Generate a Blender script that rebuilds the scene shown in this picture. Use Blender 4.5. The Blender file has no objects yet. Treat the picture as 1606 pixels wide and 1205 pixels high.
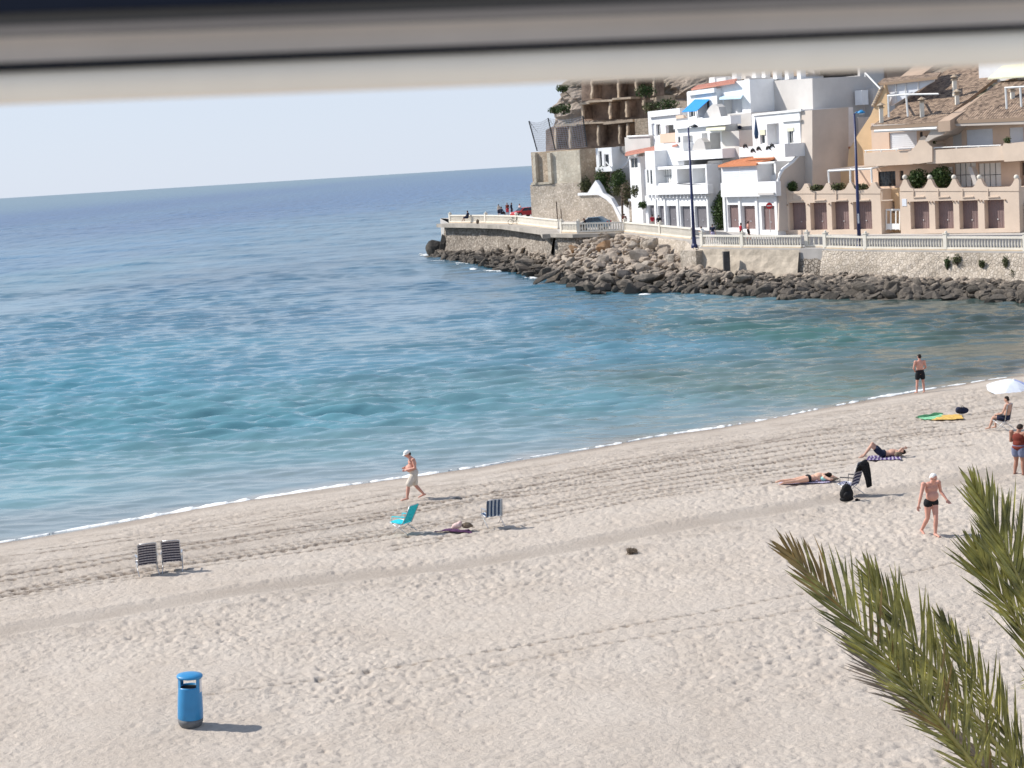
import bpy, bmesh, math, random
import numpy as np
from mathutils import Vector, Matrix, Quaternion
R = math.radians
C = bpy.context.scene.collection
scene = bpy.context.scene

# ------------------------------------------------------------ camera
FPX = 2800.0; PW, PH = 1606.0, 1205.0
CAMZ = 11.6
PITCH, ROLL = R(6.92), R(3.51)
cam = bpy.data.cameras.new("camera"); cam_o = bpy.data.objects.new("camera", cam); C.objects.link(cam_o)
CR = Matrix.Rotation(R(90) - PITCH, 3, 'X') @ Matrix.Rotation(-ROLL, 3, 'Z')
cam_o.matrix_world = Matrix.Translation((0, 0, CAMZ)) @ CR.to_4x4()
cam.sensor_width = 36.0; cam.lens = 36.0 * FPX / PW
cam.clip_start = 0.05; cam.clip_end = 200000
cam.dof.use_dof = True; cam.dof.focus_distance = 17.0; cam.dof.aperture_fstop = 12.5
scene.camera = cam_o

# ------------------------------------------------------------ sky and sun
SUN_EL, SUN_AZ = R(41), R(-73)       # azimuth from +Y, clockwise positive
world = bpy.data.worlds.new("World"); scene.world = world; world.use_nodes = True
wn = world.node_tree; wn.nodes.clear()
sky = wn.nodes.new('ShaderNodeTexSky'); sky.sky_type = 'NISHITA'; sky.sun_disc = False
sky.sun_elevation = SUN_EL; sky.sun_rotation = SUN_AZ; sky.air_density = 1.0; sky.dust_density = 0.25; sky.ozone_density = 3.0; sky.altitude = 0
bg = wn.nodes.new('ShaderNodeBackground'); bg.inputs['Strength'].default_value = 0.105
wo = wn.nodes.new('ShaderNodeOutputWorld')
# sea haze: the clear sky pales evenly towards the horizon
wtc = wn.nodes.new('ShaderNodeTexCoord'); wsp = wn.nodes.new('ShaderNodeSeparateXYZ'); wn.links.new(wtc.outputs['Generated'], wsp.inputs[0])
wmr = wn.nodes.new('ShaderNodeMapRange'); wmr.interpolation_type = 'SMOOTHSTEP'
for i, v in ((1, 0.07), (2, 0.40), (3, 0.90), (4, 0.34)): wmr.inputs[i].default_value = v
wn.links.new(wsp.outputs[2], wmr.inputs[0])
wmx = wn.nodes.new('ShaderNodeMixRGB'); wmx.inputs[2].default_value = (4.95, 5.5, 6.5, 1)
wn.links.new(wmr.outputs[0], wmx.inputs[0]); wn.links.new(sky.outputs[0], wmx.inputs[1])
wn.links.new(wmx.outputs[0], bg.inputs[0]); wn.links.new(bg.outputs[0], wo.inputs[0])
sun = bpy.data.lights.new("sun", 'SUN'); sun.energy = 4.2; sun.angle = R(0.55); sun.color = (1.0, 0.955, 0.89)
sun_o = bpy.data.objects.new("sun", sun); C.objects.link(sun_o)
sd = Vector((math.sin(SUN_AZ) * math.cos(SUN_EL), math.cos(SUN_AZ) * math.cos(SUN_EL), math.sin(SUN_EL)))
sun_o.rotation_euler = sd.to_track_quat('Z', 'Y').to_euler(); sun_o.location = sd * 50
scene.view_settings.view_transform = 'Standard'; scene.view_settings.look = 'None'
scene.view_settings.exposure = 0.42; scene.view_settings.gamma = 1.0

# ------------------------------------------------------------ from a reading of the photograph to the place
def ray(u, v):
    return (CR @ Vector(((u - PW / 2) / FPX, -(v - PH / 2) / FPX, -1.0)))
def PZ(u, v, z=0.0):
    d = ray(u, v); k = (z - CAMZ) / d.z
    return Vector((d.x * k, d.y * k, z))
def PD(u, v, dep):
    d = ray(u, v); k = dep / d.y
    return Vector((d.x * k, dep, CAMZ + d.z * k))

# ------------------------------------------------------------ noise
_rs = np.random.RandomState(7)
_T = _rs.rand(256, 256).astype(np.float32)
def vnoise(x, y, seed=0):
    x = x + seed * 17.37; y = y + seed * 9.71
    xi = np.floor(x).astype(np.int64); yi = np.floor(y).astype(np.int64)
    fx = x - xi; fy = y - yi
    fx = fx * fx * (3 - 2 * fx); fy = fy * fy * (3 - 2 * fy)
    a = _T[xi & 255, yi & 255]; b = _T[(xi + 1) & 255, yi & 255]
    c = _T[xi & 255, (yi + 1) & 255]; d = _T[(xi + 1) & 255, (yi + 1) & 255]
    return (a * (1 - fx) + b * fx) * (1 - fy) + (c * (1 - fx) + d * fx) * fy - 0.5
def fbm(x, y, o=4, seed=0):
    r = 0; a = 1.0
    for i in range(o):
        r = r + a * vnoise(x, y, seed + i * 3); x = x * 2.03 + 5.1; y = y * 1.97 + 3.3; a *= 0.5
    return r
def noise3(p, s, seed=0):
    x, y, z = p[0] * s, p[1] * s, p[2] * s
    return float(vnoise(np.array([x + z * 0.7]), np.array([y - z * 1.3]), seed)[0] + vnoise(np.array([z * 1.1 + 3]), np.array([x + y]), seed + 5)[0])

# ------------------------------------------------------------ materials
M = {}
def nd(nt, t, **kw):
    n = nt.nodes.new(t)
    for k, v in kw.items(): setattr(n, k, v)
    return n
def mat(name, col, rough=0.8, var=0.12, scale=3.0, bump=0.0, bscale=20.0, metal=0.0, spec=0.3, col2=None, stretch=None, trans=0.0):
    """Principled colour broken up by two layers of noise, with a fine bump."""
    m = bpy.data.materials.new(name); m.use_nodes = True; nt = m.node_tree
    p = nt.nodes['Principled BSDF']
    p.inputs['Roughness'].default_value = rough; p.inputs['Metallic'].default_value = metal
    p.inputs['Specular IOR Level'].default_value = spec
    tc = nd(nt, 'ShaderNodeTexCoord'); vec = tc.outputs['Object']
    if stretch:
        mp = nd(nt, 'ShaderNodeMapping'); mp.inputs['Scale'].default_value = stretch
        nt.links.new(vec, mp.inputs[0]); vec = mp.outputs[0]
    n1 = nd(nt, 'ShaderNodeTexNoise'); n1.inputs['Scale'].default_value = scale; n1.inputs['Detail'].default_value = 5; n1.inputs['Roughness'].default_value = 0.65
    nt.links.new(vec, n1.inputs['Vector'])
    cr = nd(nt, 'ShaderNodeValToRGB')
    a = [max(0, c * (1 - var * 1.6)) for c in col]; b = [min(1, c * (1 + var)) for c in (col2 or col)]
    cr.color_ramp.elements[0].position = 0.3; cr.color_ramp.elements[1].position = 0.7
    cr.color_ramp.elements[0].color = (*a, 1); cr.color_ramp.elements[1].color = (*b, 1)
    nt.links.new(n1.outputs[0], cr.inputs[0]); nt.links.new(cr.outputs[0], p.inputs['Base Color'])
    if bump:
        n2 = nd(nt, 'ShaderNodeTexNoise'); n2.inputs['Scale'].default_value = bscale; n2.inputs['Detail'].default_value = 4
        nt.links.new(vec, n2.inputs['Vector'])
        bp = nd(nt, 'ShaderNodeBump'); bp.inputs['Strength'].default_value = bump; bp.inputs['Distance'].default_value = 0.05
        nt.links.new(n2.outputs[0], bp.inputs['Height']); nt.links.new(bp.outputs[0], p.inputs['Normal'])
    if trans:
        p.inputs['Subsurface Weight'].default_value = trans
        p.inputs['Subsurface Radius'].default_value = (0.02, 0.02, 0.01)
    M[name] = m; return m
def stone_mat(name, ca, cb, mortar, scale=1.6, bump=0.6):
    m = bpy.data.materials.new(name); m.use_nodes = True; nt = m.node_tree; p = nt.nodes['Principled BSDF']
    p.inputs['Roughness'].default_value = 0.92; p.inputs['Specular IOR Level'].default_value = 0.2
    tc = nd(nt, 'ShaderNodeTexCoord')
    nw = nd(nt, 'ShaderNodeTexNoise'); nw.inputs['Scale'].default_value = 2.0
    mixv = nd(nt, 'ShaderNodeMixRGB'); mixv.inputs[0].default_value = 0.12
    nt.links.new(tc.outputs['Object'], nw.inputs['Vector']); nt.links.new(tc.outputs['Object'], mixv.inputs[1]); nt.links.new(nw.outputs[1], mixv.inputs[2])
    vo = nd(nt, 'ShaderNodeTexVoronoi'); vo.inputs['Scale'].default_value = scale; nt.links.new(mixv.outputs[0], vo.inputs['Vector'])
    ve = nd(nt, 'ShaderNodeTexVoronoi', feature='DISTANCE_TO_EDGE'); ve.inputs['Scale'].default_value = scale; nt.links.new(mixv.outputs[0], ve.inputs['Vector'])
    sep = nd(nt, 'ShaderNodeSeparateColor'); nt.links.new(vo.outputs['Color'], sep.inputs[0])
    c1 = nd(nt, 'ShaderNodeMixRGB'); c1.inputs[1].default_value = (*ca, 1); c1.inputs[2].default_value = (*cb, 1); nt.links.new(sep.outputs[0], c1.inputs[0])
    big = nd(nt, 'ShaderNodeTexNoise'); big.inputs['Scale'].default_value = 0.35; big.inputs['Detail'].default_value = 6; nt.links.new(tc.outputs['Object'], big.inputs['Vector'])
    br = nd(nt, 'ShaderNodeMapRange'); br.inputs[1].default_value = 0.3; br.inputs[2].default_value = 0.7; br.inputs[3].default_value = 0.72; br.inputs[4].default_value = 1.12
    nt.links.new(big.outputs[0], br.inputs[0])
    er = nd(nt, 'ShaderNodeMapRange'); er.inputs[1].default_value = 0.0; er.inputs[2].default_value = 0.12; nt.links.new(ve.outputs['Distance'], er.inputs[0])
    c2 = nd(nt, 'ShaderNodeMixRGB'); c2.inputs[1].default_value = (*mortar, 1); nt.links.new(er.outputs[0], c2.inputs[0]); nt.links.new(c1.outputs[0], c2.inputs[2])
    c3 = nd(nt, 'ShaderNodeVectorMath', operation='SCALE'); nt.links.new(c2.outputs[0], c3.inputs[0]); nt.links.new(br.outputs[0], c3.inputs['Scale'])
    nt.links.new(c3.outputs[0], p.inputs['Base Color'])
    bp = nd(nt, 'ShaderNodeBump'); bp.inputs['Strength'].default_value = bump; bp.inputs['Distance'].default_value = 0.12
    nt.links.new(er.outputs[0], bp.inputs['Height']); nt.links.new(bp.outputs[0], p.inputs['Normal'])
    M[name] = m; return m

mat('white_wall', (0.80, 0.80, 0.80), 0.9, 0.05, 0.8, 0.15, 8)
mat('white_trim', (0.82, 0.81, 0.78), 0.6, 0.04, 2)
mat('grey_and_shade', (0.56, 0.53, 0.50), 0.9, 0.06, 0.4, 0.1, 8)  # plain grey parts, and white house ends with their shade in the colour
mat('beige_wall', (0.56, 0.49, 0.43), 0.9, 0.07, 0.4, 0.1, 8)
mat('peach_wall', (0.70, 0.53, 0.41), 0.9, 0.06, 0.5, 0.12, 8)
mat('sand_wall', (0.68, 0.545, 0.43), 0.9, 0.06, 0.5, 0.12, 8)
mat('orange_wall', (0.66, 0.46, 0.27), 0.9, 0.07, 0.5, 0.12, 8)
mat('brown_wall', (0.42, 0.31, 0.23), 0.9, 0.1, 0.5, 0.15, 6)
mat('ivory_rail', (0.74, 0.69, 0.60), 0.8, 0.06, 1.0, 0.1, 10)
mat('ochre_base', (0.58, 0.46, 0.32), 0.9, 0.12, 1.0, 0.2, 6)
mat('garage_brown', (0.235, 0.165, 0.155), 0.6, 0.10, 0.7)
mat('garage_grey', (0.21, 0.20, 0.215), 0.55, 0.10, 0.7)
mat('shutter', (0.72, 0.74, 0.78), 0.6, 0.03, 2)
mat('glass', (0.03, 0.04, 0.05), 0.08, 0.3, 0.5, spec=0.6)
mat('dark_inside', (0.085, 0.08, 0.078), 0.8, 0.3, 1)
mat('curtain', (0.6, 0.6, 0.6), 0.9, 0.1, 4, stretch=(8, 8, 0.4))
mat('asphalt', (0.13, 0.13, 0.135), 0.9, 0.12, 0.5, 0.1, 30)
mat('paving', (0.47, 0.44, 0.41), 0.9, 0.12, 0.4, 0.1, 12)
mat('sea_plaster', (0.50, 0.43, 0.345), 0.95, 0.22, 0.9, 0.5, 5)
mat('concrete', (0.40, 0.36, 0.31), 0.95, 0.2, 0.6, 0.4, 3)
mat('ruin_brick', (0.22, 0.155, 0.12), 0.95, 0.3, 0.5, 0.8, 2.5, col2=(0.34, 0.25, 0.19))
mat('ruin_post', (0.54, 0.43, 0.32), 0.95, 0.25, 0.8, 0.6, 3)
mat('bark', (0.12, 0.09, 0.07), 0.95, 0.3, 3, 0.8, 8)
mat('navy_metal', (0.018, 0.025, 0.095), 0.4, 0.08, 1, spec=0.5)
mat('dark_metal', (0.03, 0.032, 0.035), 0.5, 0.1, 2, spec=0.5)
mat('steel', (0.55, 0.56, 0.58), 0.35, 0.05, 5, metal=0.7)
mat('net', (0.30, 0.31, 0.35), 0.9, 0.1, 3)
mat('awning_blue', (0.03, 0.28, 0.72), 0.7, 0.05, 3)
mat('awning_pale', (0.50, 0.68, 0.80), 0.7, 0.05, 3)
mat('awning_cream', (0.72, 0.70, 0.52), 0.7, 0.06, 3)
mat('sign_red', (0.60, 0.03, 0.03), 0.5, 0.05, 2)
mat('black', (0.012, 0.012, 0.013), 0.8, 0.3, 8, 0.3, 25)
mat('bin_blue', (0.028, 0.24, 0.50), 0.38, 0.07, 3, 0.05, 30, spec=0.5)
mat('bin_grey', (0.15, 0.155, 0.16), 0.7, 0.15, 6, 0.1, 30)
mat('sticker', (0.80, 0.78, 0.77), 0.5, 0.03, 20)
mat('skin', (0.54, 0.32, 0.235), 0.6, 0.10, 6, 0.05, 30, trans=0.0)
mat('skin_pink', (0.60, 0.31, 0.235), 0.6, 0.14, 4, 0.05, 30)
mat('skin_pale', (0.70, 0.42, 0.30), 0.6, 0.10, 6, 0.05, 30)
mat('skin_dark', (0.36, 0.18, 0.125), 0.6, 0.10, 6, 0.05, 30)
mat('hair_dark', (0.03, 0.02, 0.015), 0.8, 0.3, 30, 0.4, 60)
mat('hair_white', (0.80, 0.79, 0.76), 0.8, 0.06, 30, 0.4, 60)
mat('cloth_black', (0.012, 0.013, 0.016), 0.9, 0.3, 6, 0.3, 15)
mat('cloth_white', (0.78, 0.77, 0.73), 0.9, 0.05, 6, 0.3, 12)
mat('cloth_stone', (0.62, 0.56, 0.48), 0.9, 0.12, 9, 0.4, 14)
mat('cloth_navy', (0.02, 0.025, 0.055), 0.9, 0.3, 6, 0.3, 15)
mat('cloth_slate', (0.16, 0.18, 0.27), 0.9, 0.15, 8, 0.3, 15)
mat('cloth_red', (0.50, 0.03, 0.05), 0.9, 0.15, 6, 0.3, 15)
mat('cloth_maroon', (0.16, 0.03, 0.02), 0.9, 0.15, 6, 0.3, 15)
mat('cloth_purple', (0.12, 0.045, 0.12), 0.95, 0.3, 5, 0.6, 9)
mat('cloth_lilac', (0.45, 0.40, 0.55), 0.95, 0.1, 5, 0.6, 9)
mat('cloth_pink', (0.72, 0.52, 0.48), 0.95, 0.15, 8, 0.6, 9)
mat('cloth_teal', (0.35, 0.66, 0.60), 0.95, 0.1, 8, 0.4, 9)
mat('cloth_yellow', (0.78, 0.50, 0.14), 0.95, 0.08, 5, 0.6, 9)
mat('cloth_green', (0.05, 0.20, 0.09), 0.95, 0.2, 5, 0.6, 9)
mat('cloth_mint', (0.28, 0.62, 0.36), 0.95, 0.1, 5, 0.6, 9)
mat('turquoise', (0.03, 0.66, 0.74), 0.75, 0.06, 12, 0.3, 40)
mat('brown_sling', (0.20, 0.16, 0.13), 0.85, 0.15, 12, 0.3, 40)
mat('parasol_white', (0.78, 0.82, 0.90), 0.8, 0.04, 3, 0.1, 20)
mat('parasol_lilac', (0.42, 0.47, 0.75), 0.8, 0.06, 3, 0.1, 20)
mat('driftweed', (0.21, 0.16, 0.115), 0.95, 0.4, 10, 0.8, 20)
mat('frond_green', (0.125, 0.138, 0.030), 0.38, 0.45, 5, col2=(0.34, 0.31, 0.08), spec=0.5)
mat('frond_tip', (0.30, 0.20, 0.07), 0.5, 0.3, 5, spec=0.4)
mat('frond_dry', (0.30, 0.24, 0.19), 0.8, 0.25, 5)
mat('rachis', (0.34, 0.29, 0.09), 0.5, 0.2, 3)
mat('shrub_leaf', (0.030, 0.060, 0.018), 0.6, 0.4, 3, col2=(0.07, 0.115, 0.03))
mat('shrub_dull', (0.07, 0.085, 0.04), 0.7, 0.4, 3, col2=(0.13, 0.14, 0.06))
mat('car_red', (0.45, 0.02, 0.025), 0.3, 0.05, 1, spec=0.6)
mat('car_blue', (0.13, 0.20, 0.26), 0.3, 0.05, 1, spec=0.6)
mat('tyre', (0.02, 0.02, 0.02), 0.8, 0.2, 4)
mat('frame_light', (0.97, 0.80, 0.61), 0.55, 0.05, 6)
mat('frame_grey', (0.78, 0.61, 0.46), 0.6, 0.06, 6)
mat('frame_shade_mid', (0.33, 0.265, 0.21), 0.6, 0.06, 6)  # slat colour darkened by hand for the shade in the recess
mat('frame_shade_deep', (0.10, 0.085, 0.07), 0.6, 0.06, 6)  # deeper step of that recess shade, as colour
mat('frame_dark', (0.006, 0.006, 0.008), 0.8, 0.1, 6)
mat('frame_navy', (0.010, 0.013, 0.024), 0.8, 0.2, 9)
def striped(name, ca, cb, scale, axis='X', duty=0.5):
    m = bpy.data.materials.new(name); m.use_nodes = True; nt = m.node_tree; p = nt.nodes['Principled BSDF']; p.inputs['Roughness'].default_value = 0.85
    tc = nd(nt, 'ShaderNodeTexCoord'); sp = nd(nt, 'ShaderNodeSeparateXYZ'); nt.links.new(tc.outputs['UV'], sp.inputs[0])
    mu = nd(nt, 'ShaderNodeMath', operation='MULTIPLY'); mu.inputs[1].default_value = scale; nt.links.new(sp.outputs[axis], mu.inputs[0])
    fr = nd(nt, 'ShaderNodeMath', operation='FRACT'); nt.links.new(mu.outputs[0], fr.inputs[0])
    gt = nd(nt, 'ShaderNodeMath', operation='GREATER_THAN'); gt.inputs[1].default_value = duty; nt.links.new(fr.outputs[0], gt.inputs[0])
    nz = nd(nt, 'ShaderNodeTexNoise'); nz.inputs['Scale'].default_value = 30; nt.links.new(tc.outputs['Object'], nz.inputs['Vector'])
    mx = nd(nt, 'ShaderNodeMixRGB'); mx.inputs[1].default_value = (*ca, 1); mx.inputs[2].default_value = (*cb, 1); nt.links.new(gt.outputs[0], mx.inputs[0])
    m2 = nd(nt, 'ShaderNodeMixRGB', blend_type='MULTIPLY'); m2.inputs[0].default_value = 0.3; nt.links.new(mx.outputs[0], m2.inputs[1]); nt.links.new(nz.outputs[0], m2.inputs[2])
    nt.links.new(m2.outputs[0], p.inputs['Base Color']); M[name] = m
striped('stripe_brown', (0.025, 0.025, 0.05), (0.46, 0.41, 0.40), 8, 'Y', 0.5)
striped('stripe_blue', (0.03, 0.07, 0.15), (0.50, 0.56, 0.62), 4, 'X', 0.5)
striped('stripe_navy', (0.02, 0.02, 0.12), (0.62, 0.62, 0.72), 7, 'Y', 0.5)
striped('stripe_towel', (0.10, 0.05, 0.22), (0.55, 0.50, 0.62), 9, 'X', 0.55)

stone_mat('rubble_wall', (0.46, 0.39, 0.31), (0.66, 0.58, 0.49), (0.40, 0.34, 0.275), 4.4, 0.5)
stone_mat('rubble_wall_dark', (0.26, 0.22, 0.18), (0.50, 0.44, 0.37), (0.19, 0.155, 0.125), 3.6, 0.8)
stone_mat('pale_stone', (0.50, 0.44, 0.35), (0.60, 0.55, 0.45), (0.48, 0.42, 0.33), 2.6, 0.25)
stone_mat('warm_stone', (0.44, 0.34, 0.25), (0.55, 0.45, 0.34), (0.38, 0.30, 0.215), 2.8, 0.3)
def tile_mat(name, ca, cb, freq=4.0):
    m = bpy.data.materials.new(name); m.use_nodes = True; nt = m.node_tree; p = nt.nodes['Principled BSDF']; p.inputs['Roughness'].default_value = 0.9
    uv = nd(nt, 'ShaderNodeTexCoord'); sp = nd(nt, 'ShaderNodeSeparateXYZ'); nt.links.new(uv.outputs['UV'], sp.inputs[0])
    mu = nd(nt, 'ShaderNodeMath', operation='MULTIPLY'); mu.inputs[1].default_value = freq * 6.283; nt.links.new(sp.outputs[0], mu.inputs[0])
    sn = nd(nt, 'ShaderNodeMath', operation='SINE'); nt.links.new(mu.outputs[0], sn.inputs[0])
    vo = nd(nt, 'ShaderNodeTexVoronoi'); vo.inputs['Scale'].default_value = 3.6; nt.links.new(uv.outputs['UV'], vo.inputs['Vector'])
    sc = nd(nt, 'ShaderNodeSeparateColor'); nt.links.new(vo.outputs['Color'], sc.inputs[0])
    nz = nd(nt, 'ShaderNodeTexNoise'); nz.inputs['Scale'].default_value = 1.4; nz.inputs['Detail'].default_value = 6; nt.links.new(uv.outputs['UV'], nz.inputs['Vector'])
    ad = nd(nt, 'ShaderNodeMath', operation='ADD'); nt.links.new(sc.outputs[0], ad.inputs[0]); nt.links.new(nz.outputs[0], ad.inputs[1])
    hf = nd(nt, 'ShaderNodeMapRange'); hf.inputs[1].default_value = 0.4; hf.inputs[2].default_value = 1.3; nt.links.new(ad.outputs[0], hf.inputs[0])
    mx = nd(nt, 'ShaderNodeMixRGB'); mx.inputs[1].default_value = (*ca, 1); mx.inputs[2].default_value = (*cb, 1); nt.links.new(hf.outputs[0], mx.inputs[0])
    nt.links.new(mx.outputs[0], p.inputs['Base Color'])
    bp = nd(nt, 'ShaderNodeBump'); bp.inputs['Strength'].default_value = 0.7; bp.inputs['Distance'].default_value = 0.05
    nt.links.new(sn.outputs[0], bp.inputs['Height']); nt.links.new(bp.outputs[0], p.inputs['Normal']); M[name] = m
tile_mat('tile_brown', (0.075, 0.048, 0.034), (0.33, 0.235, 0.165), 4.0)
tile_mat('tile_orange', (0.42, 0.13, 0.05), (0.58, 0.22, 0.10), 2.5)
tile_mat('tile_red', (0.36, 0.12, 0.085), (0.50, 0.22, 0.16), 2.5)

# ------------------------------------------------------------ mesh helpers
class MB:
    def __init__(s): s.v = []; s.f = []; s.uv = []; s.mi = []; s.cm = 0
    def add(s, vs, fs, uvs=None):
        n = len(s.v); s.v += [tuple(p) for p in vs]
        for k, f in enumerate(fs):
            s.f.append([n + i for i in f]); s.uv.append(uvs[k] if uvs else None); s.mi.append(s.cm)
    def quad(s, a, b, c, d, uv=None): s.add([a, b, c, d], [(0, 1, 2, 3)], [uv] if uv else None)
    def hexa(s, b, t):
        s.add(list(b) + list(t), [(3, 2, 1, 0), (4, 5, 6, 7), (0, 1, 5, 4), (1, 2, 6, 5), (2, 3, 7, 6), (3, 0, 4, 7)])
    def box(s, c, d, rz=0.0):
        cx, cy, cz = c; hx, hy, hz = d[0] / 2, d[1] / 2, d[2] / 2; cc, ss = math.cos(rz), math.sin(rz)
        q = [(cx + x * cc - y * ss, cy + x * ss + y * cc) for x, y in ((-hx, -hy), (hx, -hy), (hx, hy), (-hx, hy))]
        s.hexa([(x, y, cz - hz) for x, y in q], [(x, y, cz + hz) for x, y in q])
    def prism(s, poly, ext):
        """poly: 3D points of a planar outline, ext: extrusion vector"""
        n = len(poly); e = Vector(ext); top = [Vector(p) + e for p in poly]
        s.add(list(poly) + top, [list(range(n))[::-1], [n + i for i in range(n)]] + [(i, (i + 1) % n, n + (i + 1) % n, n + i) for i in range(n)])
    def tube(s, pts, rad, n=8, cap=True):
        pts = [Vector(p) for p in pts]; k = len(pts); rr = rad if isinstance(rad, (list, tuple)) else [rad] * k
        base = len(s.v); up = None; rings = []
        for i, p in enumerate(pts):
            t = (pts[min(i + 1, k - 1)] - pts[max(i - 1, 0)]).normalized()
            a = Vector((0, 0, 1)) if abs(t.z) < 0.9 else Vector((1, 0, 0))
            x = t.cross(a).normalized(); y = x.cross(t).normalized()
            rings.append([p + (x * math.cos(2 * math.pi * j / n) + y * math.sin(2 * math.pi * j / n)) * rr[i] for j in range(n)])
        vs = [q for r in rings for q in r]; fs = []
        for i in range(k - 1):
            for j in range(n): fs.append((i * n + j, i * n + (j + 1) % n, (i + 1) * n + (j + 1) % n, (i + 1) * n + j))
        if cap: fs += [list(range(n))[::-1], [(k - 1) * n + j for j in range(n)]]
        s.add(vs, fs)
    def lathe(s, c, prof, n=24, sx=1.0, sy=1.0):
        c = Vector(c); vs = []; fs = []; k = len(prof)
        for r, z in prof:
            for j in range(n): vs.append(c + Vector((r * sx * math.cos(2 * math.pi * j / n), r * sy * math.sin(2 * math.pi * j / n), z)))
        for i in range(k - 1):
            for j in range(n): fs.append((i * n + j, i * n + (j + 1) % n, (i + 1) * n + (j + 1) % n, (i + 1) * n + j))
        fs += [list(range(n))[::-1], [(k - 1) * n + j for j in range(n)]]
        s.add(vs, fs)
    def ball(s, c, r, n=10, m=7):
        rx, ry, rz = r if isinstance(r, (tuple, list)) else (r, r, r)
        c = Vector(c); vs = [c + Vector((0, 0, -rz))]; fs = []
        for i in range(1, m):
            a = -math.pi / 2 + math.pi * i / m
            for j in range(n):
                b = 2 * math.pi * j / n; vs.append(c + Vector((rx * math.cos(a) * math.cos(b), ry * math.cos(a) * math.sin(b), rz * math.sin(a))))
        vs.append(c + Vector((0, 0, rz))); L = len(vs) - 1
        for j in range(n): fs.append((0, 1 + (j + 1) % n, 1 + j)); fs.append((L, L - n + j, L - n + (j + 1) % n))
        for i in range(m - 2):
            for j in range(n): fs.append((1 + i * n + j, 1 + i * n + (j + 1) % n, 1 + (i + 1) * n + (j + 1) % n, 1 + (i + 1) * n + j))
        s.add(vs, fs)
    def mesh(s, name, mats, off=(0, 0, 0), smooth=False):
        me = bpy.data.meshes.new(name); o = Vector(off)
        me.from_pydata([Vector(p) - o for p in s.v], [], s.f)
        if any(u for u in s.uv):
            ul = me.uv_layers.new(name='UVMap'); i = 0
            for k, f in enumerate(s.f):
                for j in range(len(f)):
                    ul.data[i].uv = s.uv[k][j] if s.uv[k] else (0, 0); i += 1
        for m in (mats if isinstance(mats, (list, tuple)) else [mats]): me.materials.append(M[m] if isinstance(m, str) else m)
        for k, p in enumerate(me.polygons):
            p.material_index = s.mi[k]; p.use_smooth = smooth
        me.update(); return me
def wloc(o):
    v = Vector((0, 0, 0))
    while o is not None: v = v + o.location; o = o.parent
    return v
def obj(name, mb, m, parent=None, smooth=False, loc=None):
    """one mesh object; its geometry is given in world metres (unless loc is given for rotated things built at the origin)"""
    off = wloc(parent) if parent is not None else (Vector(loc) if loc is not None else Vector((0, 0, 0)))
    me = mb.mesh(name, m, off, smooth); o = bpy.data.objects.new(name, me); C.objects.link(o)
    if parent is not None: o.parent = parent
    elif loc is not None: o.location = loc
    return o
def tag(o, label=None, cat=None, group=None, kind=None):
    if label: o['label'] = label
    if cat: o['category'] = cat
    if group: o['group'] = group
    if kind: o['kind'] = kind
    return o
def thing(name, label, cat, loc=(0, 0, 0), rz=0.0, group=None):
    o = bpy.data.objects.new(name, None); C.objects.link(o); o.empty_display_size = 0.2
    o.location = loc; o.rotation_euler = (0, 0, rz); return tag(o, label, cat, group)
class L:
    """a stand-in parent offset for things built in local coordinates"""
def lobj(name, mb, m, parent, smooth=False):
    """geometry in the thing's own local coordinates"""
    me = mb.mesh(name, m, (0, 0, 0), smooth); o = bpy.data.objects.new(name, me); C.objects.link(o); o.parent = parent; return o
def copy_tree(o, parent=None):
    c = o.copy(); C.objects.link(c); c.parent = parent
    for ch in [x for x in bpy.data.objects if x.parent == o]: copy_tree(ch, c)
    return c

# ============================================================ SHORE, SAND, SEA
_shore_px = [(0, 853), (100, 838), (150, 829), (250, 808), (400, 783), (550, 760), (700, 742), (760, 731), (870, 712), (950, 698), (1040, 687), (1100, 677), (1200, 659), (1300, 638), (1400, 620), (1500, 605), (1606, 588)]
_sp = [PZ(u, v, 0) for u, v in _shore_px]
_sx = np.array([-140, -60] + [p.x for p in _sp] + [33, 42, 55, 80, 160]); _sy = np.array([20, 46] + [p.y for p in _sp] + [91, 99, 112, 121, 124])
_fx = np.arange(-150, 160, 0.5); _fy = np.interp(_fx, _sx, _sy); _fy = np.convolve(np.pad(_fy, 8, mode='edge'), np.ones(17) / 17, 'valid') + fbm(_fx * 0.22, _fx * 0 + 2.5, 3, 91) * 0.55
def shore_y(x): return np.interp(x, _fx, _fy)
def sand_base(x, y):
    d = (shore_y(x) - y) * 0.975
    return np.where(d > 0, 1.15 * (1 - np.exp(-np.maximum(d, 0) / 9.0)), 0.10 * d), d
def PS(u, v, up=0.0):
    z = 0.8
    for _ in range(25):
        p = PZ(u, v, z); z = 0.5 * z + 0.5 * float(sand_base(np.array([p.x]), np.array([p.y]))[0][0])
    return Vector((p.x, p.y, z + up))

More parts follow.
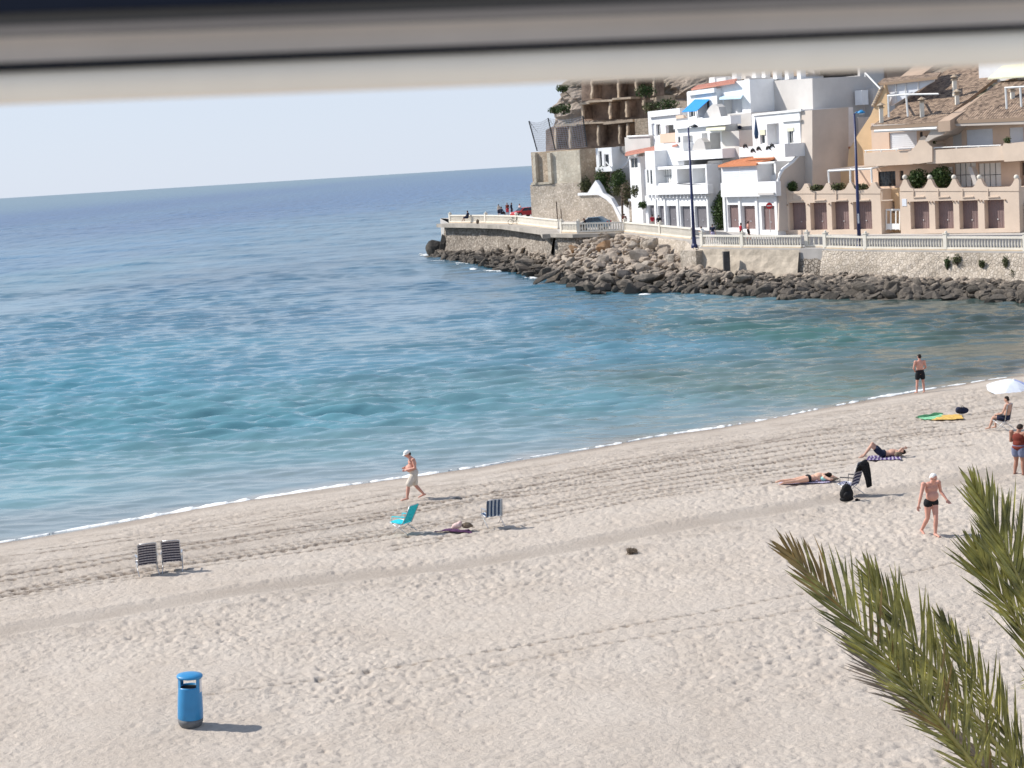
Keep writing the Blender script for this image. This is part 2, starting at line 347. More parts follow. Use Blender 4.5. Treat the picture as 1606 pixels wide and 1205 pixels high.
def polar_grid(rows, ang_in, n_in, ang_out, n_out):
    th = np.concatenate([np.linspace(-ang_out, -ang_in, n_out, endpoint=False), np.linspace(-ang_in, ang_in, n_in), np.linspace(ang_in, ang_out, n_out + 1)[1:]])
    Rr, Th = np.meshgrid(rows, th, indexing='ij')
    return Rr * np.sin(Th), Rr * np.cos(Th), len(rows), len(th)
def grid_mesh(name, X, Y, Z, nr, nc, keep=None):
    me = bpy.data.meshes.new(name); nv = nr * nc
    me.vertices.add(nv); co = np.stack([X.ravel(), Y.ravel(), Z.ravel()], 1).astype(np.float32); me.vertices.foreach_set('co', co.ravel())
    i = np.arange(nr - 1)[:, None] * nc + np.arange(nc - 1)[None, :]
    q = np.stack([i, i + 1, i + nc + 1, i + nc], -1)[:, :, ::-1].reshape(-1, 4)
    if keep is not None: q = q[keep[:-1, :-1].ravel()]
    nf = len(q); me.loops.add(nf * 4); me.loops.foreach_set('vertex_index', q.ravel().astype(np.int32))
    me.polygons.add(nf); me.polygons.foreach_set('loop_start', np.arange(0, nf * 4, 4, dtype=np.int32)); me.polygons.foreach_set('loop_total', np.full(nf, 4, np.int32))
    me.polygons.foreach_set('use_smooth', np.ones(nf, bool)); me.update(); me.validate(); return me
def fattr(me, name, a):
    at = me.attributes.new(name, 'FLOAT', 'POINT'); at.data.foreach_set('value', a.ravel().astype(np.float32))
def cattr(me, name, a):
    at = me.attributes.new(name, 'FLOAT_VECTOR', 'POINT'); at.data.foreach_set('vector', a.reshape(-1, 3).astype(np.float32).ravel())

# ---- sand
pxr = np.linspace(1010, 330, 640); rows = np.concatenate([np.array([-0.0 + 2, 6, 12, 18, 24]), 10.5 * FPX / pxr, np.linspace(92, 180, 30)])
rows = np.unique(rows)
X, Y, nr, nc = polar_grid(rows, R(17.2), 1150, R(60), 200)
Z, D = sand_base(X, Y)
wet = np.clip(1 - (D - 0.1) / 2.6 - fbm(X * 0.35, Y * 0.35, 3, 4) * 0.5, 0, 1) * (D > -2)
dry = np.clip((D - 2.5) / 4.0, 0.0, 1)
Z = Z + fbm(X * 0.16, Y * 0.16, 3, 9) * 0.12 * np.clip(D / 6, 0, 1)
n_a = fbm(X * 2.7, Y * 2.7, 3, 1); n_b = fbm(X * 7.5, Y * 7.5, 3, 2)
patch = np.clip(0.75 + fbm(X * 0.22, Y * 0.22, 2, 21) * 0.9, 0.3, 1.25)
# footprints: rounded pits on a jittered lattice
def pits(x, y, cell, seed, r):
    gx = np.floor(x / cell); gy = np.floor(y / cell); best = np.zeros_like(x)
    for ox in (-1, 0, 1):
        for oy in (-1, 0, 1):
            cx = (gx + ox).astype(np.int64); cy = (gy + oy).astype(np.int64)
            h1 = _T[(cx * 7 + seed) & 255, (cy * 13 + seed * 3) & 255]; h2 = _T[(cx * 11 + 5 + seed) & 255, (cy * 5 + 9) & 255]; h3 = _T[(cx * 3 + 2) & 255, (cy * 17 + seed) & 255]
            px = (gx + ox + h1) * cell; py = (gy + oy + h2) * cell; a = h3 * 6.28
            dx, dy = x - px, y - py; ex = dx * np.cos(a) + dy * np.sin(a); ey = -dx * np.sin(a) + dy * np.cos(a)
            d2 = (ex / (r * 1.6)) ** 2 + (ey / r) ** 2
            best = np.minimum(best, -np.exp(-d2 * 1.6) * (0.35 + h3)) + 0.0
    return best
pt = pits(X, Y, 0.27, 3, 0.065) * 0.040 + pits(X, Y, 0.62, 9, 0.11) * 0.060
rough = (pt + n_a * 0.026 + n_b * 0.026) * patch
smooth_band = np.zeros_like(X); track = np.zeros_like(X); trackh = np.zeros_like(X)
def along(pts):
    P = np.array([(p.x, p.y) for p in pts]); best = np.full(X.shape, 1e9); sa = np.zeros(X.shape); side = np.zeros(X.shape); L0 = 0
    for a, b in zip(P[:-1], P[1:]):
        ab = b - a; l = np.hypot(*ab); ux, uy = ab / l
        t = np.clip((X - a[0]) * ux + (Y - a[1]) * uy, 0, l); dx = X - a[0] - ux * t; dy = Y - a[1] - uy * t; dd = np.hypot(dx, dy)
        m = dd < best; best = np.where(m, dd, best); sa = np.where(m, L0 + t, sa); side = np.where(m, dx * -uy + dy * ux, side); L0 += l
    return best, sa, side
def ext(pl):
    p = [PS(u, v) for u, v in pl]; a = (p[0] - p[1]).normalized(); b = (p[-1] - p[-2]).normalized()
    return [p[0] + a * 12] + p + [p[-1] + b * 10]
TR = [([(0, 926), (202, 896), (291, 880), (600, 830), (860, 790)], 0.16, 0.045, 1.0), ([(0, 937), (224, 903), (600, 843), (900, 800)], 0.12, 0.03, 0.8),
      ([(0, 903), (187, 873), (600, 801), (709, 783), (836, 760), (948, 738), (1100, 717)], 0.18, 0.05, 1.0),
      ([(0, 910), (190, 880), (500, 829), (761, 783), (1100, 744)], 0.16, 0.04, 0.9), ([(60, 862), (400, 815), (500, 795), (610, 776)], 0.14, 0.03, 0.8),
      ([(500, 850), (700, 818), (900, 785), (1000, 762), (1241, 718), (1400, 693), (1606, 664)], 0.17, 0.045, 0.9),
      ([(620, 852), (900, 800), (1000, 779), (1226, 733), (1377, 713)], 0.14, 0.04, 0.8), ([(840, 758), (1000, 730), (1264, 686), (1490, 660), (1606, 645)], 0.15, 0.035, 0.8),
      ([(1000, 742), (1264, 700), (1400, 683), (1606, 652)], 0.12, 0.035, 0.7), ([(700, 768), (900, 735), (1100, 703), (1400, 655), (1606, 628)], 0.12, 0.03, 0.5), 
      ([(322, 1090), (556, 1053), (836, 1009), (1100, 962), (1400, 905), (1524, 875)], 0.10, 0.028, 0.45),
      ([(660, 1068), (836, 1030), (1100, 985), (1300, 950)], 0.10, 0.02, 0.35)]
TR += [([(u, v + dv) for u, v in pl], hw * 0.8, dep * 0.8, dk * 0.8) for k, (pl, hw, dep, dk) in enumerate(TR[:9]) for dv in ((-7.5,) if k % 2 else (6.5,))]
TR += [([(0, 875), (200, 848), (450, 808)], 0.12, 0.03, 0.6), ([(900, 742), (1100, 712), (1300, 680), (1606, 640)], 0.12, 0.035, 0.7), ([(0, 890), (250, 858), (500, 822), (640, 800)], 0.12, 0.03, 0.7), ([(760, 745), (1000, 708), (1250, 668), (1500, 628)], 0.13, 0.03, 0.5)]
for pl, hw, dep, dk in TR:
    hw = hw * 0.75; dk = min(1, dk * 1.5)
    b, sa, side = along(ext(pl) if pl[0][0] in (0, 500) else [PS(u, v) for u, v in pl])
    g = np.exp(-(b / hw) ** 4); tread = 0.5 + 0.5 * np.sign(np.sin(sa * 6.283 / 0.34 + side * 7))
    ridge = np.exp(-((b - hw * 1.5) / (hw * 0.5)) ** 2) * 0.5
    brk = np.clip(0.9 + vnoise(sa * 0.15, sa * 0 + hw * 99, 5) * 1.1, 0.4, 1)
    trackh = np.minimum(trackh, -g * dep * 1.7 * tread * brk) + ridge * dep * 0.5 * brk; track = np.maximum(track, g * dk * brk * (0.35 + 0.65 * tread))
band = [(0, 990), (150, 965), (336, 935), (500, 908), (709, 884), (873, 859), (1000, 836), (1150, 809), (1283, 786), (1490, 757), (1606, 733)]
b, sa, side = along(ext(band)); smooth_band = np.exp(-(b / 0.62) ** 4) * np.clip(1.0 + vnoise(sa * 0.12, sa * 0, 8) * 1.2, 0.4, 1)
trackh += (-0.035 * smooth_band + 0.03 * np.exp(-((b - 0.8) / 0.15) ** 2))
# clods thrown along the near side of the band
clod = np.exp(-((side + 1.5) / 0.7) ** 2) * np.clip(n_a + 0.25, 0, 1); 
calm = np.clip(1 - smooth_band * 0.85, 0, 1) * (0.25 + 0.75 * dry) * (1 - 0.5 * np.clip(track, 0, 1)) * np.clip(D * 1.2 - 0.1, 0, 1)
upper = np.exp(-((D - 8) / 6.0) ** 2)
Z = Z + rough * calm * 0.95 + trackh * np.clip(D, 0, 1) + clod * 0.03 * dry
keep = (Y < shore_y(X) + 12)
me = grid_mesh('beach_sand', X, Y, Z, nr, nc, keep)
fattr(me, 'wet', wet); fattr(me, 'track', np.clip(np.maximum(track * 0.9, smooth_band * 0.26) + upper * (0.20 + 0.6 * np.clip(n_a + 0.1, 0, 1)) * (0.7 + fbm(D * 1.3, X * 0.06, 3, 33) * 0.9) + clod * 0.3, 0, 1)); fattr(me, 'pit', np.clip(-pt * 22 * calm, 0, 1))
sand_o = bpy.data.objects.new('sand', me); C.objects.link(sand_o); tag(sand_o, kind='structure')
m = bpy.data.materials.new('sand'); m.use_nodes = True; nt = m.node_tree; p = nt.nodes['Principled BSDF']; p.inputs['Specular IOR Level'].default_value = 0.2
tc = nd(nt, 'ShaderNodeTexCoord')
def noise_node(nt, vec, scale, detail=5, rough=0.6):
    n = nd(nt, 'ShaderNodeTexNoise'); n.inputs['Scale'].default_value = scale; n.inputs['Detail'].default_value = detail; n.inputs['Roughness'].default_value = rough
    nt.links.new(vec, n.inputs['Vector']); return n
def attr(nt, n):
    a = nd(nt, 'ShaderNodeAttribute'); a.attribute_name = n; return a
def mix(nt, fac, a, b, blend='MIX'):
    x = nd(nt, 'ShaderNodeMixRGB', blend_type=blend)
    for i, s in ((0, fac), (1, a), (2, b)):
        if isinstance(s, (int, float)): x.inputs[i].default_value = s
        elif isinstance(s, tuple): x.inputs[i].default_value = (*s, 1)
        else: nt.links.new(s, x.inputs[i])
    return x.outputs[0]
n1 = noise_node(nt, tc.outputs['Object'], 0.5, 6); n2 = noise_node(nt, tc.outputs['Object'], 9, 6, 0.7); n3 = noise_node(nt, tc.outputs['Object'], 45, 3)
r1 = nd(nt, 'ShaderNodeMapRange'); r1.inputs[1].default_value = 0.35; r1.inputs[2].default_value = 0.65; nt.links.new(n1.outputs[0], r1.inputs[0])
c = mix(nt, r1.outputs[0], (0.51, 0.438, 0.368), (0.565, 0.495, 0.424))
r2 = nd(nt, 'ShaderNodeMapRange'); r2.inputs[1].default_value = 0.3; r2.inputs[2].default_value = 0.75; r2.inputs[3].default_value = 0.90; r2.inputs[4].default_value = 1.08; nt.links.new(n2.outputs[0], r2.inputs[0])
c = mix(nt, 1.0, c, r2.outputs[0], 'MULTIPLY')
c = mix(nt, attr(nt, 'track').outputs['Fac'], c, (0.12, 0.09, 0.068))
c = mix(nt, attr(nt, 'wet').outputs['Fac'], c, (0.27, 0.215, 0.17))
nt.links.new(c, p.inputs['Base Color'])
rr = nd(nt, 'ShaderNodeMapRange'); rr.inputs[3].default_value = 0.95; rr.inputs[4].default_value = 0.5; nt.links.new(attr(nt, 'wet').outputs['Fac'], rr.inputs[0]); nt.links.new(rr.outputs[0], p.inputs['Roughness'])
bp = nd(nt, 'ShaderNodeBump'); bp.inputs['Strength'].default_value = 0.5; bp.inputs['Distance'].default_value = 0.03; nt.links.new(n3.outputs[0], bp.inputs['Height'])
bp2 = nd(nt, 'ShaderNodeBump'); bp2.inputs['Strength'].default_value = 0.9; bp2.inputs['Distance'].default_value = 0.06; nt.links.new(n2.outputs[0], bp2.inputs['Height']); nt.links.new(bp.outputs[0], bp2.inputs['Normal'])
nt.links.new(bp2.outputs[0], p.inputs['Normal']); me.materials.append(m)

# ---- sea
pxs = np.concatenate([np.linspace(600, 3.0, 900), 3.0 * 0.86 ** np.arange(1, 24)]); rows = CAMZ * FPX / pxs
X, Y, nr, nc = polar_grid(rows, R(17.2), 760, R(45), 60)
D = Y - shore_y(X); rng = np.hypot(X, Y); dr = np.gradient(rows)[:, None] * np.ones_like(X)
dd = 1.0 / 1785 * rng
Z = np.zeros_like(X); rs = np.random.RandomState(3)
shal = np.clip(D / 22, 0, 1)
grp = 0.65 + np.clip(fbm(X * 0.045, Y * 0.07, 3, 31), -0.5, 0.7) * 0.9
for k in range(64):
    lam = 0.5 * (3.5 / 0.5) ** (rs.rand()); dirn = R(-90 + rs.randn() * 20); amp = 0.0104 * lam ** 0.95 * (0.6 + rs.rand() * 0.7)
    kx, ky = math.cos(dirn) * 6.283 / lam, math.sin(dirn) * 6.283 / lam
    att = np.clip(lam / (2.2 * dr) - 0.6, 0, 1)
    if lam > 4: att = att * (0.30 + 0.7 * shal)
    else: att = att * (0.42 + 0.58 * shal)
    ph = X * kx + Y * ky + rs.rand() * 6.28 + fbm(X * 0.07, Y * 0.07, 2, 40 + k) * 3.5
    s = np.sin(ph); Z += amp * att * (s + 0.25 * np.cos(2 * ph)) * grp
for k in range(22):   # longer open-water waves that show farther out
    lam = 6.0 * (34 / 6.0) ** (k / 21.0); dirn = R(-96 + rs.randn() * 26); kx, ky = math.cos(dirn) * 6.283 / lam, math.sin(dirn) * 6.283 / lam
    att = np.clip(lam / (1.8 * dr) - 0.6, 0, 1) * np.clip((rng - 110) / 160, 0, 1)
    Z += 0.0021 * lam * att * np.sin(X * kx + Y * ky + rs.rand() * 6.28 + fbm(X * 0.02, Y * 0.02, 2, 140 + k) * 7)
Z *= np.clip(D / 2.0 + 0.15, 0.02, 1)
# two small swells heaping up before they reach the sand
for off, am, wd in ((4.0, 0.10, 0.8), (8.5, 0.09, 1.1)):
    o2 = off + fbm(X * 0.08, Y * 0.02, 2, int(off)) * 3; Z += am * np.exp(-((D - o2) / wd) ** 2) * np.clip(vnoise(X * 0.13, X * 0, int(off * 3)) + 0.45, 0, 1)
me = grid_mesh('sea_water', X, Y, Z, nr, nc, (Y > shore_y(X) - 1.5) & (D > -1.5))
# colour of the water body over its bed, read at places across the bay
WC = [((30, 345), (0.018, 0.076, 0.185)), ((400, 330), (0.018, 0.078, 0.188)), ((780, 290), (0.019, 0.084, 0.198)), ((600, 310), (0.019, 0.084, 0.198)), ((150, 400), (0.021, 0.115, 0.21)), ((420, 430), (0.03, 0.109, 0.175)), ((640, 440), (0.033, 0.108, 0.166)), ((40, 440), (0.036, 0.144, 0.205)), ((830, 450), (0.035, 0.125, 0.173)), ((60, 520), (0.079, 0.188, 0.252)), ((300, 490), (0.078, 0.179, 0.247)), ((560, 490), (0.079, 0.179, 0.252)), ((800, 500), (0.08, 0.179, 0.241)), ((1000, 500), (0.094, 0.177, 0.2)), ((1300, 490), (0.049, 0.077, 0.071)), ((1570, 495), (0.056, 0.069, 0.054)), ((200, 600), (0.081, 0.234, 0.298)), ((500, 580), (0.088, 0.211, 0.275)), ((850, 570), (0.094, 0.207, 0.265)), ((1150, 540), (0.06, 0.138, 0.125)), ((1400, 540), (0.062, 0.093, 0.077)), ((1600, 545), (0.077, 0.089, 0.066)), ((120, 700), (0.1, 0.258, 0.308)), ((450, 680), (0.103, 0.259, 0.309)), ((800, 650), (0.118, 0.25, 0.289)), ((1100, 620), (0.111, 0.167, 0.138)), ((1350, 600), (0.086, 0.11, 0.09)), ((1560, 583), (0.079, 0.079, 0.064)), ((60, 790), (0.139, 0.269, 0.293)), ((350, 740), (0.146, 0.268, 0.294)), ((650, 700), (0.165, 0.26, 0.285)), ((950, 660), (0.176, 0.25, 0.263)), ((1250, 625), (0.107, 0.126, 0.103)), ((30, 845), (0.204, 0.25, 0.256)), ((400, 772), (0.206, 0.261, 0.274)), ((800, 715), (0.219, 0.26, 0.261)), ((1200, 650), (0.201, 0.169, 0.134)), ((1500, 596), (0.127, 0.116, 0.091))]
def warp(x, y): return x * 0.045, np.log(np.maximum(y, 1)) * 3.6
num = np.zeros((*X.shape, 3)); den = np.zeros(X.shape); wx, wy = warp(X + fbm(X * 0.03, Y * 0.02, 3, 50) * 16, Y * (1 + fbm(X * 0.02, Y * 0.012, 3, 60) * 0.16))
for (u, v), cc in WC:
    q = PZ(u, v); ax, ay = warp(q.x, q.y); w = 1 / ((wx - ax) ** 2 + (wy - ay) ** 2 + 0.012) ** 1.7
    num += w[..., None] * np.array(cc); den += w
col = num / den[..., None]
# dark weed patch by the cove and a few over the bed
def weed(u, v, ru, rv):
    q = PZ(u, v); s = q.y / FPX; return np.exp(-(((X - q.x) / (ru * s)) ** 2 + ((Y - q.y) / (rv * s * q.y / CAMZ)) ** 2) ** 1.2 + fbm(X * 0.5, Y * 0.3, 3, 71) * 2.0)
wd = np.clip(weed(1590, 583, 55, 4) + 0.55 * weed(1515, 589, 30, 3) + 0.35 * weed(300, 795, 70, 4), 0, 1)
col = col * (1 - 0.62 * wd[..., None]); cattr(me, 'water', col); fattr(me, 'far', np.clip((rng - 150) / 600, 0, 1) ** 0.6)
edge = np.clip(1 - D / 1.6 + fbm(X * 0.6, Y * 0.6, 3, 80) * 0.8, 0, 1); fattr(me, 'edge', edge)
sea_o = bpy.data.objects.new('sea', me); C.objects.link(sea_o); tag(sea_o, kind='structure')
m = bpy.data.materials.new('sea'); m.use_nodes = True; nt = m.node_tree; p = nt.nodes['Principled BSDF']
p.inputs['IOR'].default_value = 1.42
tc = nd(nt, 'ShaderNodeTexCoord'); mp = nd(nt, 'ShaderNodeMapping'); mp.inputs['Scale'].default_value = (0.40, 1.0, 1.0); nt.links.new(tc.outputs['Object'], mp.inputs[0])
w1 = noise_node(nt, mp.outputs[0], 0.035, 4, 0.55); w2 = noise_node(nt, mp.outputs[0], 0.9, 5, 0.7); w3 = noise_node(nt, mp.outputs[0], 3.5, 4, 0.65); w4 = noise_node(nt, mp.outputs[0], 0.12, 5, 0.7)
r1 = nd(nt, 'ShaderNodeMapRange'); r1.inputs[1].default_value = 0.35; r1.inputs[2].default_value = 0.65; r1.inputs[3].default_value = 0.86; r1.inputs[4].default_value = 1.12; nt.links.new(w1.outputs[0], r1.inputs[0])
c = nd(nt, 'ShaderNodeVectorMath', operation='SCALE'); nt.links.new(attr(nt, 'water').outputs['Vector'], c.inputs[0]); nt.links.new(r1.outputs[0], c.inputs['Scale'])
mp5 = nd(nt, 'ShaderNodeMapping'); mp5.inputs['Scale'].default_value = (0.22, 0.05, 1.0); nt.links.new(tc.outputs['Object'], mp5.inputs[0]); w5 = noise_node(nt, mp5.outputs[0], 1.0, 5, 0.75)
r5 = nd(nt, 'ShaderNodeMapRange'); r5.inputs[1].default_value = 0.35; r5.inputs[2].default_value = 0.65; r5.inputs[3].default_value = 0.88; r5.inputs[4].default_value = 1.10; nt.links.new(w5.outputs[0], r5.inputs[0])
c5 = nd(nt, 'ShaderNodeVectorMath', operation='SCALE'); nt.links.new(c.outputs[0], c5.inputs[0]); nt.links.new(r5.outputs[0], c5.inputs['Scale']); c = c5
c = mix(nt, attr(nt, 'edge').outputs['Fac'], c.outputs[0], (0.30, 0.29, 0.26))
nt.links.new(c, p.inputs['Base Color'])
def bump(nt, h, st, dist, prev=None):
    b = nd(nt, 'ShaderNodeBump'); b.inputs['Strength'].default_value = st; b.inputs['Distance'].default_value = dist; nt.links.new(h, b.inputs['Height'])
    if prev: nt.links.new(prev, b.inputs['Normal'])
    return b.outputs[0]
b = bump(nt, w3.outputs[0], 1.0, 0.006); b = bump(nt, w2.outputs[0], 1.0, 0.024, b); w6 = noise_node(nt, mp5.outputs[0], 1.0, 2, 0.5); fa = attr(nt, 'far').outputs['Fac']
for h_, d_ in ((w4.outputs[0], 0.5), (w6.outputs[0], 2.2)):
    bb = nd(nt, 'ShaderNodeBump'); bb.inputs['Distance'].default_value = d_; nt.links.new(fa, bb.inputs['Strength']); nt.links.new(h_, bb.inputs['Height']); nt.links.new(b, bb.inputs['Normal']); b = bb.outputs[0]
rf = nd(nt, 'ShaderNodeMapRange'); rf.inputs[3].default_value = 0.16; rf.inputs[4].default_value = 0.28; nt.links.new(attr(nt, 'far').outputs['Fac'], rf.inputs[0]); nt.links.new(rf.outputs[0], p.inputs['Roughness'])
nt.links.new(b, p.inputs['Normal']); me.materials.append(m)

# ---- foam along the swash line
def foam_strip():
    mb = MB(); xs = np.arange(-19, 24, 0.07)
    w = 0.40 + fbm(xs * 0.35, xs * 0, 3, 11) * 0.9 + fbm(xs * 3, xs * 0, 3, 12) * 1.1
    fade = np.interp(xs, [-19, -15, -13.5, -6, -3.0, -1.5, -0.5, 2.5, 3.5, 8, 14, 20, 24], [0.3, 0.4, 1.0, 0.9, 1.0, 0.8, 0.12, 0.15, 0.7, 0.6, 0.8, 0.45, 0.3])
    w = np.maximum((w - 0.10) * fade * 0.85, 0.0); ys = shore_y(xs) + fbm(xs * 0.25, xs * 0, 3, 13) * 0.5 + 0.12
    ys -= 0.0
    prev = None
    for x, y, ww in zip(xs, ys, w):
        z0 = max(0.0, float(sand_base(np.array([x]), np.array([y]))[0][0])) + 0.02
        zl = max(0.0, float(sand_base(np.array([x]), np.array([y - ww * 0.45]))[0][0])); cur = [(x, y - ww * 0.45, zl - 0.01), (x, y, z0 + 0.02 * min(1, ww * 2.5)), (x, y + ww * 0.7, 0.035), (x, y + ww * 1.0, -0.03)]
        if prev and ww > 0.03:
            n = len(mb.v); mb.v += prev + cur
            for i in range(3): mb.f.append([n + i, n + 4 + i, n + 5 + i, n + 1 + i]); mb.uv.append(None); mb.mi.append(0)
        prev = cur
    return mb
mat('foam', (0.80, 0.81, 0.80), 0.9, 0.12, 7, 0.6, 14)
tag(obj('sea_foam', foam_strip(), 'foam', smooth=True), kind='stuff')

# ============================================================ PROMENADE, WALLS, ROCKS
# foot of the balustrade: photo reading and height above the sea
RAIL = [(704, 350, 4.5), (760, 350.5, 4.45), (808, 352, 4.4), (873, 360, 4.3), (878, 366, 4.25), (906, 366.7, 4.2), (978, 364.5, 4.1), (1033, 370.5, 3.9), (1082, 376, 3.75), (1098, 388, 3.45), (1162, 389.2, 3.4), (1255, 390, 3.35), (1292, 390.5, 3.3), (1355, 392.5, 3.2), (1481, 393.5, 3.15), (1606, 394.8, 3.1), (1700, 396, 3.05)]
RP = [PZ(*r) for r in RAIL]
FC0, FCe = Vector((20.1, 183.4, 4.05)), Vector((0.385, -0.923, 0)).normalized()
FG0, FGe = Vector((25.5, 170.8, 3.95)), Vector((0.658, -0.753, 0)).normalized()
# ground top behind the balustrade
back = [Vector((-9, 262, 4.8)), Vector((-3.5, 262, 4.8)), Vector((1.5, 262, 4.7)), Vector((8, 262, 4.5)), Vector((10, 262, 4.5)), Vector((12, 240, 4.4)), Vector((15, 230, 4.3)), Vector((26, 220, 4.2)), Vector((30, 212, 4.1)), Vector((34, 205, 4.05)), Vector((36, 200, 4.0)), Vector((42, 195, 3.95)), Vector((48, 190, 3.95)), Vector((52, 180, 3.9)), Vector((58, 165, 3.85)), Vector((64, 155, 3.8)), Vector((72, 148, 3.8))]
mb = MB()
ins = []
for i, p in enumerate(RP):
    d = (RP[min(i + 1, len(RP) - 1)] - RP[max(i - 1, 0)]); d.z = 0; d.normalize(); n = Vector((-d.y, d.x, 0))
    if n.y < 0: n = -n
    ins.append((p, n))
for i in range(len(RP) - 1):
    a, b = RP[i] + Vector((0, 0, 0.02)), RP[i + 1] + Vector((0, 0, 0.02)); na, nb = ins[i][1], ins[i + 1][1]
    a2, b2 = a + na * 3 + Vector((0, 0, 0.12)), b + nb * 3 + Vector((0, 0, 0.12))
    mb.quad(a, b, b2, a2); mb.quad(a2, b2, back[i + 1], back[i])
    # skirt under the edge
    lo = lambda p: Vector((p.x, p.y, -1.0)); mb.quad(lo(a), lo(b), b, a)
tip = RP[0]; mb.quad(Vector((tip.x, tip.y, -1)), tip, back[0], Vector((back[0].x, back[0].y, -1)))
mb.quad(back[0] - Vector((0, 0, 5.8)), back[0], back[3], back[3] - Vector((0, 0, 5.6)))
tag(obj('promenade', mb, 'paving'), kind='structure')
# road along the garages
mb = MB()
for i in range(6, len(RP) - 1):
    a, b = RP[i], RP[i + 1]; na, nb = ins[i][1], ins[i + 1][1]
    def onp(p, n, k, bk):
        # height on the two-step paving sheet
        q3 = p + n * 3 + Vector((0, 0, 0.14))
        if k <= 3: return p + (q3 - p) * (k / 3) + Vector((0, 0, 0.07))
        w = (bk - q3); t = (k - 3) / Vector((w.x, w.y, 0)).length; return q3 + w * t + Vector((0, 0, 0.07))
    r0, r1 = (2.2, 8.5)
    mb.quad(onp(a, na, r0, back[i]), onp(b, nb, r0, back[i + 1]), onp(b, nb, 3, back[i + 1]), onp(a, na, 3, back[i]))
    mb.quad(onp(a, na, 3, back[i]), onp(b, nb, 3, back[i + 1]), onp(b, nb, r1 + (i > 9) * 4, back[i + 1]), onp(a, na, r1 + (i + 1 > 10) * 4 if i > 9 else r1, back[i]))
tag(obj('road', mb, 'asphalt'), kind='structure')

# ---- balustrades, one thing per run between posts
def balustrade(i, j, label, h=0.84, plinth=0.26, fine=False, post_h=1.28, spacing=0.27, set_in=0.25, solid=False):
    a, b = RP[i] + ins[i][1] * set_in, RP[j] + ins[j][1] * set_in
    t = thing('balustrade', label, 'balustrade', a, group='balustrade runs along the promenade edge')
    d = (b - a); Lh = Vector((d.x, d.y, 0)).length; dn = Vector((d.x, d.y, 0)).normalized(); n = Vector((-dn.y, dn.x, 0))
    def run(z0, z1, w, name, m, k0=0.0, k1=1.0):
        m_ = MB(); p, q = a.lerp(b, k0), a.lerp(b, k1)
        m_.hexa([p - n * w + Vector((0, 0, z0)), q - n * w + Vector((0, 0, z0)), q + n * w + Vector((0, 0, z0)), p + n * w + Vector((0, 0, z0))],
                [p - n * w + Vector((0, 0, z1)), q - n * w + Vector((0, 0, z1)), q + n * w + Vector((0, 0, z1)), p + n * w + Vector((0, 0, z1))]); return obj(name, m_, m, t)
    run(-0.35, plinth * 0.45, 0.17, 'footing', 'ochre_base'); run(plinth * 0.45, plinth, 0.14, 'plinth', 'ivory_rail'); run(plinth + h - 0.16, plinth + h, 0.13, 'top_rail', 'ivory_rail')
    m_ = MB()
    for p in (a,):
        m_.box((p.x, p.y, p.z + post_h / 2 - 0.1), (0.34, 0.34, post_h + 0.2), math.atan2(dn.y, dn.x)); m_.box((p.x, p.y, p.z + post_h + 0.03), (0.42, 0.42, 0.07), math.atan2(dn.y, dn.x))
        m_.ball(p + Vector((0, 0, post_h + 0.13)), 0.11)
    obj('post', m_, 'ivory_rail', t)
    def bal_mb(c):
        q = MB(); hh = h - 0.16; q.lathe(c, [(0.05, 0), (0.05, 0.05), (0.045, 0.1), (0.075, 0.3 * hh / 0.7), (0.04, 0.55 * hh / 0.7), (0.055, hh - 0.05), (0.055, hh)], 6); return q
    cnt = max(2, int(Lh / spacing))
    if fine:
        first = None
        for k in range(min(cnt, 99)):
            p = a.lerp(b, (k + 0.5) / min(cnt, 99))
            if first is None: first = obj('baluster', bal_mb(a + Vector((0, 0, plinth))), 'ivory_rail', t, smooth=True); me_b = first.data; o = first
            else: o = first.copy(); C.objects.link(o); o.parent = t
            o.location = p - a
    else:
        q = MB()
        for k in range(cnt):
            p = a.lerp(b, (k + 0.5) / cnt) + Vector((0, 0, plinth)); q.tube([p, p + Vector((0, 0, h * 0.4)), p + Vector((0, 0, h - 0.16))], [0.08, 0.1, 0.06], 5)
        tag(obj('baluster_row', q, 'ivory_rail', t), kind='stuff')
    return t
balustrade(0, 1, 'ivory balustrade run at the seaward tip of the promenade')
balustrade(1, 2, 'ivory balustrade run in front of the cyclists, second from the seaward tip')
balustrade(2, 3, 'ivory balustrade run beside the red car')
balustrade(4, 5, 'short ivory balustrade run stepped forward in front of the blue car', h=0.8, plinth=0.35)
balustrade(5, 6, 'ivory balustrade run above the first boulders, ending by the stair wall')
balustrade(6, 7, 'ivory balustrade run above the tumbled boulders, in front of the first garages')
balustrade(7, 8, 'ivory balustrade run ending at the first blue lamp post')
balustrade(9, 10, 'white balustrade run beside the first blue lamp post with people behind it', fine=True, spacing=0.3)
balustrade(10, 11, 'white balustrade run above the plastered sea wall with a dark drain slot', fine=True, spacing=0.3)
balustrade(11, 12, 'short recessed balustrade with fat open balusters and square posts', fine=True, spacing=0.42, set_in=0.9)
balustrade(12, 13, 'white balustrade run ending at the second blue lamp post', fine=True, spacing=0.3)
balustrade(13, 14, 'long white balustrade run right of the second lamp post, above clean rubble wall', fine=True, spacing=0.27)
balustrade(14, 15, 'long white balustrade run above the wall with green caper bushes', fine=True, spacing=0.27)
balustrade(15, 16, 'last white balustrade run at the beach end of the promenade', spacing=0.27)

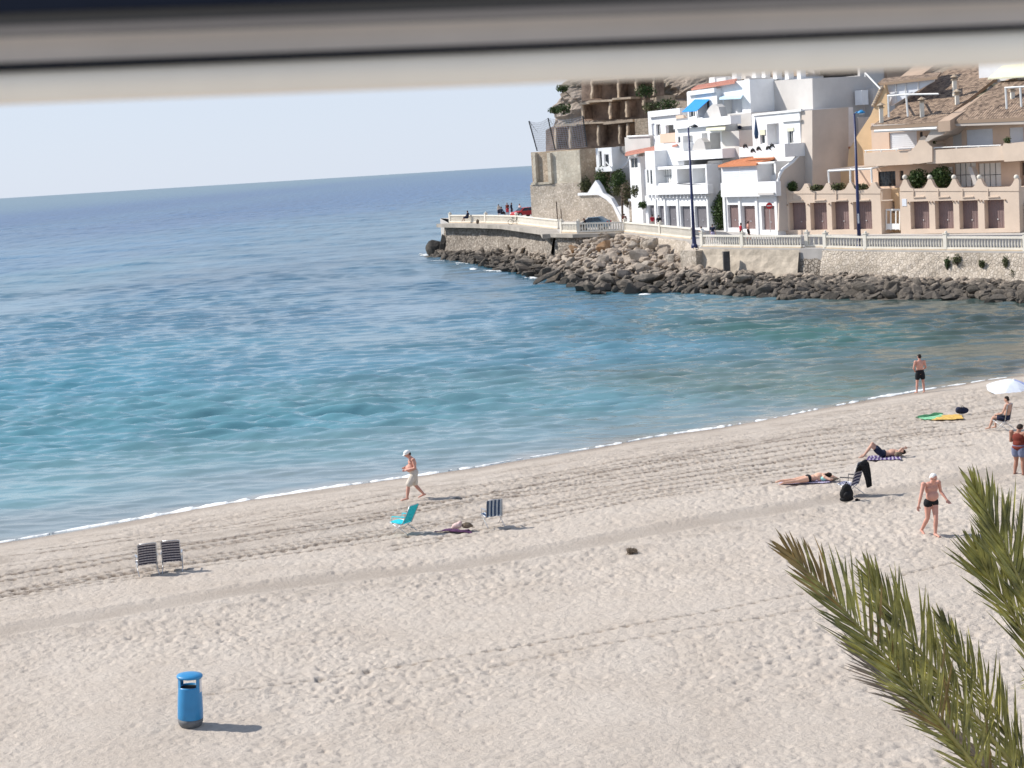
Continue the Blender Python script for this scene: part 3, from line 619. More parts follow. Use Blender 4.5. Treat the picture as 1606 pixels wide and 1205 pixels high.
# ---- sea walls under the promenade
def sea_wall(name, label, i, j, m, zb0, zb1, out=0.25, lean=0.5, cap=None, ztop=-0.1):
    t = thing(name, label, 'wall', RP[i]); q = MB(); seg = []
    for k in range(i, j + 1):
        n = ins[k][1]; p = RP[k]; f = (k - i) / max(1, j - i); zb = zb0 + (zb1 - zb0) * f
        seg.append((Vector((p.x, p.y, p.z + ztop)) - n * out, Vector((p.x, p.y, zb)) - n * (out + lean)))
    NS = 10
    for (t0, b0), (t1, b1) in zip(seg[:-1], seg[1:]):
        L_ = (t1 - t0).length; nx = max(1, int(L_ / 0.8)); nz = 6
        for x in range(nx):
            for z in range(nz):
                P4 = []
                for (xx, zz) in ((x, z), (x + 1, z), (x + 1, z + 1), (x, z + 1)):
                    c_ = t0.lerp(t1, xx / nx).lerp(b0.lerp(b1, xx / nx), zz / nz); w_ = noise3(c_, 0.9, 3) * 0.16 * (0 if zz == 0 else 1)
                    P4.append(c_ + Vector((w_ * 0.6, w_, 0)))
                q.quad(*P4[::-1])
    obj('wall', q, m, t)
    if cap is not None:
        q = MB()
        for k in range(i, j):
            a, b = RP[k], RP[k + 1]; na, nb = ins[k][1], ins[k + 1][1]; w, th = cap
            lo = Vector((0, 0, -0.02 - th)); hi = Vector((0, 0, 0.0))
            q.hexa([a - na * w + lo, b - nb * w + lo, b + nb * 0.1 + lo, a + na * 0.1 + lo], [a - na * w + hi, b - nb * w + hi, b + nb * 0.1 + hi, a + na * 0.1 + hi])
        obj('ledge', q, 'concrete', t)
    return t
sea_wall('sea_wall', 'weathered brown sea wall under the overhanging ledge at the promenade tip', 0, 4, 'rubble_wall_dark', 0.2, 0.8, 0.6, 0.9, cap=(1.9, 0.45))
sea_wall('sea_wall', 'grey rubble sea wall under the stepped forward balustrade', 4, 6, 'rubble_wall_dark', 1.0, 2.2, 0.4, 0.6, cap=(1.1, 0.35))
sea_wall('sea_wall', 'low sea wall almost buried by tumbled tan boulders', 6, 9, 'rubble_wall', 2.2, 1.5, 0.4, 0.6)
sw = sea_wall('sea_wall', 'plastered tan sea wall with a dark vertical drain slot', 9, 11, 'sea_plaster', 0.2, 0.2, 0.15, 0.5)
q = MB(); a = RP[10] - ins[10][1] * 0.55 + Vector((-0.9, 0, 0)); q.box((a.x, a.y, 2.0), (0.55, 0.5, 2.4), 0.05); obj('drain_slot', q, 'dark_inside', sw)
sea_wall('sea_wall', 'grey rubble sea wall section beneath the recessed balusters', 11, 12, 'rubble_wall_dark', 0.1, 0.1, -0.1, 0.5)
sea_wall('sea_wall', 'long pale rubble stone sea wall dotted with green caper bushes', 12, 16, 'rubble_wall', 0.0, 0.0, 0.2, 0.7)
# side of the stepped forward piece at the tip, and the buttress seam near the second lamp
q = MB(); a = PZ(1332, 418, 1.6); q.prism([PZ(1336, 396, 2.9) - Vector((0, .7, 0)), PZ(1341, 396, 2.9) - Vector((0, .7, 0)), PZ(1331, 430, 1.2) - Vector((0, 0.9, 0)), PZ(1326, 430, 1.2) - Vector((0, .9, 0))], (0.2, 0.5, 0))
tag(obj('drain_pipe', q, 'dark_metal', loc=(a.x, a.y, 1.2)), 'thin dark pipe leaning down the rubble sea wall below the second lamp post', 'pipe')

# ---- boulders
WL = [(664, 403), (700, 409), (740, 415), (800, 428), (870, 441), (930, 462), (1000, 461), (1060, 460), (1150, 465), (1250, 471), (1340, 469), (1500, 471), (1606, 476), (1720, 482)]
TOPZ = [(664, 1.0, 0.0), (704, 0.5, 0.5), (800, 1.1, 0.9), (873, 1.6, 0.9), (906, 2.8, 0.9), (940, 3.9, 0.9), (1000, 3.9, 0.9), (1060, 3.0, 0.9), (1098, 1.7, 0.95), (1200, 1.2, 0.95), (1355, 1.1, 0.95), (1500, 0.9, 0.95), (1720, 0.8, 0.95)]
RX = np.array([r[0] for r in RAIL], float)
def rail_at(u):
    i = int(np.clip(np.searchsorted(RX, u) - 1, 0, len(RX) - 2)); f = (u - RX[i]) / (RX[i + 1] - RX[i]); return RP[i].lerp(RP[i + 1], f) - ins[i][1] * 1.2
def pile(u, k):
    """point on the rubble slope: k 0 at the waterline, 1 at the wall"""
    v = np.interp(u, [w[0] for w in WL], [w[1] for w in WL]); lo = PZ(u, v, 0.0); hi = rail_at(max(u, 704)); zt = np.interp(u, [t[0] for t in TOPZ], [t[1] for t in TOPZ])
    hi = Vector((hi.x, hi.y, zt)); p = lo.lerp(hi, k); return p
q = MB(); us = list(range(660, 1731, 7)); ks = [-0.15, 0.0, 0.15, 0.3, 0.45, 0.6, 0.75, 0.9, 1.0, 1.1]
for ui in range(len(us) - 1):
    for ki in range(len(ks) - 1):
        P4 = []
        for uu, kk in ((us[ui], ks[ki]), (us[ui + 1], ks[ki]), (us[ui + 1], ks[ki + 1]), (us[ui], ks[ki + 1])):
            p = pile(uu, kk); p.z += noise3(p, 0.5, 2) * 0.5 - 0.25; P4.append(p)
        q.quad(*P4)
def rock_mat(name, ca, cb, cc):
    m = bpy.data.materials.new(name); m.use_nodes = True; nt = m.node_tree; p = nt.nodes['Principled BSDF']; p.inputs['Roughness'].default_value = 0.9; p.inputs['Specular IOR Level'].default_value = 0.25
    tc = nd(nt, 'ShaderNodeTexCoord'); geo = nd(nt, 'ShaderNodeNewGeometry'); oi = nd(nt, 'ShaderNodeObjectInfo')
    n1 = noise_node(nt, geo.outputs['Position'], 1.2, 6, 0.7); n2 = noise_node(nt, geo.outputs['Position'], 5, 6, 0.75)
    rr = nd(nt, 'ShaderNodeMapRange'); rr.inputs[1].default_value = 0.35; rr.inputs[2].default_value = 0.65; nt.links.new(n1.outputs[0], rr.inputs[0])
    c = mix(nt, rr.outputs[0], ca, cb); c = mix(nt, oi.outputs['Random'], c, cc)
    r2 = nd(nt, 'ShaderNodeMapRange'); r2.inputs[1].default_value = 0.3; r2.inputs[2].default_value = 0.7; r2.inputs[3].default_value = 0.7; r2.inputs[4].default_value = 1.15; nt.links.new(n2.outputs[0], r2.inputs[0])
    c = mix(nt, 1.0, c, r2.outputs[0], 'MULTIPLY')
    # the tide line: black crust of weed and lichen on everything the waves reach
    sp = nd(nt, 'ShaderNodeSeparateXYZ'); nt.links.new(geo.outputs['Position'], sp.inputs[0])
    ad = nd(nt, 'ShaderNodeMath', operation='MULTIPLY_ADD'); nt.links.new(n1.outputs[0], ad.inputs[0]); ad.inputs[1].default_value = -5.0; nt.links.new(sp.outputs[2], ad.inputs[2])
    mr = nd(nt, 'ShaderNodeMapRange'); mr.inputs[1].default_value = -1.55; mr.inputs[2].default_value = -0.85; mr.inputs[3].default_value = 0.88; mr.inputs[4].default_value = 0.0; nt.links.new(ad.outputs[0], mr.inputs[0])
    c = mix(nt, mr.outputs[0], c, (0.085, 0.074, 0.062)); nt.links.new(c, p.inputs['Base Color'])
    nt.links.new(bump(nt, n2.outputs[0], 0.9, 0.15), p.inputs['Normal']); M[name] = m
rock_mat('boulder', (0.25, 0.21, 0.165), (0.56, 0.49, 0.41), (0.44, 0.36, 0.285))
rock_mat('boulder_black', (0.03, 0.028, 0.027), (0.06, 0.053, 0.048), (0.05, 0.045, 0.04))
rock_mat('boulder_orange', (0.36, 0.20, 0.10), (0.46, 0.30, 0.18), (0.40, 0.25, 0.14))
tag(obj('rubble_slope', q, 'boulder'), kind='structure')
def rock_mb(seed, sub=2, npl=17, lo=0.30, hi=0.80):
    r_ = random.Random(seed); bm = bmesh.new(); bmesh.ops.create_icosphere(bm, subdivisions=3, radius=1.0)
    planes = [(Vector((r_.gauss(0, 1), r_.gauss(0, 1), r_.gauss(0, 1))).normalized(), r_.uniform(lo, hi)) for _ in range(npl)]
    for v in bm.verts:
        for n, d in planes:
            e = v.co.dot(n) - d
            if e > 0: v.co -= n * e * 0.96
        w = noise3(v.co, 2.0, seed) * 0.10; v.co *= 1 + w
    q = MB(); q.v = [tuple(v.co) for v in bm.verts]; q.f = [[v.index for v in f.verts] for f in bm.faces]; q.uv = [None] * len(q.f); q.mi = [0] * len(q.f); bm.free(); return q
rock_meshes = [rock_mb(s).mesh('boulder', 'boulder') for s in range(12)]
rq = random.Random(11)
def rock(loc, r, sq=None, me=None, name='boulder', rot=None):
    o = bpy.data.objects.new(name, me or rq.choice(rock_meshes)); C.objects.link(o); o.location = loc
    sq = sq or (rq.uniform(0.9, 2.0), rq.uniform(0.8, 1.3), rq.uniform(0.5, 0.95)); o.scale = [r * s for s in sq]
    o.rotation_euler = rot or (rq.uniform(-0.6, 0.6), rq.uniform(-0.8, 0.5), rq.uniform(-0.7, 0.7) + (3.14 if rq.random() < .4 else 0)); return o
LBL = 'rough grey brown boulder lying in the breakwater pile below the promenade wall'; GRP = 'boulders of the breakwater'
cnt = 0; placed = []
tries = 0
while cnt < 285 and tries < 9000:
    tries += 1
    u = rq.uniform(678, 1665); k = rq.random() ** 1.35 * (1.0 if u < 1100 else 0.8)
    if u > 1600 and rq.random() < 0.5: continue
    p = pile(u, k); r = rq.choice((0.45, 0.55, 0.65, 0.8, 1.05)) * (1.0 if u < 1100 else 0.82) * (1.1 if k < 0.35 else 0.9)
    if any((p - a).length < 0.62 * (r + b) for a, b in placed): continue
    placed.append((p, r)); tag(rock(p + Vector((0, 0, r * 0.15)), r), LBL, 'boulder', GRP); cnt += 1
# named ones
bl = MB(); base = rock_mb(77); 
def special(u, v, z, r, sq, m, name, label, seed, rot):
    o = bpy.data.objects.new(name, (rock_mb(seed, 2, 9, 0.75, 0.97) if seed == 31 else rock_mb(seed)).mesh(name, m)); C.objects.link(o); p = PZ(u, v, z); o.location = p; o.scale = [r * s for s in sq]; o.rotation_euler = rot; return tag(o, label, 'boulder')
special(685, 392, 0.9, 1.55, (1.05, 1.0, 0.95), 'boulder_black', 'sea_boulder', 'big black rounded boulder standing in the sea at the promenade tip', 31, (0.2, 0.1, 0.3))
special(694, 382, 1.8, 1.3, (0.8, 0.8, 1.3), 'boulder_black', 'sea_boulder', 'black upright rock leaning between the tip wall and the black sea boulder', 32, (0.1, 0.3, 1.3))
special(866, 429, 0.9, 1.0, (2.9, 0.9, 0.45), 'boulder', 'rock_slab', 'long tilted pale rock slab sloping down to the water', 33, (0.1, -0.42, 0.2))
special(900, 392, 2.7, 1.0, (1.0, 0.9, 0.8), 'boulder_orange', 'boulder', 'orange boulder at the foot of the grey rubble wall', 34, (0.3, 0.2, 0.5))
special(948, 386, 3.2, 1.2, (1.3, 0.9, 0.8), 'boulder_orange', 'boulder', 'tan orange boulder high in the pile near the stepped balustrade', 35, (0.2, -0.4, 1.0))
special(1038, 400, 2.4, 1.4, (1.1, 0.9, 0.9), 'boulder', 'boulder', 'large grey boulder high in the pile left of the first lamp post', 36, (0.1, 0.2, 2.0))
special(936, 461, 0.1, 0.7, (1.4, 0.8, 0.6), 'boulder_black', 'boulder', 'low dark rock awash in front of the pile', 37, (0.1, 0.1, 0.4))
# small stones between the boulders
q = MB(); sm = [rock_mb(s + 50, 1) for s in range(4)]
for s_ in sm: pass
ico = bmesh.new(); bmesh.ops.create_icosphere(ico, subdivisions=2, radius=1.0); iv = [v.co.copy() for v in ico.verts]; iff = [[v.index for v in f.verts] for f in ico.faces]; ico.free()
for s in range(1900):
    u = rq.uniform(672, 1700); k = rq.random() ** 0.9; p = pile(u, k); r = rq.uniform(0.14, 0.48); a = rq.uniform(0, 6.28); ti = rq.uniform(-0.8, 0.8); sx, sy, sz = rq.uniform(0.8, 1.7), rq.uniform(0.7, 1.2), rq.uniform(0.45, 0.9)
    Rm = Matrix.Rotation(a, 3, 'Z') @ Matrix.Rotation(ti, 3, 'X'); sd_ = rq.uniform(0, 99); d1 = Vector((rq.gauss(0, 1), rq.gauss(0, 1), rq.gauss(0, 1))).normalized(); d2 = Vector((rq.gauss(0, 1), rq.gauss(0, 1), rq.gauss(0, 1))).normalized()
    vs = []
    for c in iv:
        w = Vector(c)
        for dd_ in (d1, d2, -d1.cross(d2)):
            e = w.dot(dd_) - 0.5
            if e > 0: w = w - dd_ * e
        vs.append(p + Rm @ Vector((w.x * sx * r, w.y * sy * r, w.z * sz * r)) + Vector((0, 0, r * 0.2)))
    q.add(vs, iff)
tag(obj('rock_rubble', q, 'boulder'), kind='stuff')
# broken water at the foot of the rocks
q = MB()
for u0, v0, w, h in ((668, 401, 12, 2.5), (688, 410, 16, 2), (720, 414, 14, 2.6), (742, 423, 6, 3), (775, 426, 16, 1.6), (838, 437, 10, 1.6), (860, 430, 5, 3), (1082, 459, 12, 4), (1112, 466, 12, 2.5), (1010, 463, 8, 1.4)):
    for k in range(int(w * 4.5)):
        uu = u0 + rq.gauss(0, w * 0.42); vv = v0 + rq.gauss(0, h * 0.30) - 1.0; p = PZ(uu, vv, 0.03); r = rq.uniform(0.03, 0.13) * (1.6 if rq.random() < .1 else 1)
        q.ball(p, (r * 1.9, r * 1.4, 0.02 + r * 0.3), 6, 4)
tag(obj('surf_foam', q, 'foam'), kind='stuff')
# bushes growing out of the wall
def leaf_cloud(q, c, r, n, ls, rnd, flat=1.0, droop=0.0):
    c = Vector(c)
    for _ in range(n):
        d = Vector((rnd.gauss(0, 1), rnd.gauss(0, 1), rnd.gauss(0, 1))).normalized() * (rnd.random() ** 0.45)
        lump = 1 + 0.35 * noise3(d + c, 2.1, 4)
        p = c + Vector((d.x * r[0], d.y * r[1], d.z * r[2])) * lump; p.z -= droop * (d.x * d.x + d.y * d.y)
        a = Vector((rnd.gauss(0, 1), rnd.gauss(0, 1), rnd.gauss(0, 1))).normalized(); b = a.cross(Vector((rnd.gauss(0, 1), rnd.gauss(0, 1), rnd.gauss(0, 1)))).normalized()
        s = ls * rnd.uniform(0.6, 1.3); q.quad(p - a * s, p + b * s * 0.45, p + a * s, p - b * s * 0.45)
def bush(label, c, r, n=500, ls=0.12, m='shrub_leaf', name='bush', stems=True, cat='bush'):
    c = Vector(c); rnd = random.Random(int(c.x * 31 + c.y * 7)); t = thing(name, label, cat, (c.x, c.y, c.z - r[2])); q = MB(); leaf_cloud(q, c, r, n, ls, rnd); obj('foliage', q, m, t)
    if stems:
        q = MB(); b = Vector((c.x, c.y, c.z - r[2] * 1.05))
        for k in range(5): q.tube([b, b + Vector((rnd.uniform(-.3, .3) * r[0], rnd.uniform(-.3, .3) * r[1], r[2])), c + Vector((rnd.uniform(-.7, .7) * r[0], rnd.uniform(-.6, .6) * r[1], rnd.uniform(-.2, .6) * r[2]))], [0.05, 0.035, 0.012], 5)
        obj('stem', q, 'bark', t)
    return t
for (u, v, w, h, mm, lb) in ((1486, 413, 0.22, 0.55, 'shrub_leaf', 'narrow bright green caper bush hanging on the rubble sea wall'), (1501, 408, 0.42, 0.42, 'shrub_dull', 'round brownish bush on top of the rubble sea wall beside the green caper'), (1540, 414, 0.25, 0.3, 'shrub_dull', 'small brown tuft on the rubble sea wall between two bushes'), (1577, 411, 0.2, 0.45, 'shrub_dull', 'upright dry tuft on the sea wall nearest the beach'), (1590, 432, 0.25, 0.5, 'shrub_dull', 'dead leaning branchy shrub low on the sea wall near the beach')):
    i = 13 if u < 1481 else (14 if u < 1606 else 15); rr_ = rail_at(u); p = PD(u, v, rr_.y + 0.15); bush(lb, p, (w, 0.3, h), 260, 0.09, mm)

q = MB(); a = RP[9]; dd_ = RP[10] - RP[9]; q.box((a.x - 0.2, a.y + 0.55, 1.2), (2.2, 2.2, 4.0), math.atan2(dd_.y, dd_.x)); tag(obj('wall_end_pier', q, 'rubble_wall', loc=(a.x, a.y, 0)), 'stone pier under the first blue lamp post joining two sea walls', 'wall')
q = MB(); a = RP[4].lerp(RP[3], 0.5); dd_ = RP[3] - RP[2]; q.box((a.x, a.y - 0.5, 1.9), (2.6, 2.4, 4.2), math.atan2(dd_.y, dd_.x)); tag(obj('wall_end_pier', q, 'rubble_wall_dark', loc=(a.x, a.y, 0)), 'stone pier where the balustrade steps forward near the red car', 'wall')

# ============================================================ BUILDINGS
class Face:
    """a vertical facade plane: s runs along it (to the right, towards the viewer), t goes back into the house, z is height"""
    def __init__(f, o, e): f.o = Vector((o.x, o.y, 0)); f.e = e; f.n = Vector((-e.y, e.x, 0)); f.z0 = o.z
    def P(f, s, t, z): return f.o + f.e * s + f.n * t + Vector((0, 0, z))
    def px(f, u, v, t=0.0):
        d = ray(u, v); q = f.o + f.n * t; k = (q.x * f.n.x + q.y * f.n.y) / (d.x * f.n.x + d.y * f.n.y)
        w = Vector((d.x * k, d.y * k, CAMZ + d.z * k)); return (w - f.o).dot(f.e), w.z
    def pt(f, u, v, t=0.0): s, z = f.px(u, v, t); return f.P(s, t, z)
class House:
    def __init__(h, name, label, cat, face, group=None, at=None):
        h.f = face; h.t = thing(name, label, cat, at or face.P(0, 0, face.z0), group=group); h.face0 = face
    def rng(h, u0, u1, vt, vb, t):
        s0 = h.f.px(u0, (vt + (vb if vb is not None else vt + 20)) / 2, t)[0]; s1 = h.f.px(u1, (vt + (vb if vb is not None else vt + 20)) / 2, t)[0]
        zt = h.f.px((u0 + u1) / 2, vt, t)[1]; zb = h.f.z0 - 0.4 if vb is None else h.f.px((u0 + u1) / 2, vb, t)[1]; return s0, s1, zb, zt
    def box(h, q, s0, s1, t0, t1, z0, z1):
        P = h.f.P; q.hexa([P(s0, t0, z0), P(s1, t0, z0), P(s1, t1, z0), P(s0, t1, z0)], [P(s0, t0, z1), P(s1, t0, z1), P(s1, t1, z1), P(s0, t1, z1)])
    def block(h, u0, u1, vt, vb, t0, t1, m, holes=(), name='wall', depth=0.25):
        """solid block whose front (at t0) carries recessed openings; holes: (u0,u1,vt,vb,type[,depth])"""
        s0, s1, z0, z1 = h.rng(u0, u1, vt, vb, t0); q = MB(); P = h.f.P; H = []
        for ho in holes:
            a = h.f.px(ho[0], (ho[2] + ho[3]) / 2, t0)[0]; b = h.f.px(ho[1], (ho[2] + ho[3]) / 2, t0)[0]; uc = (ho[0] + ho[1]) / 2
            zt = h.f.px(uc, ho[2], t0)[1]; zb = h.f.px(uc, ho[3], t0)[1]; dp = ho[5] if len(ho) > 5 else depth
            H.append((max(a, s0 + 0.05), min(b, s1 - 0.05), max(zb, z0 + 0.05), min(zt, z1 - 0.05), ho[4], dp))
        S = sorted({s0, s1, *[x[0] for x in H], *[x[1] for x in H]}); Z = sorted({z0, z1, *[x[2] for x in H], *[x[3] for x in H]})
        for a, b in zip(S[:-1], S[1:]):
            for c, d in zip(Z[:-1], Z[1:]):
                sc, zc = (a + b) / 2, (c + d) / 2
                if not any(x[0] < sc < x[1] and x[2] < zc < x[3] for x in H): q.quad(P(a, t0, c), P(b, t0, c), P(b, t0, d), P(a, t0, d))
        for a, b, c, d, ty, dp in H:
            T = t0 + dp
            q.quad(P(a, t0, c), P(a, T, c), P(b, T, c), P(b, t0, c)); q.quad(P(a, t0, d), P(b, t0, d), P(b, T, d), P(a, T, d))
            q.quad(P(a, t0, c), P(a, t0, d), P(a, T, d), P(a, T, c)); q.quad(P(b, t0, c), P(b, T, c), P(b, T, d), P(b, t0, d))
            if dp > 0.5: q.quad(P(a, T, c), P(b, T, c), P(b, T, d), P(a, T, d))
        q.quad(P(s0, t0, z1), P(s1, t0, z1), P(s1, t1, z1), P(s0, t1, z1)); q.quad(P(s1, t0, z0), P(s1, t1, z0), P(s1, t1, z1), P(s1, t0, z1))
        q.quad(P(s0, t0, z0), P(s0, t0, z1), P(s0, t1, z1), P(s0, t1, z0)); q.quad(P(s0, t1, z0), P(s0, t1, z1), P(s1, t1, z1), P(s1, t1, z0))
        w = obj(name, q, m, h.t)
        for a, b, c, d, ty, dp in H: h.fill(a, b, c, d, t0 + dp - (0.02 if dp > 0.5 else 0.06), ty)
        return w
    def fill(h, a, b, c, d, t, ty):
        P = h.f.P; q = MB()
        if ty in ('garage_brown', 'garage_grey'):
            h.box(q, a - .02, b + .02, t, t + 0.08, c, d + .02); g = obj('garage_door', q, ty, h.t); q = MB(); n = max(4, int((b - a) / 0.22))
            for k in range(n): x = a + (b - a) * (k + 0.5) / n; h.box(q, x - 0.02, x + 0.02, t - 0.018, t, c + 0.04, d - 0.04)
            obj('ribs', q, ty, g); q = MB(); q.ball(P((a + b) / 2, t - 0.03, c + 0.75), 0.07, 6, 4); obj('handle', q, 'steel', g)
        elif ty in ('shutter', 'louver', 'awning_pale'):
            m_ = 'shutter' if ty != 'louver' else 'grey_and_shade'; h.box(q, a - .02, b + .02, t, t + 0.05, c, d + .02); g = obj('roller_shutter', q, m_, h.t); q = MB(); n = max(5, int((d - c) / 0.16))
            for k in range(n): z = c + (d - c) * (k + 0.5) / n; h.box(q, a + .02, b - .02, t - 0.02, t, z - 0.03, z + 0.03)
            obj('slats', q, m_, g)
        elif ty in ('glass', 'grid', 'door'):
            w = 0.07; h.box(q, a, a + w, t - .03, t + .03, c, d); h.box(q, b - w, b, t - .03, t + .03, c, d); h.box(q, a + w, b - w, t - .03, t + .03, c, c + w); h.box(q, a + w, b - w, t - .03, t + .03, d - w, d)
            if ty != 'grid' and b - a > 1.0: x = (a + b) / 2; h.box(q, x - .03, x + .03, t - .028, t + .028, c + w, d - w)
            if ty == 'grid':
                for k in range(1, 5): x = a + (b - a) * k / 5; h.box(q, x - .02, x + .02, t - .1, t - .06, c, d)
                for k in range(1, 4): z = c + (d - c) * k / 4; h.box(q, a, b, t - .055, t - .035, z - .02, z + .02)
            g = obj('window', q, 'dark_metal' if ty == 'grid' else 'white_trim', h.t); q = MB(); h.box(q, a + .01, b - .01, t + .035, t + .05, c + .01, d - .01); obj('pane', q, 'glass', g)
        elif ty == 'curtain':
            h.box(q, a, b, t, t + .03, c, d); g = obj('window', q, 'white_trim', h.t); q = MB(); n = int((b - a) / 0.45)
            for k in range(n + 1): x = a + (b - a) * k / n; h.box(q, x - .015, x + .015, t - .06, t - .03, c, d)
            h.box(q, a, b, t - .065, t - .03, (c + d) / 2 - .02, (c + d) / 2 + .02); obj('grille', q, 'dark_metal', g)
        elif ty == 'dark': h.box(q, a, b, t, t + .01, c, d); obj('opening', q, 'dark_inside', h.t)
        elif ty == 'none': pass
    def panel(h, pts, t0, t1, m, name):
        """outline read on the plane t0, given thickness to t1"""
        q = MB(); poly = [h.f.pt(u, v, t0) for u, v in pts]; q.prism(poly, h.f.n * (t1 - t0)); return obj(name, q, m, h.t)
    def roof(h, pts, m, name='roof', th=0.18):
        """corner readings (u, v, t) of a sloping sheet"""
        p = [h.f.pt(u, v, t) for u, v, t in pts]; q = MB(); n = (p[1] - p[0]).cross(p[-1] - p[0]).normalized(); n = n if n.z > 0 else -n
        dn = Vector((0, 0, -th)); L1 = (p[1] - p[0]).length; L2 = (p[-1] - p[0]).length
        q.add(p, [list(range(len(p)))], [[(0, 0), (L1, 0), (L1, L2), (0, L2)][:len(p)]] if len(p) == 4 else [[((a - p[0]).dot((p[1] - p[0]).normalized()), (a - p[0]).length) for a in p]])
        lo = [a + dn for a in p]; k = len(p); q.add(p + lo, [(i, k + i, k + (i + 1) % k, (i + 1) % k) for i in range(k)] + [list(range(k, 2 * k))[::-1]])
        return obj(name, q, m, h.t)
    def bar(h, a, b, r, m, name):
        q = MB(); q.tube([h.f.pt(*a), h.f.pt(*b)], r, 6); return obj(name, q, m, h.t)
    def bars(h, lst, r, m, name):
        q = MB()
        for a, b in lst: q.tube([h.f.pt(*a), h.f.pt(*b)], r, 6)
        return obj(name, q, m, h.t)

F1 = Face(FC0, FCe); F2 = Face(FG0, FGe)

# ---------------- garden stair and retaining walls left of the white houses
FT = Face(Vector((2.6, 229, 4.4)), Vector((0.66, -0.75, 0)).normalized())
h = House('retaining_wall', 'tall stone retaining wall with pale panel and two buttresses at the seaward corner', 'wall', FT)
h.block(833, 912, 288, 352, 0, 5, 'rubble_wall', name='lower_wall'); h.block(834, 911, 236.5, 288, 0.25, 5, 'warm_stone', name='upper_wall')
h.block(864, 910, 237, 287.5, 0.12, 0.24, 'pale_stone', name='pale_panel')
for u0, u1 in ((836, 840), (859, 864)):
    h.block(u0, u1, 240, 288, -0.25, 0.23, 'pale_stone', name='buttress')
h.block(833, 866, 286, 289.5, -0.12, 0.23, 'pale_stone', name='string_course')
h2 = House('stair_wall', 'sloping rubble stone wall with white coping beneath the garden stair', 'wall', FT)
h2.panel([(908, 305), (942, 306), (958, 318), (972, 345), (974, 362), (906, 362)], -0.6, 3.5, 'rubble_wall', 'wall')
h2.panel([(906, 303), (921, 303), (928, 292), (934, 283), (940, 291), (946, 303), (958, 311), (966, 325), (978, 348), (974, 352), (960, 322), (950, 313), (938, 306), (906, 307)], -0.8, -0.2, 'white_wall', 'coping')
h2.panel([(986, 312), (1011, 313), (1011, 350), (988, 350)], -1.0, 1.5, 'rubble_wall', 'end_wall'); h2.panel([(985, 312), (1012, 313), (1012, 316.5), (985, 316)], -1.2, 1.5, 'white_wall', 'end_coping')
h2.panel([(966, 325), (987, 320), (988, 352), (979, 352)], -0.7, 0.4, 'white_wall', 'stair_flank')
h = House('hillside_wall', 'dark brown rubble wall behind the seaward garden', 'wall', FT)
h.block(912, 936, 236, 300, 4, 8, 'ruin_brick'); h.block(957, 967, 232, 285, 2.5, 8, 'warm_stone', name='pier')
h = House('garden_house', 'tiny white box house with a dark glass door above the green trees', 'house', FT)
h.block(935, 960, 232, 268, 1.2, 5, 'white_wall', holes=[(939, 944, 237, 262, 'glass'), (947.5, 955, 242, 262, 'glass')]); h.block(934, 960, 262, 269.5, 0.5, 1.2, 'white_wall', name='balcony')
h.bars([((957.5, 262, 0.4), (950, 254, 0.4))], 0.08, 'white_trim', 'lamp_arm')
h = House('garden_wall', 'curving white garden wall sweeping down behind the green trees', 'wall', FT)
h.panel([(966, 230), (992, 230), (992, 262), (984, 262), (973, 267), (962, 268), (957, 273), (957, 310), (990, 310), (990, 300), (996, 262), (1000, 230)], 2.6, 3.0, 'grey_and_shade', 'wall')
h.bars([((957, 273, 2.5), (963, 267, 2.5)), ((963, 267, 2.5), (975, 264, 2.5)), ((975, 264, 2.5), (984, 256, 2.5)), ((984, 256, 2.5), (988, 246, 2.5))], 0.14, 'white_wall', 'coping')

# ---------------- left group of white houses
h = House('white_house', 'large stepped white house with blue awning and row of grey garage doors', 'house', F1)
# garage storey
g = [(1017, 1026.5, 322, 352, 'garage_grey'), (1032.5, 1042, 323, 353.5, 'garage_grey'), (1046.5, 1061, 323, 355, 'garage_grey'), (1067.5, 1083, 323.5, 357, 'garage_grey'), (1090, 1108.5, 323.5, 357.5, 'garage_grey')]
h.block(1012, 1112, 306, None, 0, 9, 'white_wall', holes=g, depth=0.35)
for u in (1029.5, 1044, 1064, 1086.5, 1111): 
    q = MB(); s, z = h.f.px(u, 330, 0); h.box(q, s - 0.16, s + 0.16, -0.12, 0.0, h.f.z0 - 0.4, h.f.px(u, 312, 0)[1]); obj('pilaster', q, 'white_wall', h.t)
q = MB()
for k in range(17):
    u = 1017 + k * 5.6; s, z = h.f.px(u, 305.5, -0.25); h.box(q, s - 0.09, s + 0.09, -0.3, 0, z - 0.35, z)
obj('corbels', q, 'white_wall', h.t)
# first floor
h.block(1013, 1028, 237, 306, -0.1, 6, 'white_wall', holes=[(1014.5, 1017.5, 266, 288, 'glass', 0.12), (1019.5, 1023, 266, 290, 'glass', 0.12)], name='bay')
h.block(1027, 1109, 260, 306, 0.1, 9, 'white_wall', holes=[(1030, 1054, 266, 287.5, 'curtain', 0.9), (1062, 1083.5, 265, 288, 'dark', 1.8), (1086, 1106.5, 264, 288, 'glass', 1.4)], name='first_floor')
h.block(1027, 1110, 290.5, 305, -0.55, 0.1, 'white_wall', name='balcony')
h.bars([((1062, 288.6, -0.4), (1106, 290, -0.4))], 0.06, 'dark_metal', 'hand_rail')
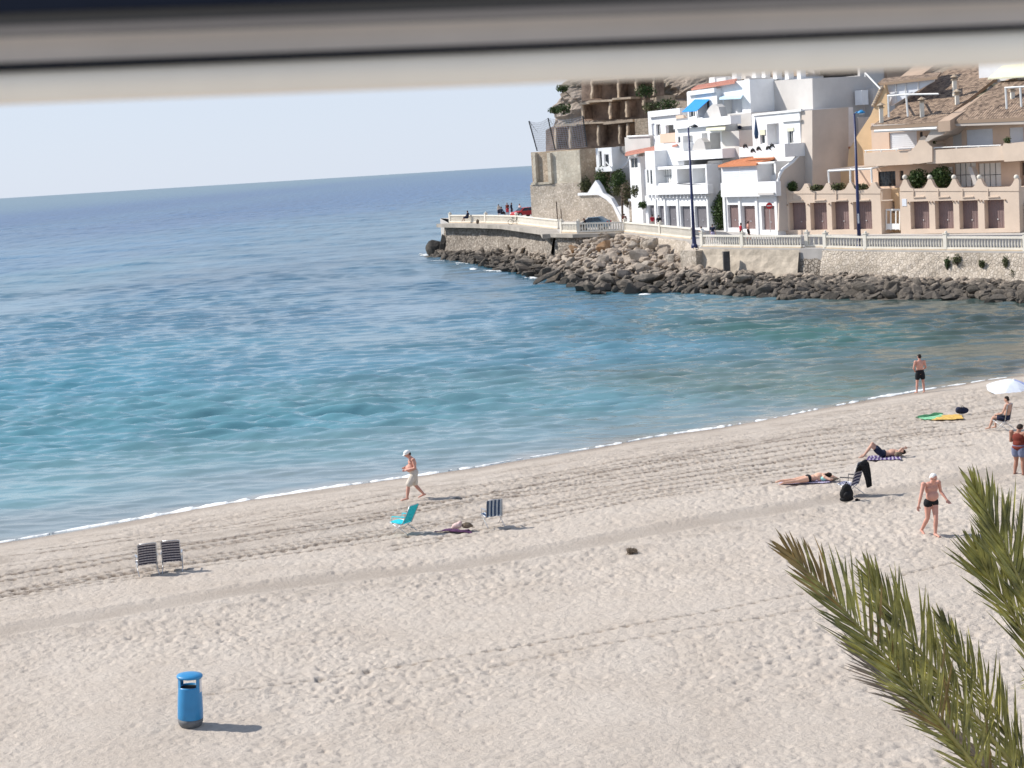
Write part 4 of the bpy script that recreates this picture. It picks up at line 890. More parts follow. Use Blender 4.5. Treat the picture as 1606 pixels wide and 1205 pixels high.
# second floor
h.block(1027, 1072, 225, 260, 1.4, 9, 'white_wall', name='second_floor_end', holes=[(1032, 1046, 236, 258, 'none', 0.3)])
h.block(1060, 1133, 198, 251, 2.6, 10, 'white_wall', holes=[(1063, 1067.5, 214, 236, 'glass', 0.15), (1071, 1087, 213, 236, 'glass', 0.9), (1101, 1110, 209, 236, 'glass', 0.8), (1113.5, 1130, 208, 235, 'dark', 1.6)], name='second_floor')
h.block(1056, 1133, 236, 250.5, 1.0, 2.6, 'white_wall', name='terrace_parapet')
h.panel([(1085, 236), (1087, 229), (1090, 222), (1095, 217), (1099, 217), (1104, 223), (1107, 236)], 1.2, 1.9, 'grey_and_shade', 'chimney_gable')
h.roof([(1107, 204.5, 1.0), (1137, 203.5, 1.0), (1138, 198, 2.6), (1108, 200, 2.6)], 'awning_cream', 'awning', 0.06)
h.block(1056, 1146, 186, 199, 2.2, 3.4, 'white_wall', name='upper_parapet')
# third floor with the blue awning
h.block(1078, 1125, 142, 190, 4.6, 12, 'white_wall', holes=[(1080, 1090, 168, 184, 'glass', 0.3), (1094, 1113, 158, 184, 'dark', 1.2)], name='third_floor')
h.block(1078, 1120, 141, 148, 4.3, 4.6, 'white_wall', name='cornice')
h.roof([(1069.5, 175.5, 2.2), (1092.5, 174, 2.2), (1113, 155.8, 4.5), (1089.5, 156, 4.5)], 'awning_blue', 'awning', 0.05)
h.bars([((1071, 176, 2.3), (1080, 186, 4.4)), ((1092, 175, 2.3), (1094, 186, 4.4))], 0.05, 'white_trim', 'awning_arm')
h.panel([(1101, 186), (1106, 178), (1112, 169), (1117, 164), (1122, 164), (1127, 168), (1131, 184)], 3.4, 4.2, 'grey_and_shade', 'chimney_gable')
h.roof([(1084, 139.5, 4.6), (1152, 128.5, 4.6), (1156, 123, 7), (1094, 133.5, 7)], 'tile_red', 'tile_roof')
h.block(1121, 1177, 128.5, 190, 5.2, 14, 'white_wall', holes=[(1136, 1164, 152, 178, 'shutter', 0.9)], name='upper_house')
h.roof([(1128, 155.5, 4.2), (1162, 154, 4.2), (1165, 148.5, 5.2), (1129, 150.5, 5.2)], 'awning_pale', 'awning', 0.08)
h.block(1112, 1121, 121, 131, 8, 10, 'white_wall', name='chimney'); h.block(1124, 1138, 122, 130, 8, 10, 'white_wall', name='chimney')
h = House('street_plinth', 'beige wall with a small letter box in the gap between the two white houses', 'wall', F1)
h.block(1112, 1131, 308, None, 2.0, 6, 'beige_wall'); h.block(1111, 1134, 252, 308, 1.6, 9, 'grey_and_shade', name='upper_wall'); h.block(1119, 1127, 318, 324, 1.9, 2.0, 'white_trim', name='letter_box')  # upper wall: a house end whose shade is given as grey
h.block(1118, 1129, 298, 303, 1.52, 1.6, 'white_trim', name='name_plate')
h.bars([((1110, 282, 1.5), (1130, 263, 1.5))], 0.06, 'grey_and_shade', 'pipe')
# lone left house end
h = House('white_house', 'narrow white house with red tiled eave left of the grey garage doors', 'house', F1)
h.block(987, 1004, 246, None, 4.0, 10, 'white_wall', holes=[(989, 1000, 247.5, 264, 'glass', 0.12), (991, 994, 290, 305, 'glass', 0.12), (996.5, 1000, 290, 305, 'glass', 0.12)])
h.block(1003, 1010, 243, 310, 4.6, 9, 'grey_and_shade', holes=[(1004, 1009, 245, 265, 'dark')], name='recess'); h.block(1002, 1013, 266, None, 4.4, 9, 'white_wall', name='wall')
h.roof([(980, 242.5, 3.4), (1062, 226.5, 1.2), (1064, 222, 3), (982, 238, 5.5)], 'tile_red', 'tile_eave', 0.2)
h.block(980, 1020, 214, 238, 5.2, 12, 'grey_and_shade', name='terrace'); h.bars([((984, 214.5, 5.1), (1018, 213, 5.1))], 0.12, 'white_trim', 'hand_rail')
h.block(1017, 1061, 173, 226, 5.6, 14, 'white_wall', holes=[(1022, 1027, 194, 214, 'shutter'), (1029, 1036, 195, 213, 'glass'), (1044, 1060, 196, 209, 'none', 0.4)], name='upper_house'); h.block(1035, 1062, 209, 224, 5.2, 5.6, 'peach_wall', name='pink_parapet')
h.block(1016, 1066, 172.5, 182, 5.3, 5.6, 'white_wall', name='parapet'); h.block(1060, 1072, 181, 186, 5, 5.6, 'peach_wall', name='pink_ledge')

# tower end wall behind, its shade put in as grey colour
h = House('shade_grey_house', 'tall plain house end wall, its shade painted grey, topped by a row of white roof pillars', 'house', F1)
h.block(1170, 1178, 123, 260, 5.4, 16, 'grey_and_shade'); 
h.panel([(1177, 129), (1274, 123), (1277, 260), (1150, 260), (1150, 180), (1178, 180)], 8.0, 15, 'grey_and_shade', 'blank_wall')
for u in (1182, 1197, 1215, 1233.5, 1252.5):
    h.block(u - 3, u + 3, 96, 125, 8.1, 8.7, 'white_wall', name='roof_pillar')
h.panel([(1180, 92), (1256, 88), (1256, 98), (1180, 102)], 8.1, 9.2, 'white_wall', 'pergola_beam')
h.panel([(1150, 100), (1182, 97), (1182, 124), (1158, 124)], 9.5, 13, 'grey_and_shade', 'stair_head')
h.block(1184, 1250, 101, 124, 11, 12, 'brown_wall', name='roof_room', holes=[(1190, 1210, 104, 122, 'dark'), (1218, 1245, 104, 122, 'dark')])
h.panel([(1148, 108), (1155, 108), (1155, 124), (1148, 124)], 8.2, 8.8, 'white_wall', 'roof_pillar')

# ---------------- middle white house with orange tiles
h = House('white_house', 'white house with orange tiled roof and three brown garage doors', 'house', F1)
g = [(1141.5, 1158.5, 321.5, 357.5, 'garage_brown'), (1164, 1184.5, 323, 359.5, 'garage_brown'), (1194.5, 1217, 323, 361, 'garage_brown')]
h.block(1135, 1220, 307, None, 0, 8, 'white_wall', holes=g, depth=0.35)
for u in (1137.5, 1161.5, 1188, 1218.5):
    q = MB(); s, z = h.f.px(u, 330, 0); h.box(q, s - 0.2, s + 0.2, -0.14, 0.0, h.f.z0 - 0.4, h.f.px(u, 309, 0)[1]); obj('pilaster', q, 'white_wall', h.t)
h.block(1130.5, 1217, 286, 308.5, -0.55, 0.0, 'white_wall', name='balcony'); h.block(1188, 1213, 302.5, 306, -0.75, -0.56, 'grey_and_shade', name='drip_ledge')
h.block(1131.5, 1187.5, 258, 287, -0.3, 6, 'white_wall', holes=[(1134, 1159, 264, 284, 'shutter', 0.06), (1161, 1185, 264, 284.5, 'shutter', 0.06)], name='enclosed_porch')
h.block(1187.5, 1217, 254, 286, 1.2, 6, 'white_wall', holes=[(1190, 1214, 257, 275, 'louver', 0.3)], name='porch_back'); 
h.bars([((1187, 257, -0.3), (1216, 255, -0.3))], 0.12, 'white_trim', 'porch_beam')
h.roof([(1126, 259.5, -0.7), (1186, 256.5, -0.7), (1224, 243.5, 4.2), (1171, 244.5, 4.2)], 'tile_orange', 'tile_roof', 0.2)
h.panel([(1217, 286), (1219, 283), (1225, 270), (1231, 262), (1240, 256), (1248, 250), (1254, 243), (1259, 241), (1262, 246), (1256, 300)], 0.2, 0.5, 'white_wall', 'curved_coping') if False else None
# right flank wall seen end-on, with its white curling coping
FR = Face(F1.P(h.f.px(1219, 300, 0)[0], 0, 4.0), F1.n)
h.f = FR
h.panel([(1219, 362), (1219.5, 286), (1223, 275), (1228, 266), (1236, 260), (1243, 255), (1250, 247), (1255, 242), (1267, 242), (1268, 362)], 0.0, -0.3, 'beige_wall', 'flank_wall')
q = MB(); cp = [(1219.5, 300), (1219.5, 286), (1223, 275), (1228, 266), (1236, 260), (1243, 255), (1250, 247), (1256, 241)]
q.tube([FR.pt(u, v, -0.15) for u, v in cp], 0.19, 6); obj('curved_coping', q, 'white_wall', h.t)
h.f = F1
h.block(1180.5, 1255.5, 176, 262, 3.0, 9, 'white_wall', holes=[(1192, 1199.5, 204, 226, 'glass'), (1203, 1222, 194, 227, 'door', 1.0), (1235, 1244, 201, 225.5, 'glass')], name='upper_house')
h.block(1192, 1199.5, 203.5, 212, 2.9, 2.99, 'awning_cream', name='blind'); h.block(1235, 1244, 200.5, 206, 2.9, 2.99, 'awning_cream', name='blind')
h.block(1225, 1254, 187, 190.5, 2.8, 3.0, 'white_trim', name='drip_ledge'); h.block(1180, 1256, 175, 178.5, 2.85, 3.05, 'white_trim', name='cornice')
h.block(1159.5, 1221, 229, 245, 0.8, 1.2, 'white_wall', name='terrace_parapet'); h.block(1221, 1231, 226, 247, 0.8, 3.0, 'white_wall', name='terrace_parapet_end')
h.block(1147, 1180, 178, 262, 4.4, 9, 'grey_and_shade', name='party_wall'); h.block(1133, 1160, 206, 262, 2.5, 9, 'grey_and_shade', name='party_wall_low')  # shaded ends of the neighbouring white house, shade painted as grey
q = MB()
for u, v in ((1169, 230), (1181, 237), (1190, 234), (1205, 233), (1211, 229.5)):
    c = F1.pt(u, v, 0.75); e = F1.e
    q.tube([c - e * 0.45 + Vector((0, 0, -0.12)), c - e * 0.2 + Vector((0, 0, 0.1)), c + e * 0.1 + Vector((0, 0, 0.12)), c + e * 0.45 + Vector((0, 0, -0.16))], [0.03, 0.13, 0.12, 0.03], 6); q.tube([c + Vector((0, 0, 0.1)), c + e * -0.1 + Vector((0, 0, 0.32))], [0.08, 0.01], 5)
obj('black_plaques', q, 'black', h.t)
q = MB(); c = F1.pt(1160, 200, 3.6); 
for k in range(3): q.ball(F1.pt(1160 + k * 3.4, 200 + k * 9, 4.2), (0.22, 0.22, 0.2), 8, 5)
obj('wall_ornaments', q, 'cloth_navy', h.t)
# closed parasol on the roof terrace
p = F1.pt(1187, 229, 1.8); t = thing('terrace_parasol', 'folded pale blue parasol standing on the roof terrace of the orange tiled house', 'parasol', p)
q = MB(); q.tube([p, p + Vector((0, 0, 2.7))], 0.03, 6); obj('pole', q, 'white_trim', t); q = MB(); q.lathe(p + Vector((0, 0, 0.7)), [(0.16, 0), (0.22, 0.5), (0.12, 1.3), (0.03, 2.0)], 10); obj('canopy', q, 'stripe_blue', t, True)
# beige block right of it
h = House('beige_house', 'large blank beige house with a small window beside the second lamp post', 'house', FR)
h.f = Face(F1.P(F1.px(1255.5, 230, 3.0)[0], 3.0, 4.0), F1.n)
h.panel([(1255.6, 174.5), (1312, 170), (1312, 300), (1256, 300)], 0.02, -2.0, 'beige_wall', 'blank_wall')
h.block(1311, 1346, 190, 300, -1.5, -1.4, 'grey_and_shade', holes=[(1316.5, 1336, 196.5, 221, 'glass', 0.06)], name='side_wing') if False else None
h.f = F2
h.block(1300, 1348, 186, 300, 9.0, 13, 'grey_and_shade', holes=[(1316, 1336, 195, 222, 'grid')], name='side_wing'); h.block(1311, 1332, 234, 300, 7.5, 9, 'beige_wall', holes=[(1312, 1315, 250, 275, 'dark')], name='stair_turret'); h.block(1310, 1334, 231, 235, 7.3, 9.1, 'tile_orange', name='turret_eave')
h = House('shaded_house', 'dark open upper terrace with plants above the beige house', 'house', F2)
h.block(1268, 1350, 96, 200, 16, 24, 'grey_and_shade', holes=[(1277, 1345, 140, 168, 'dark', 2.0), (1277, 1345, 106, 122, 'dark', 1.0)]); 
h.roof([(1276, 139, 14.5), (1352, 134, 14.5), (1350, 128, 16), (1276, 133, 16)], 'tile_red', 'awning_roof', 0.1)
h.block(1335, 1392, 108, 190, 20, 26, 'brown_wall', name='rear_wing', holes=[(1350, 1385, 112, 130, 'dark')]); h.block(1341, 1352, 142, 165, 13, 14, 'white_wall', name='white_chimney'); h.block(1336, 1370, 140, 196, 14.5, 18, 'grey_and_shade', name='rear_wall')

# ---------------- orange terrace house
h = House('terrace_house', 'wide peach coloured house with brown tiled roofs, scalloped terrace wall and seven brown garages', 'house', F2)
G1 = [(1238, 1264, 318, 361, 'garage_brown'), (1271, 1297, 318, 361, 'garage_brown'), (1304.5, 1331.5, 316.5, 360.5, 'garage_brown'), (1338.5, 1367.5, 316.5, 360, 'garage_brown')]
G2 = [(1428, 1457.5, 316, 359.5, 'garage_brown'), (1466.5, 1495.5, 315, 359.5, 'garage_brown'), (1504.5, 1534, 314.5, 359.5, 'garage_brown'), (1544, 1575, 313.5, 358.8, 'garage_brown')]
h.block(1221, 1381, 300, None, 0, 9, 'sand_wall', holes=G1, depth=0.6, name='garage_wall'); h.block(1411, 1598, 297, None, 0, 9, 'sand_wall', holes=G2, depth=0.6, name='garage_wall')
def scallop(u0, u1, peaks, vv, vp, vb, balls, lm):
    us = np.arange(u0, u1 + 0.1, 1.0); top = []
    for u in us:
        d = min(abs(u - p) for p in peaks); k = 0 if d < 2.5 else min(1, (d - 2.5) / 11.0); sh = 1 - (1 - k) ** 2.2 if d >= 2.5 else 0
        f = (u - u0) / max(1, u1 - u0); top.append((u, (vp[0] + (vp[1] - vp[0]) * f) + sh * ((vv[0] + (vv[1] - vv[0]) * f) - (vp[0] + (vp[1] - vp[0]) * f))))
    q = MB()
    for (a, va), (b, vb_) in zip(top[:-1], top[1:]):
        p = [h.f.pt(a, va, -0.05), h.f.pt(b, vb_, -0.05), h.f.pt(b, vb, -0.05), h.f.pt(a, vb, -0.05)]; q.prism(p, h.f.n * 0.35)
    w = obj('scalloped_parapet', q, 'sand_wall', h.t)
    if balls:
        q = MB()
        for p in peaks: q.ball(h.f.pt(p, (vp[0] + vp[1]) / 2 - 3 - (p - u0) * 0.0, 0.12), 0.22, 12, 8)
        for p in peaks: q.tube([h.f.pt(p, vp[0] + 1, 0.12), h.f.pt(p, vp[0] - 3, 0.12)], 0.1, 6)
        obj('ball_finials', q, 'ivory_rail', w)
    for a, b in zip(peaks, peaks[1:] + [u1]):
        q = MB(); q.prism([h.f.pt(a + 12, lm, -0.1), h.f.pt(a + 30, lm - 1, -0.1), h.f.pt(a + 30, lm + 0.5, -0.1), h.f.pt(a + 12, lm + 1.5, -0.1)], h.f.n * 0.1); q.prism([h.f.pt(a + 12.5, lm - 13, -0.09), h.f.pt(a + 13.6, lm - 13, -0.09), h.f.pt(a + 13.6, lm, -0.09), h.f.pt(a + 12.5, lm, -0.09)], h.f.n * 0.09); obj('moulding', q, 'sand_wall', w)
scallop(1221, 1381, [1228, 1264, 1298, 1333, 1370], (301, 298), (289, 286), 304, False, 314)
scallop(1411, 1598, [1419, 1458, 1496, 1536, 1594], (297, 293), (282, 280), 300, True, 309)
q = MB(); [q.ball(h.f.pt(u, v, -0.06), 0.09, 6, 4) for u, v in ((1424, 318), (1457, 317), (1462, 317), (1495, 316), (1500, 316), (1534, 314), (1539, 315), (1576, 314), (1235, 322), (1267, 321), (1300, 320), (1335, 319))]; obj('rafter_ends', q, 'brown_wall', h.t)
# gate recess
h.block(1381, 1411, 296, None, 1.6, 9, 'orange_wall', name='gate_recess', holes=[(1389, 1403, 316, 335, 'none', 0.5)])
q = MB()
for u in (1389, 1396, 1404, 1410): q.prism([h.f.pt(u, 328.5, 0.5), h.f.pt(u + 1.6, 328.5, 0.5), h.f.pt(u + 1.6, 361, 0.5), h.f.pt(u, 361, 0.5)], h.f.n * 0.08)
q.prism([h.f.pt(1389, 328, 0.48), h.f.pt(1411, 328, 0.48), h.f.pt(1411, 330.5, 0.48), h.f.pt(1389, 330.5, 0.48)], h.f.n * 0.1); q.prism([h.f.pt(1389, 351, 0.49), h.f.pt(1411, 351, 0.49), h.f.pt(1411, 360, 0.49), h.f.pt(1389, 360, 0.49)], h.f.n * 0.07)
obj('gate', q, 'white_trim', h.t)
q = MB(); h.box(q, *[h.f.px(u, 320, 0)[0] for u in (1415, 1422)], -0.03, 0.0, *[h.f.px(1418, v, 0)[1] for v in (323.5, 312)]); obj('name_plate', q, 'shutter', h.t)
# ground floor behind the terrace
h.block(1340, 1600, 254, 310, 3.2, 12, 'peach_wall', holes=[(1377.5, 1404.5, 269, 292.5, 'grid', 0.2), (1411, 1417, 268, 283, 'dark'), (1486, 1495, 262, 290, 'curtain', 0.1), (1498, 1531, 256, 293, 'curtain', 0.15), (1535, 1570, 256, 293, 'curtain', 0.15)], name='ground_floor')
h.block(1300, 1345, 262, 312, 4.5, 9, 'orange_wall', name='left_ground_floor')
# first floor balconies
h.block(1355, 1441, 237.5, 259.5, 1.4, 3.4, 'sand_wall', name='balcony'); h.block(1453, 1575.5, 232.5, 254.5, 0.9, 3.4, 'sand_wall', name='balcony')
h.panel([(1424, 238), (1430, 236), (1438, 226), (1443, 216), (1449, 213), (1453, 216), (1457, 226), (1462, 231), (1462, 254), (1441, 257), (1424, 257)], 0.75, 3.4, 'sand_wall', 'curved_pier')
h.panel([(1571, 232), (1574, 225), (1582, 226), (1590, 224), (1640, 219), (1640, 250), (1575, 254)], 0.7, 3.4, 'sand_wall', 'corner_balcony')
h.bars([((1356, 236.5, 1.5), (1430, 233.5, 1.5)), ((1463, 232, 1.0), (1570, 228, 1.0))] + [((u, 240, 1.5), (u, 236 - (u - 1356) * 0.04, 1.5)) for u in (1358, 1382, 1406, 1428)] + [((u, 234, 1.0), (u, 231.5 - (u - 1463) * 0.035, 1.0)) for u in (1465, 1500, 1535, 1568)], 0.06, 'white_trim', 'hand_rail')
h.block(1367, 1470, 190, 256, 3.6, 12, 'peach_wall', holes=[(1394.5, 1438, 207, 234, 'shutter', 0.2), (1443, 1447, 207, 215, 'dark', 0.1)], name='first_floor'); h.block(1466, 1606, 188, 254, 3.0, 12, 'peach_wall', holes=[(1494, 1508, 198, 232, 'louver', 0.12), (1515.5, 1557, 203, 232, 'shutter', 0.15), (1583, 1605, 200, 225, 'shutter', 0.15)], name='first_floor_right')
h.panel([(1329, 262), (1331, 236), (1345, 212), (1366, 180), (1381, 143), (1387, 133), (1391, 150), (1393, 262)], 4.2, 4.6, 'orange_wall', 'gable_fin')
# main roofs
a0 = F2.px(1473, 191.5, 0.4); a1 = F2.px(1583, 122, 9.0); sl = (a1[1] - a0[1]) / 8.6; sL = F2.px(1365, 194, 0.4)[0]
q = MB(); T2 = 14.0; c4 = [F2.P(sL, 0.4, a0[1]), F2.P(a0[0], 0.4, a0[1]), F2.P(a0[0], T2, a0[1] + sl * (T2 - 0.4)), F2.P(sL, T2, a0[1] + sl * (T2 - 0.4))]
LL = (c4[1] - c4[0]).length; LW = (c4[2] - c4[1]).length; q.quad(*c4, uv=[(0, 0), (LL, 0), (LL, LW), (0, LW)]); q.prism([p + Vector((0, 0, -0.02)) for p in c4], (0, 0, -0.28)); obj('main_roof', q, 'tile_brown', h.t)
h.panel([(1368, 196), (1472, 193), (1470, 203), (1374, 207)], 0.45, 1.3, 'beige_wall', 'fascia'); h.bars([((1372, 206, 0.3), (1470, 201.5, 0.3))], 0.14, 'white_trim', 'gutter')
h.roof([(1489, 189, 0.8), (1668, 182, 0.8), (1720, 118, 7), (1570, 127, 7)], 'tile_brown', 'right_roof', 0.3)
h.panel([(1490, 189), (1640, 184), (1640, 194), (1500, 198)], 0.85, 2.6, 'beige_wall', 'right_fascia')
h.roof([(1471, 191, 0.2), (1490, 189, 0.2), (1596, 123, 9.2), (1580, 124, 9.2)], 'brown_wall', 'roof_verge', 0.9)
h.panel([(1466, 194), (1492, 192), (1490, 200), (1478, 212), (1466, 216), (1456, 222), (1450, 222), (1460, 205)], 0.5, 3.3, 'beige_wall', 'verge_bracket')
# dormer terrace
h.panel([(1388, 134), (1466, 121), (1464, 128), (1398, 166), (1391, 160)], 5.0, 5.2, 'shutter', 'dormer_glass'); h.bars([((u, v0, 4.9), (u, v1, 4.9)) for u, v0, v1 in ((1405, 131, 160), (1420, 129, 152), (1440, 126, 142))], 0.05, 'white_trim', 'glazing_bars')
h.roof([(1376, 131, 4.6), (1470, 120, 4.6), (1476, 113, 6.5), (1386, 123, 6.5)], 'tile_brown', 'dormer_roof', 0.25)
h.roof([(1404, 127, 5.5), (1440, 122, 5.5), (1478, 92, 10), (1446, 94, 10)], 'brown_wall', 'rear_slope', 0.4)
q = MB()
for k in range(9): 
    c = h.f.pt(1383 - k * 1.6, 138 + k * 3.4, 4.15); q.ball(c, (0.22, 0.22, 0.16), 8, 5)
obj('ridge_tiles', q, 'warm_stone', h.t)
for u, v0, v1, t in ((1382, 166, 186, 1.2), (1446, 157, 180, 1.8), (1497, 122, 144, 5.5), (1501, 145, 165, 4.0), (1588, 140, 158, 4.0)):
    q = MB(); a = h.f.pt(u, v1, t); b = h.f.pt(u, v0 + 4, t); q.box(((a.x + b.x) / 2, (a.y + b.y) / 2, (a.z + b.z) / 2 - 0.2), (0.32, 0.32, (b - a).length + 0.4)); c = obj('chimney', q, 'ivory_rail', h.t)
    q = MB(); q.box((b.x, b.y, b.z + 0.05), (0.5, 0.5, 0.1)); q.box((b.x, b.y, b.z + 0.18), (0.3, 0.3, 0.16)); q.lathe((b.x, b.y, b.z + 0.26), [(0.42, 0), (0.25, 0.12), (0.05, 0.25)], 8); obj('chimney_cap', q, 'tile_orange' if False else 'warm_stone', c)
q = MB(); pr = [((1394, 184, 1), (1393, 150, 1)), ((1424, 183, 1), (1421, 148, 1)), ((1392, 151, 1), (1421, 148.5, 1)), ((1421, 148.5, 1), (1472, 147.5, 1)), ((1393, 150, 1), (1402, 148, 4)), ((1421, 148, 1), (1430, 146, 4))]
h.bars(pr, 0.09, 'white_trim', 'roof_pergola'); h.bars([((1579, 171, 1.5), (1577, 138, 1.5)), ((1602, 168, 1.5), (1600, 136, 1.5)), ((1576, 138, 1.5), (1625, 135, 1.5))], 0.09, 'white_trim', 'roof_pergola')
h.bars([((1357, 114.5, 4.5), (1381, 140, 4.0)), ((1357, 114, 4.5), (1357, 121, 4.5))], 0.08, 'white_trim', 'roof_pipe')
h.block(1535, 1640, 88, 128, 9.5, 14, 'white_wall', name='roof_house'); h.roof([(1549, 123, 6.5), (1660, 116, 6.5), (1660, 92, 9.5), (1572, 103, 9.5)], 'awning_cream', 'roof_awning', 0.12)
h.bars([((1590, 175, 3), (1600, 172, 3))], 0.05, 'white_trim', 'roof_pipe')
# terrace pergola at the left
h.bars([((1300, 268.5, 0.3), (1368, 264.5, 0.3)), ((1301, 293, 0.3), (1299, 267, 0.3)), ((1334, 288, 0.3), (1333.5, 265, 0.3)), ((1367.5, 287, 0.3), (1366.5, 264.5, 0.3)), ((1300, 267.5, 0.3), (1345, 262, 3.2)), ((1334, 265.5, 0.3), (1372, 260, 3.2)), ((1367, 264.5, 0.3), (1392, 259, 3.2))], 0.10, 'white_trim', 'terrace_pergola')
h.panel([(1518, 262), (1524, 262), (1534, 290), (1527, 290)], 1.6, 2.2, 'grey_and_shade', 'folded_parasol')
h.block(1598, 1640, 240, None, 3.5, 9, 'brown_wall', name='right_flank', holes=[(1603, 1612, 255, 275, 'dark')])
h.block(1598, 1660, 318, None, 0.6, 3.5, 'rubble_wall', name='side_yard_wall')

# ---------------- plants on the fronts
def shrub(label, f, u, v, t, r, n, m='shrub_leaf', ls=0.13, cat='shrub', name='shrub'): return bush(label, f.pt(u, v, t), r, n, ls, m, name, True, cat)
shrub('rounded dark green tree behind the left ball finials of the scalloped terrace', F2, 1438, 282, 1.6, (0.95, 0.8, 0.95), 1500)
shrub('rounded dark green tree spilling over the terrace wall right of its twin', F2, 1474, 280, 1.6, (1.05, 0.8, 1.15), 1700)
shrub('green pot plant hanging over the scalloped wall nearest the white curling coping', F2, 1243, 293, 0.3, (0.5, 0.4, 0.6), 450, ls=0.11)
shrub('silvery green plant in the second scallop of the terrace wall', F2, 1281, 295, 0.3, (0.75, 0.4, 0.35), 450, 'shrub_dull', 0.11)
shrub('pale leafy plant in the scallop left of the second lamp post', F2, 1315, 293, 0.3, (0.75, 0.4, 0.4), 500, 'shrub_dull', 0.11)
shrub('yellowish plant in the scallop just right of the second lamp post', F2, 1352, 294, 0.3, (0.7, 0.4, 0.35), 450, 'shrub_dull', 0.11)
shrub('small green pot plant on the right balcony beside the curved pier', F2, 1464, 223, 1.6, (0.3, 0.3, 0.5), 200, ls=0.11)
shrub('small green tuft in a pot at the corner of the upper balcony', F2, 1580, 220, 1.2, (0.3, 0.3, 0.35), 160, ls=0.1)
shrub('dark potted plants on the shaded upper terrace', F2, 1330, 155, 15, (1.3, 0.6, 0.8), 500, ls=0.16)
shrub('dark green bush between the little white box house and the stair', FT, 944, 283, 0.6, (1.0, 0.9, 1.5), 1400)
shrub('rounded green tree in front of the curving white garden wall', FT, 970, 284, 0.9, (1.05, 0.9, 1.4), 1500)
shrub('olive green garden bush on top of the stair wall beside the stone wall', FT, 918, 290, 0.6, (0.9, 0.7, 0.9), 800, 'shrub_dull')
shrub('pinkish brown flowering shrub beside the white stair flank', FT, 983, 305, -1.0, (0.55, 0.5, 1.5), 600, 'cloth_maroon' if False else 'shrub_dull')
shrub('small potted bush at the left end of the grey garages', F1, 1008, 322, -0.3, (0.5, 0.5, 0.45), 300)
shrub('tall climbing greenery in the gap between the two white houses', F1, 1128, 335, 0.9, (0.75, 0.6, 1.9), 1300)
shrub('green climber above the gap between the two white houses', F1, 1131, 316, 0.6, (0.4, 0.4, 0.9), 500)
for k, (u, v, mm, lb) in enumerate(((968, 300, 'shrub_dull', 'dry agave clump behind the stair coping'), (953, 303, 'shrub_leaf', 'low green ground plant behind the stair coping'), (995, 300, 'shrub_dull', 'leggy pink plant in front of the narrow white house'))):
    shrub(lb, FT if k < 2 else F1, u, v, 0.3 if k < 2 else 3.0, (0.6, 0.5, 0.7), 350, mm)

# ---------------- cliff, ruined terraces, netting
q = MB(); rows_ = []
FU = Face(Vector((3.0, 240, 9.5)), Vector((0.82, -0.57, 0)).normalized()); ce = FU.e; cn = FU.n; CO = FU.P(0, 7.5, 0)
NS, NZ = 130, 90
edge = [(236, 858), (205, 858), (190, 868), (180, 871), (165, 872), (150, 880), (138, 884), (125, 893), (95, 905), (60, 925)]
def cliff_pt(i, j):
    z = 6 + j / NZ * 34; v = 257 - (z - CAMZ) * FPX / 246; ue = np.interp(-v, [-e[0] for e in edge], [e[1] for e in edge])
    s0 = FU.px(ue, v, 7.5 + max(0, z - 9) * 0.28)[0]; a = i / NS
    if a < 0.25: s = s0; t = (0.25 - a) * 120          # flank running back on the seaward side
    else: s = s0 + (a - 0.25) / 0.75 * 62; t = 0
    t += max(0, (z - 9)) * 0.28
    p = CO + ce * s + cn * t + Vector((0, 0, z)); w = fb3(p); return p - cn * w * 2.6 - ce * (w * 1.6 if a < 0.4 else 0)
def fb3(p): return noise3(p, 0.16, 1) * 0.9 + noise3(p, 0.45, 2) * 0.55 + noise3(p, 1.2, 3) * 0.28 + noise3(p, 2.6, 3) * 0.12
grid = [[cliff_pt(i, j) for i in range(NS + 1)] for j in range(NZ + 1)]
for j in range(NZ):
    for i in range(NS): q.quad(grid[j][i], grid[j][i + 1], grid[j + 1][i + 1], grid[j + 1][i])
m = bpy.data.materials.new('cliff_rock'); m.use_nodes = True; nt = m.node_tree; p = nt.nodes['Principled BSDF']; p.inputs['Roughness'].default_value = 0.95
tc = nd(nt, 'ShaderNodeTexCoord'); mp = nd(nt, 'ShaderNodeMapping'); mp.inputs['Scale'].default_value = (1, 1, 0.45); nt.links.new(tc.outputs['Object'], mp.inputs[0])
n1 = noise_node(nt, mp.outputs[0], 0.35, 8, 0.7); n2 = noise_node(nt, tc.outputs['Object'], 0.12, 5, 0.7); n3 = noise_node(nt, mp.outputs[0], 1.6, 6, 0.75)
r1 = nd(nt, 'ShaderNodeMapRange'); r1.inputs[1].default_value = 0.35; r1.inputs[2].default_value = 0.65; nt.links.new(n1.outputs[0], r1.inputs[0])
c = mix(nt, r1.outputs[0], (0.30, 0.24, 0.19), (0.55, 0.46, 0.38)); r2 = nd(nt, 'ShaderNodeMapRange'); r2.inputs[1].default_value = 0.52; r2.inputs[2].default_value = 0.62; r2.inputs[4].default_value = 0.75; nt.links.new(n2.outputs[0], r2.inputs[0])
c = mix(nt, r2.outputs[0], c, (0.10, 0.105, 0.055)); nt.links.new(c, p.inputs['Base Color']); nt.links.new(bump(nt, n3.outputs[0], 1.0, 0.5), p.inputs['Normal']); M['cliff_rock'] = m
tag(obj('cliff', q, 'cliff_rock'), kind='structure')
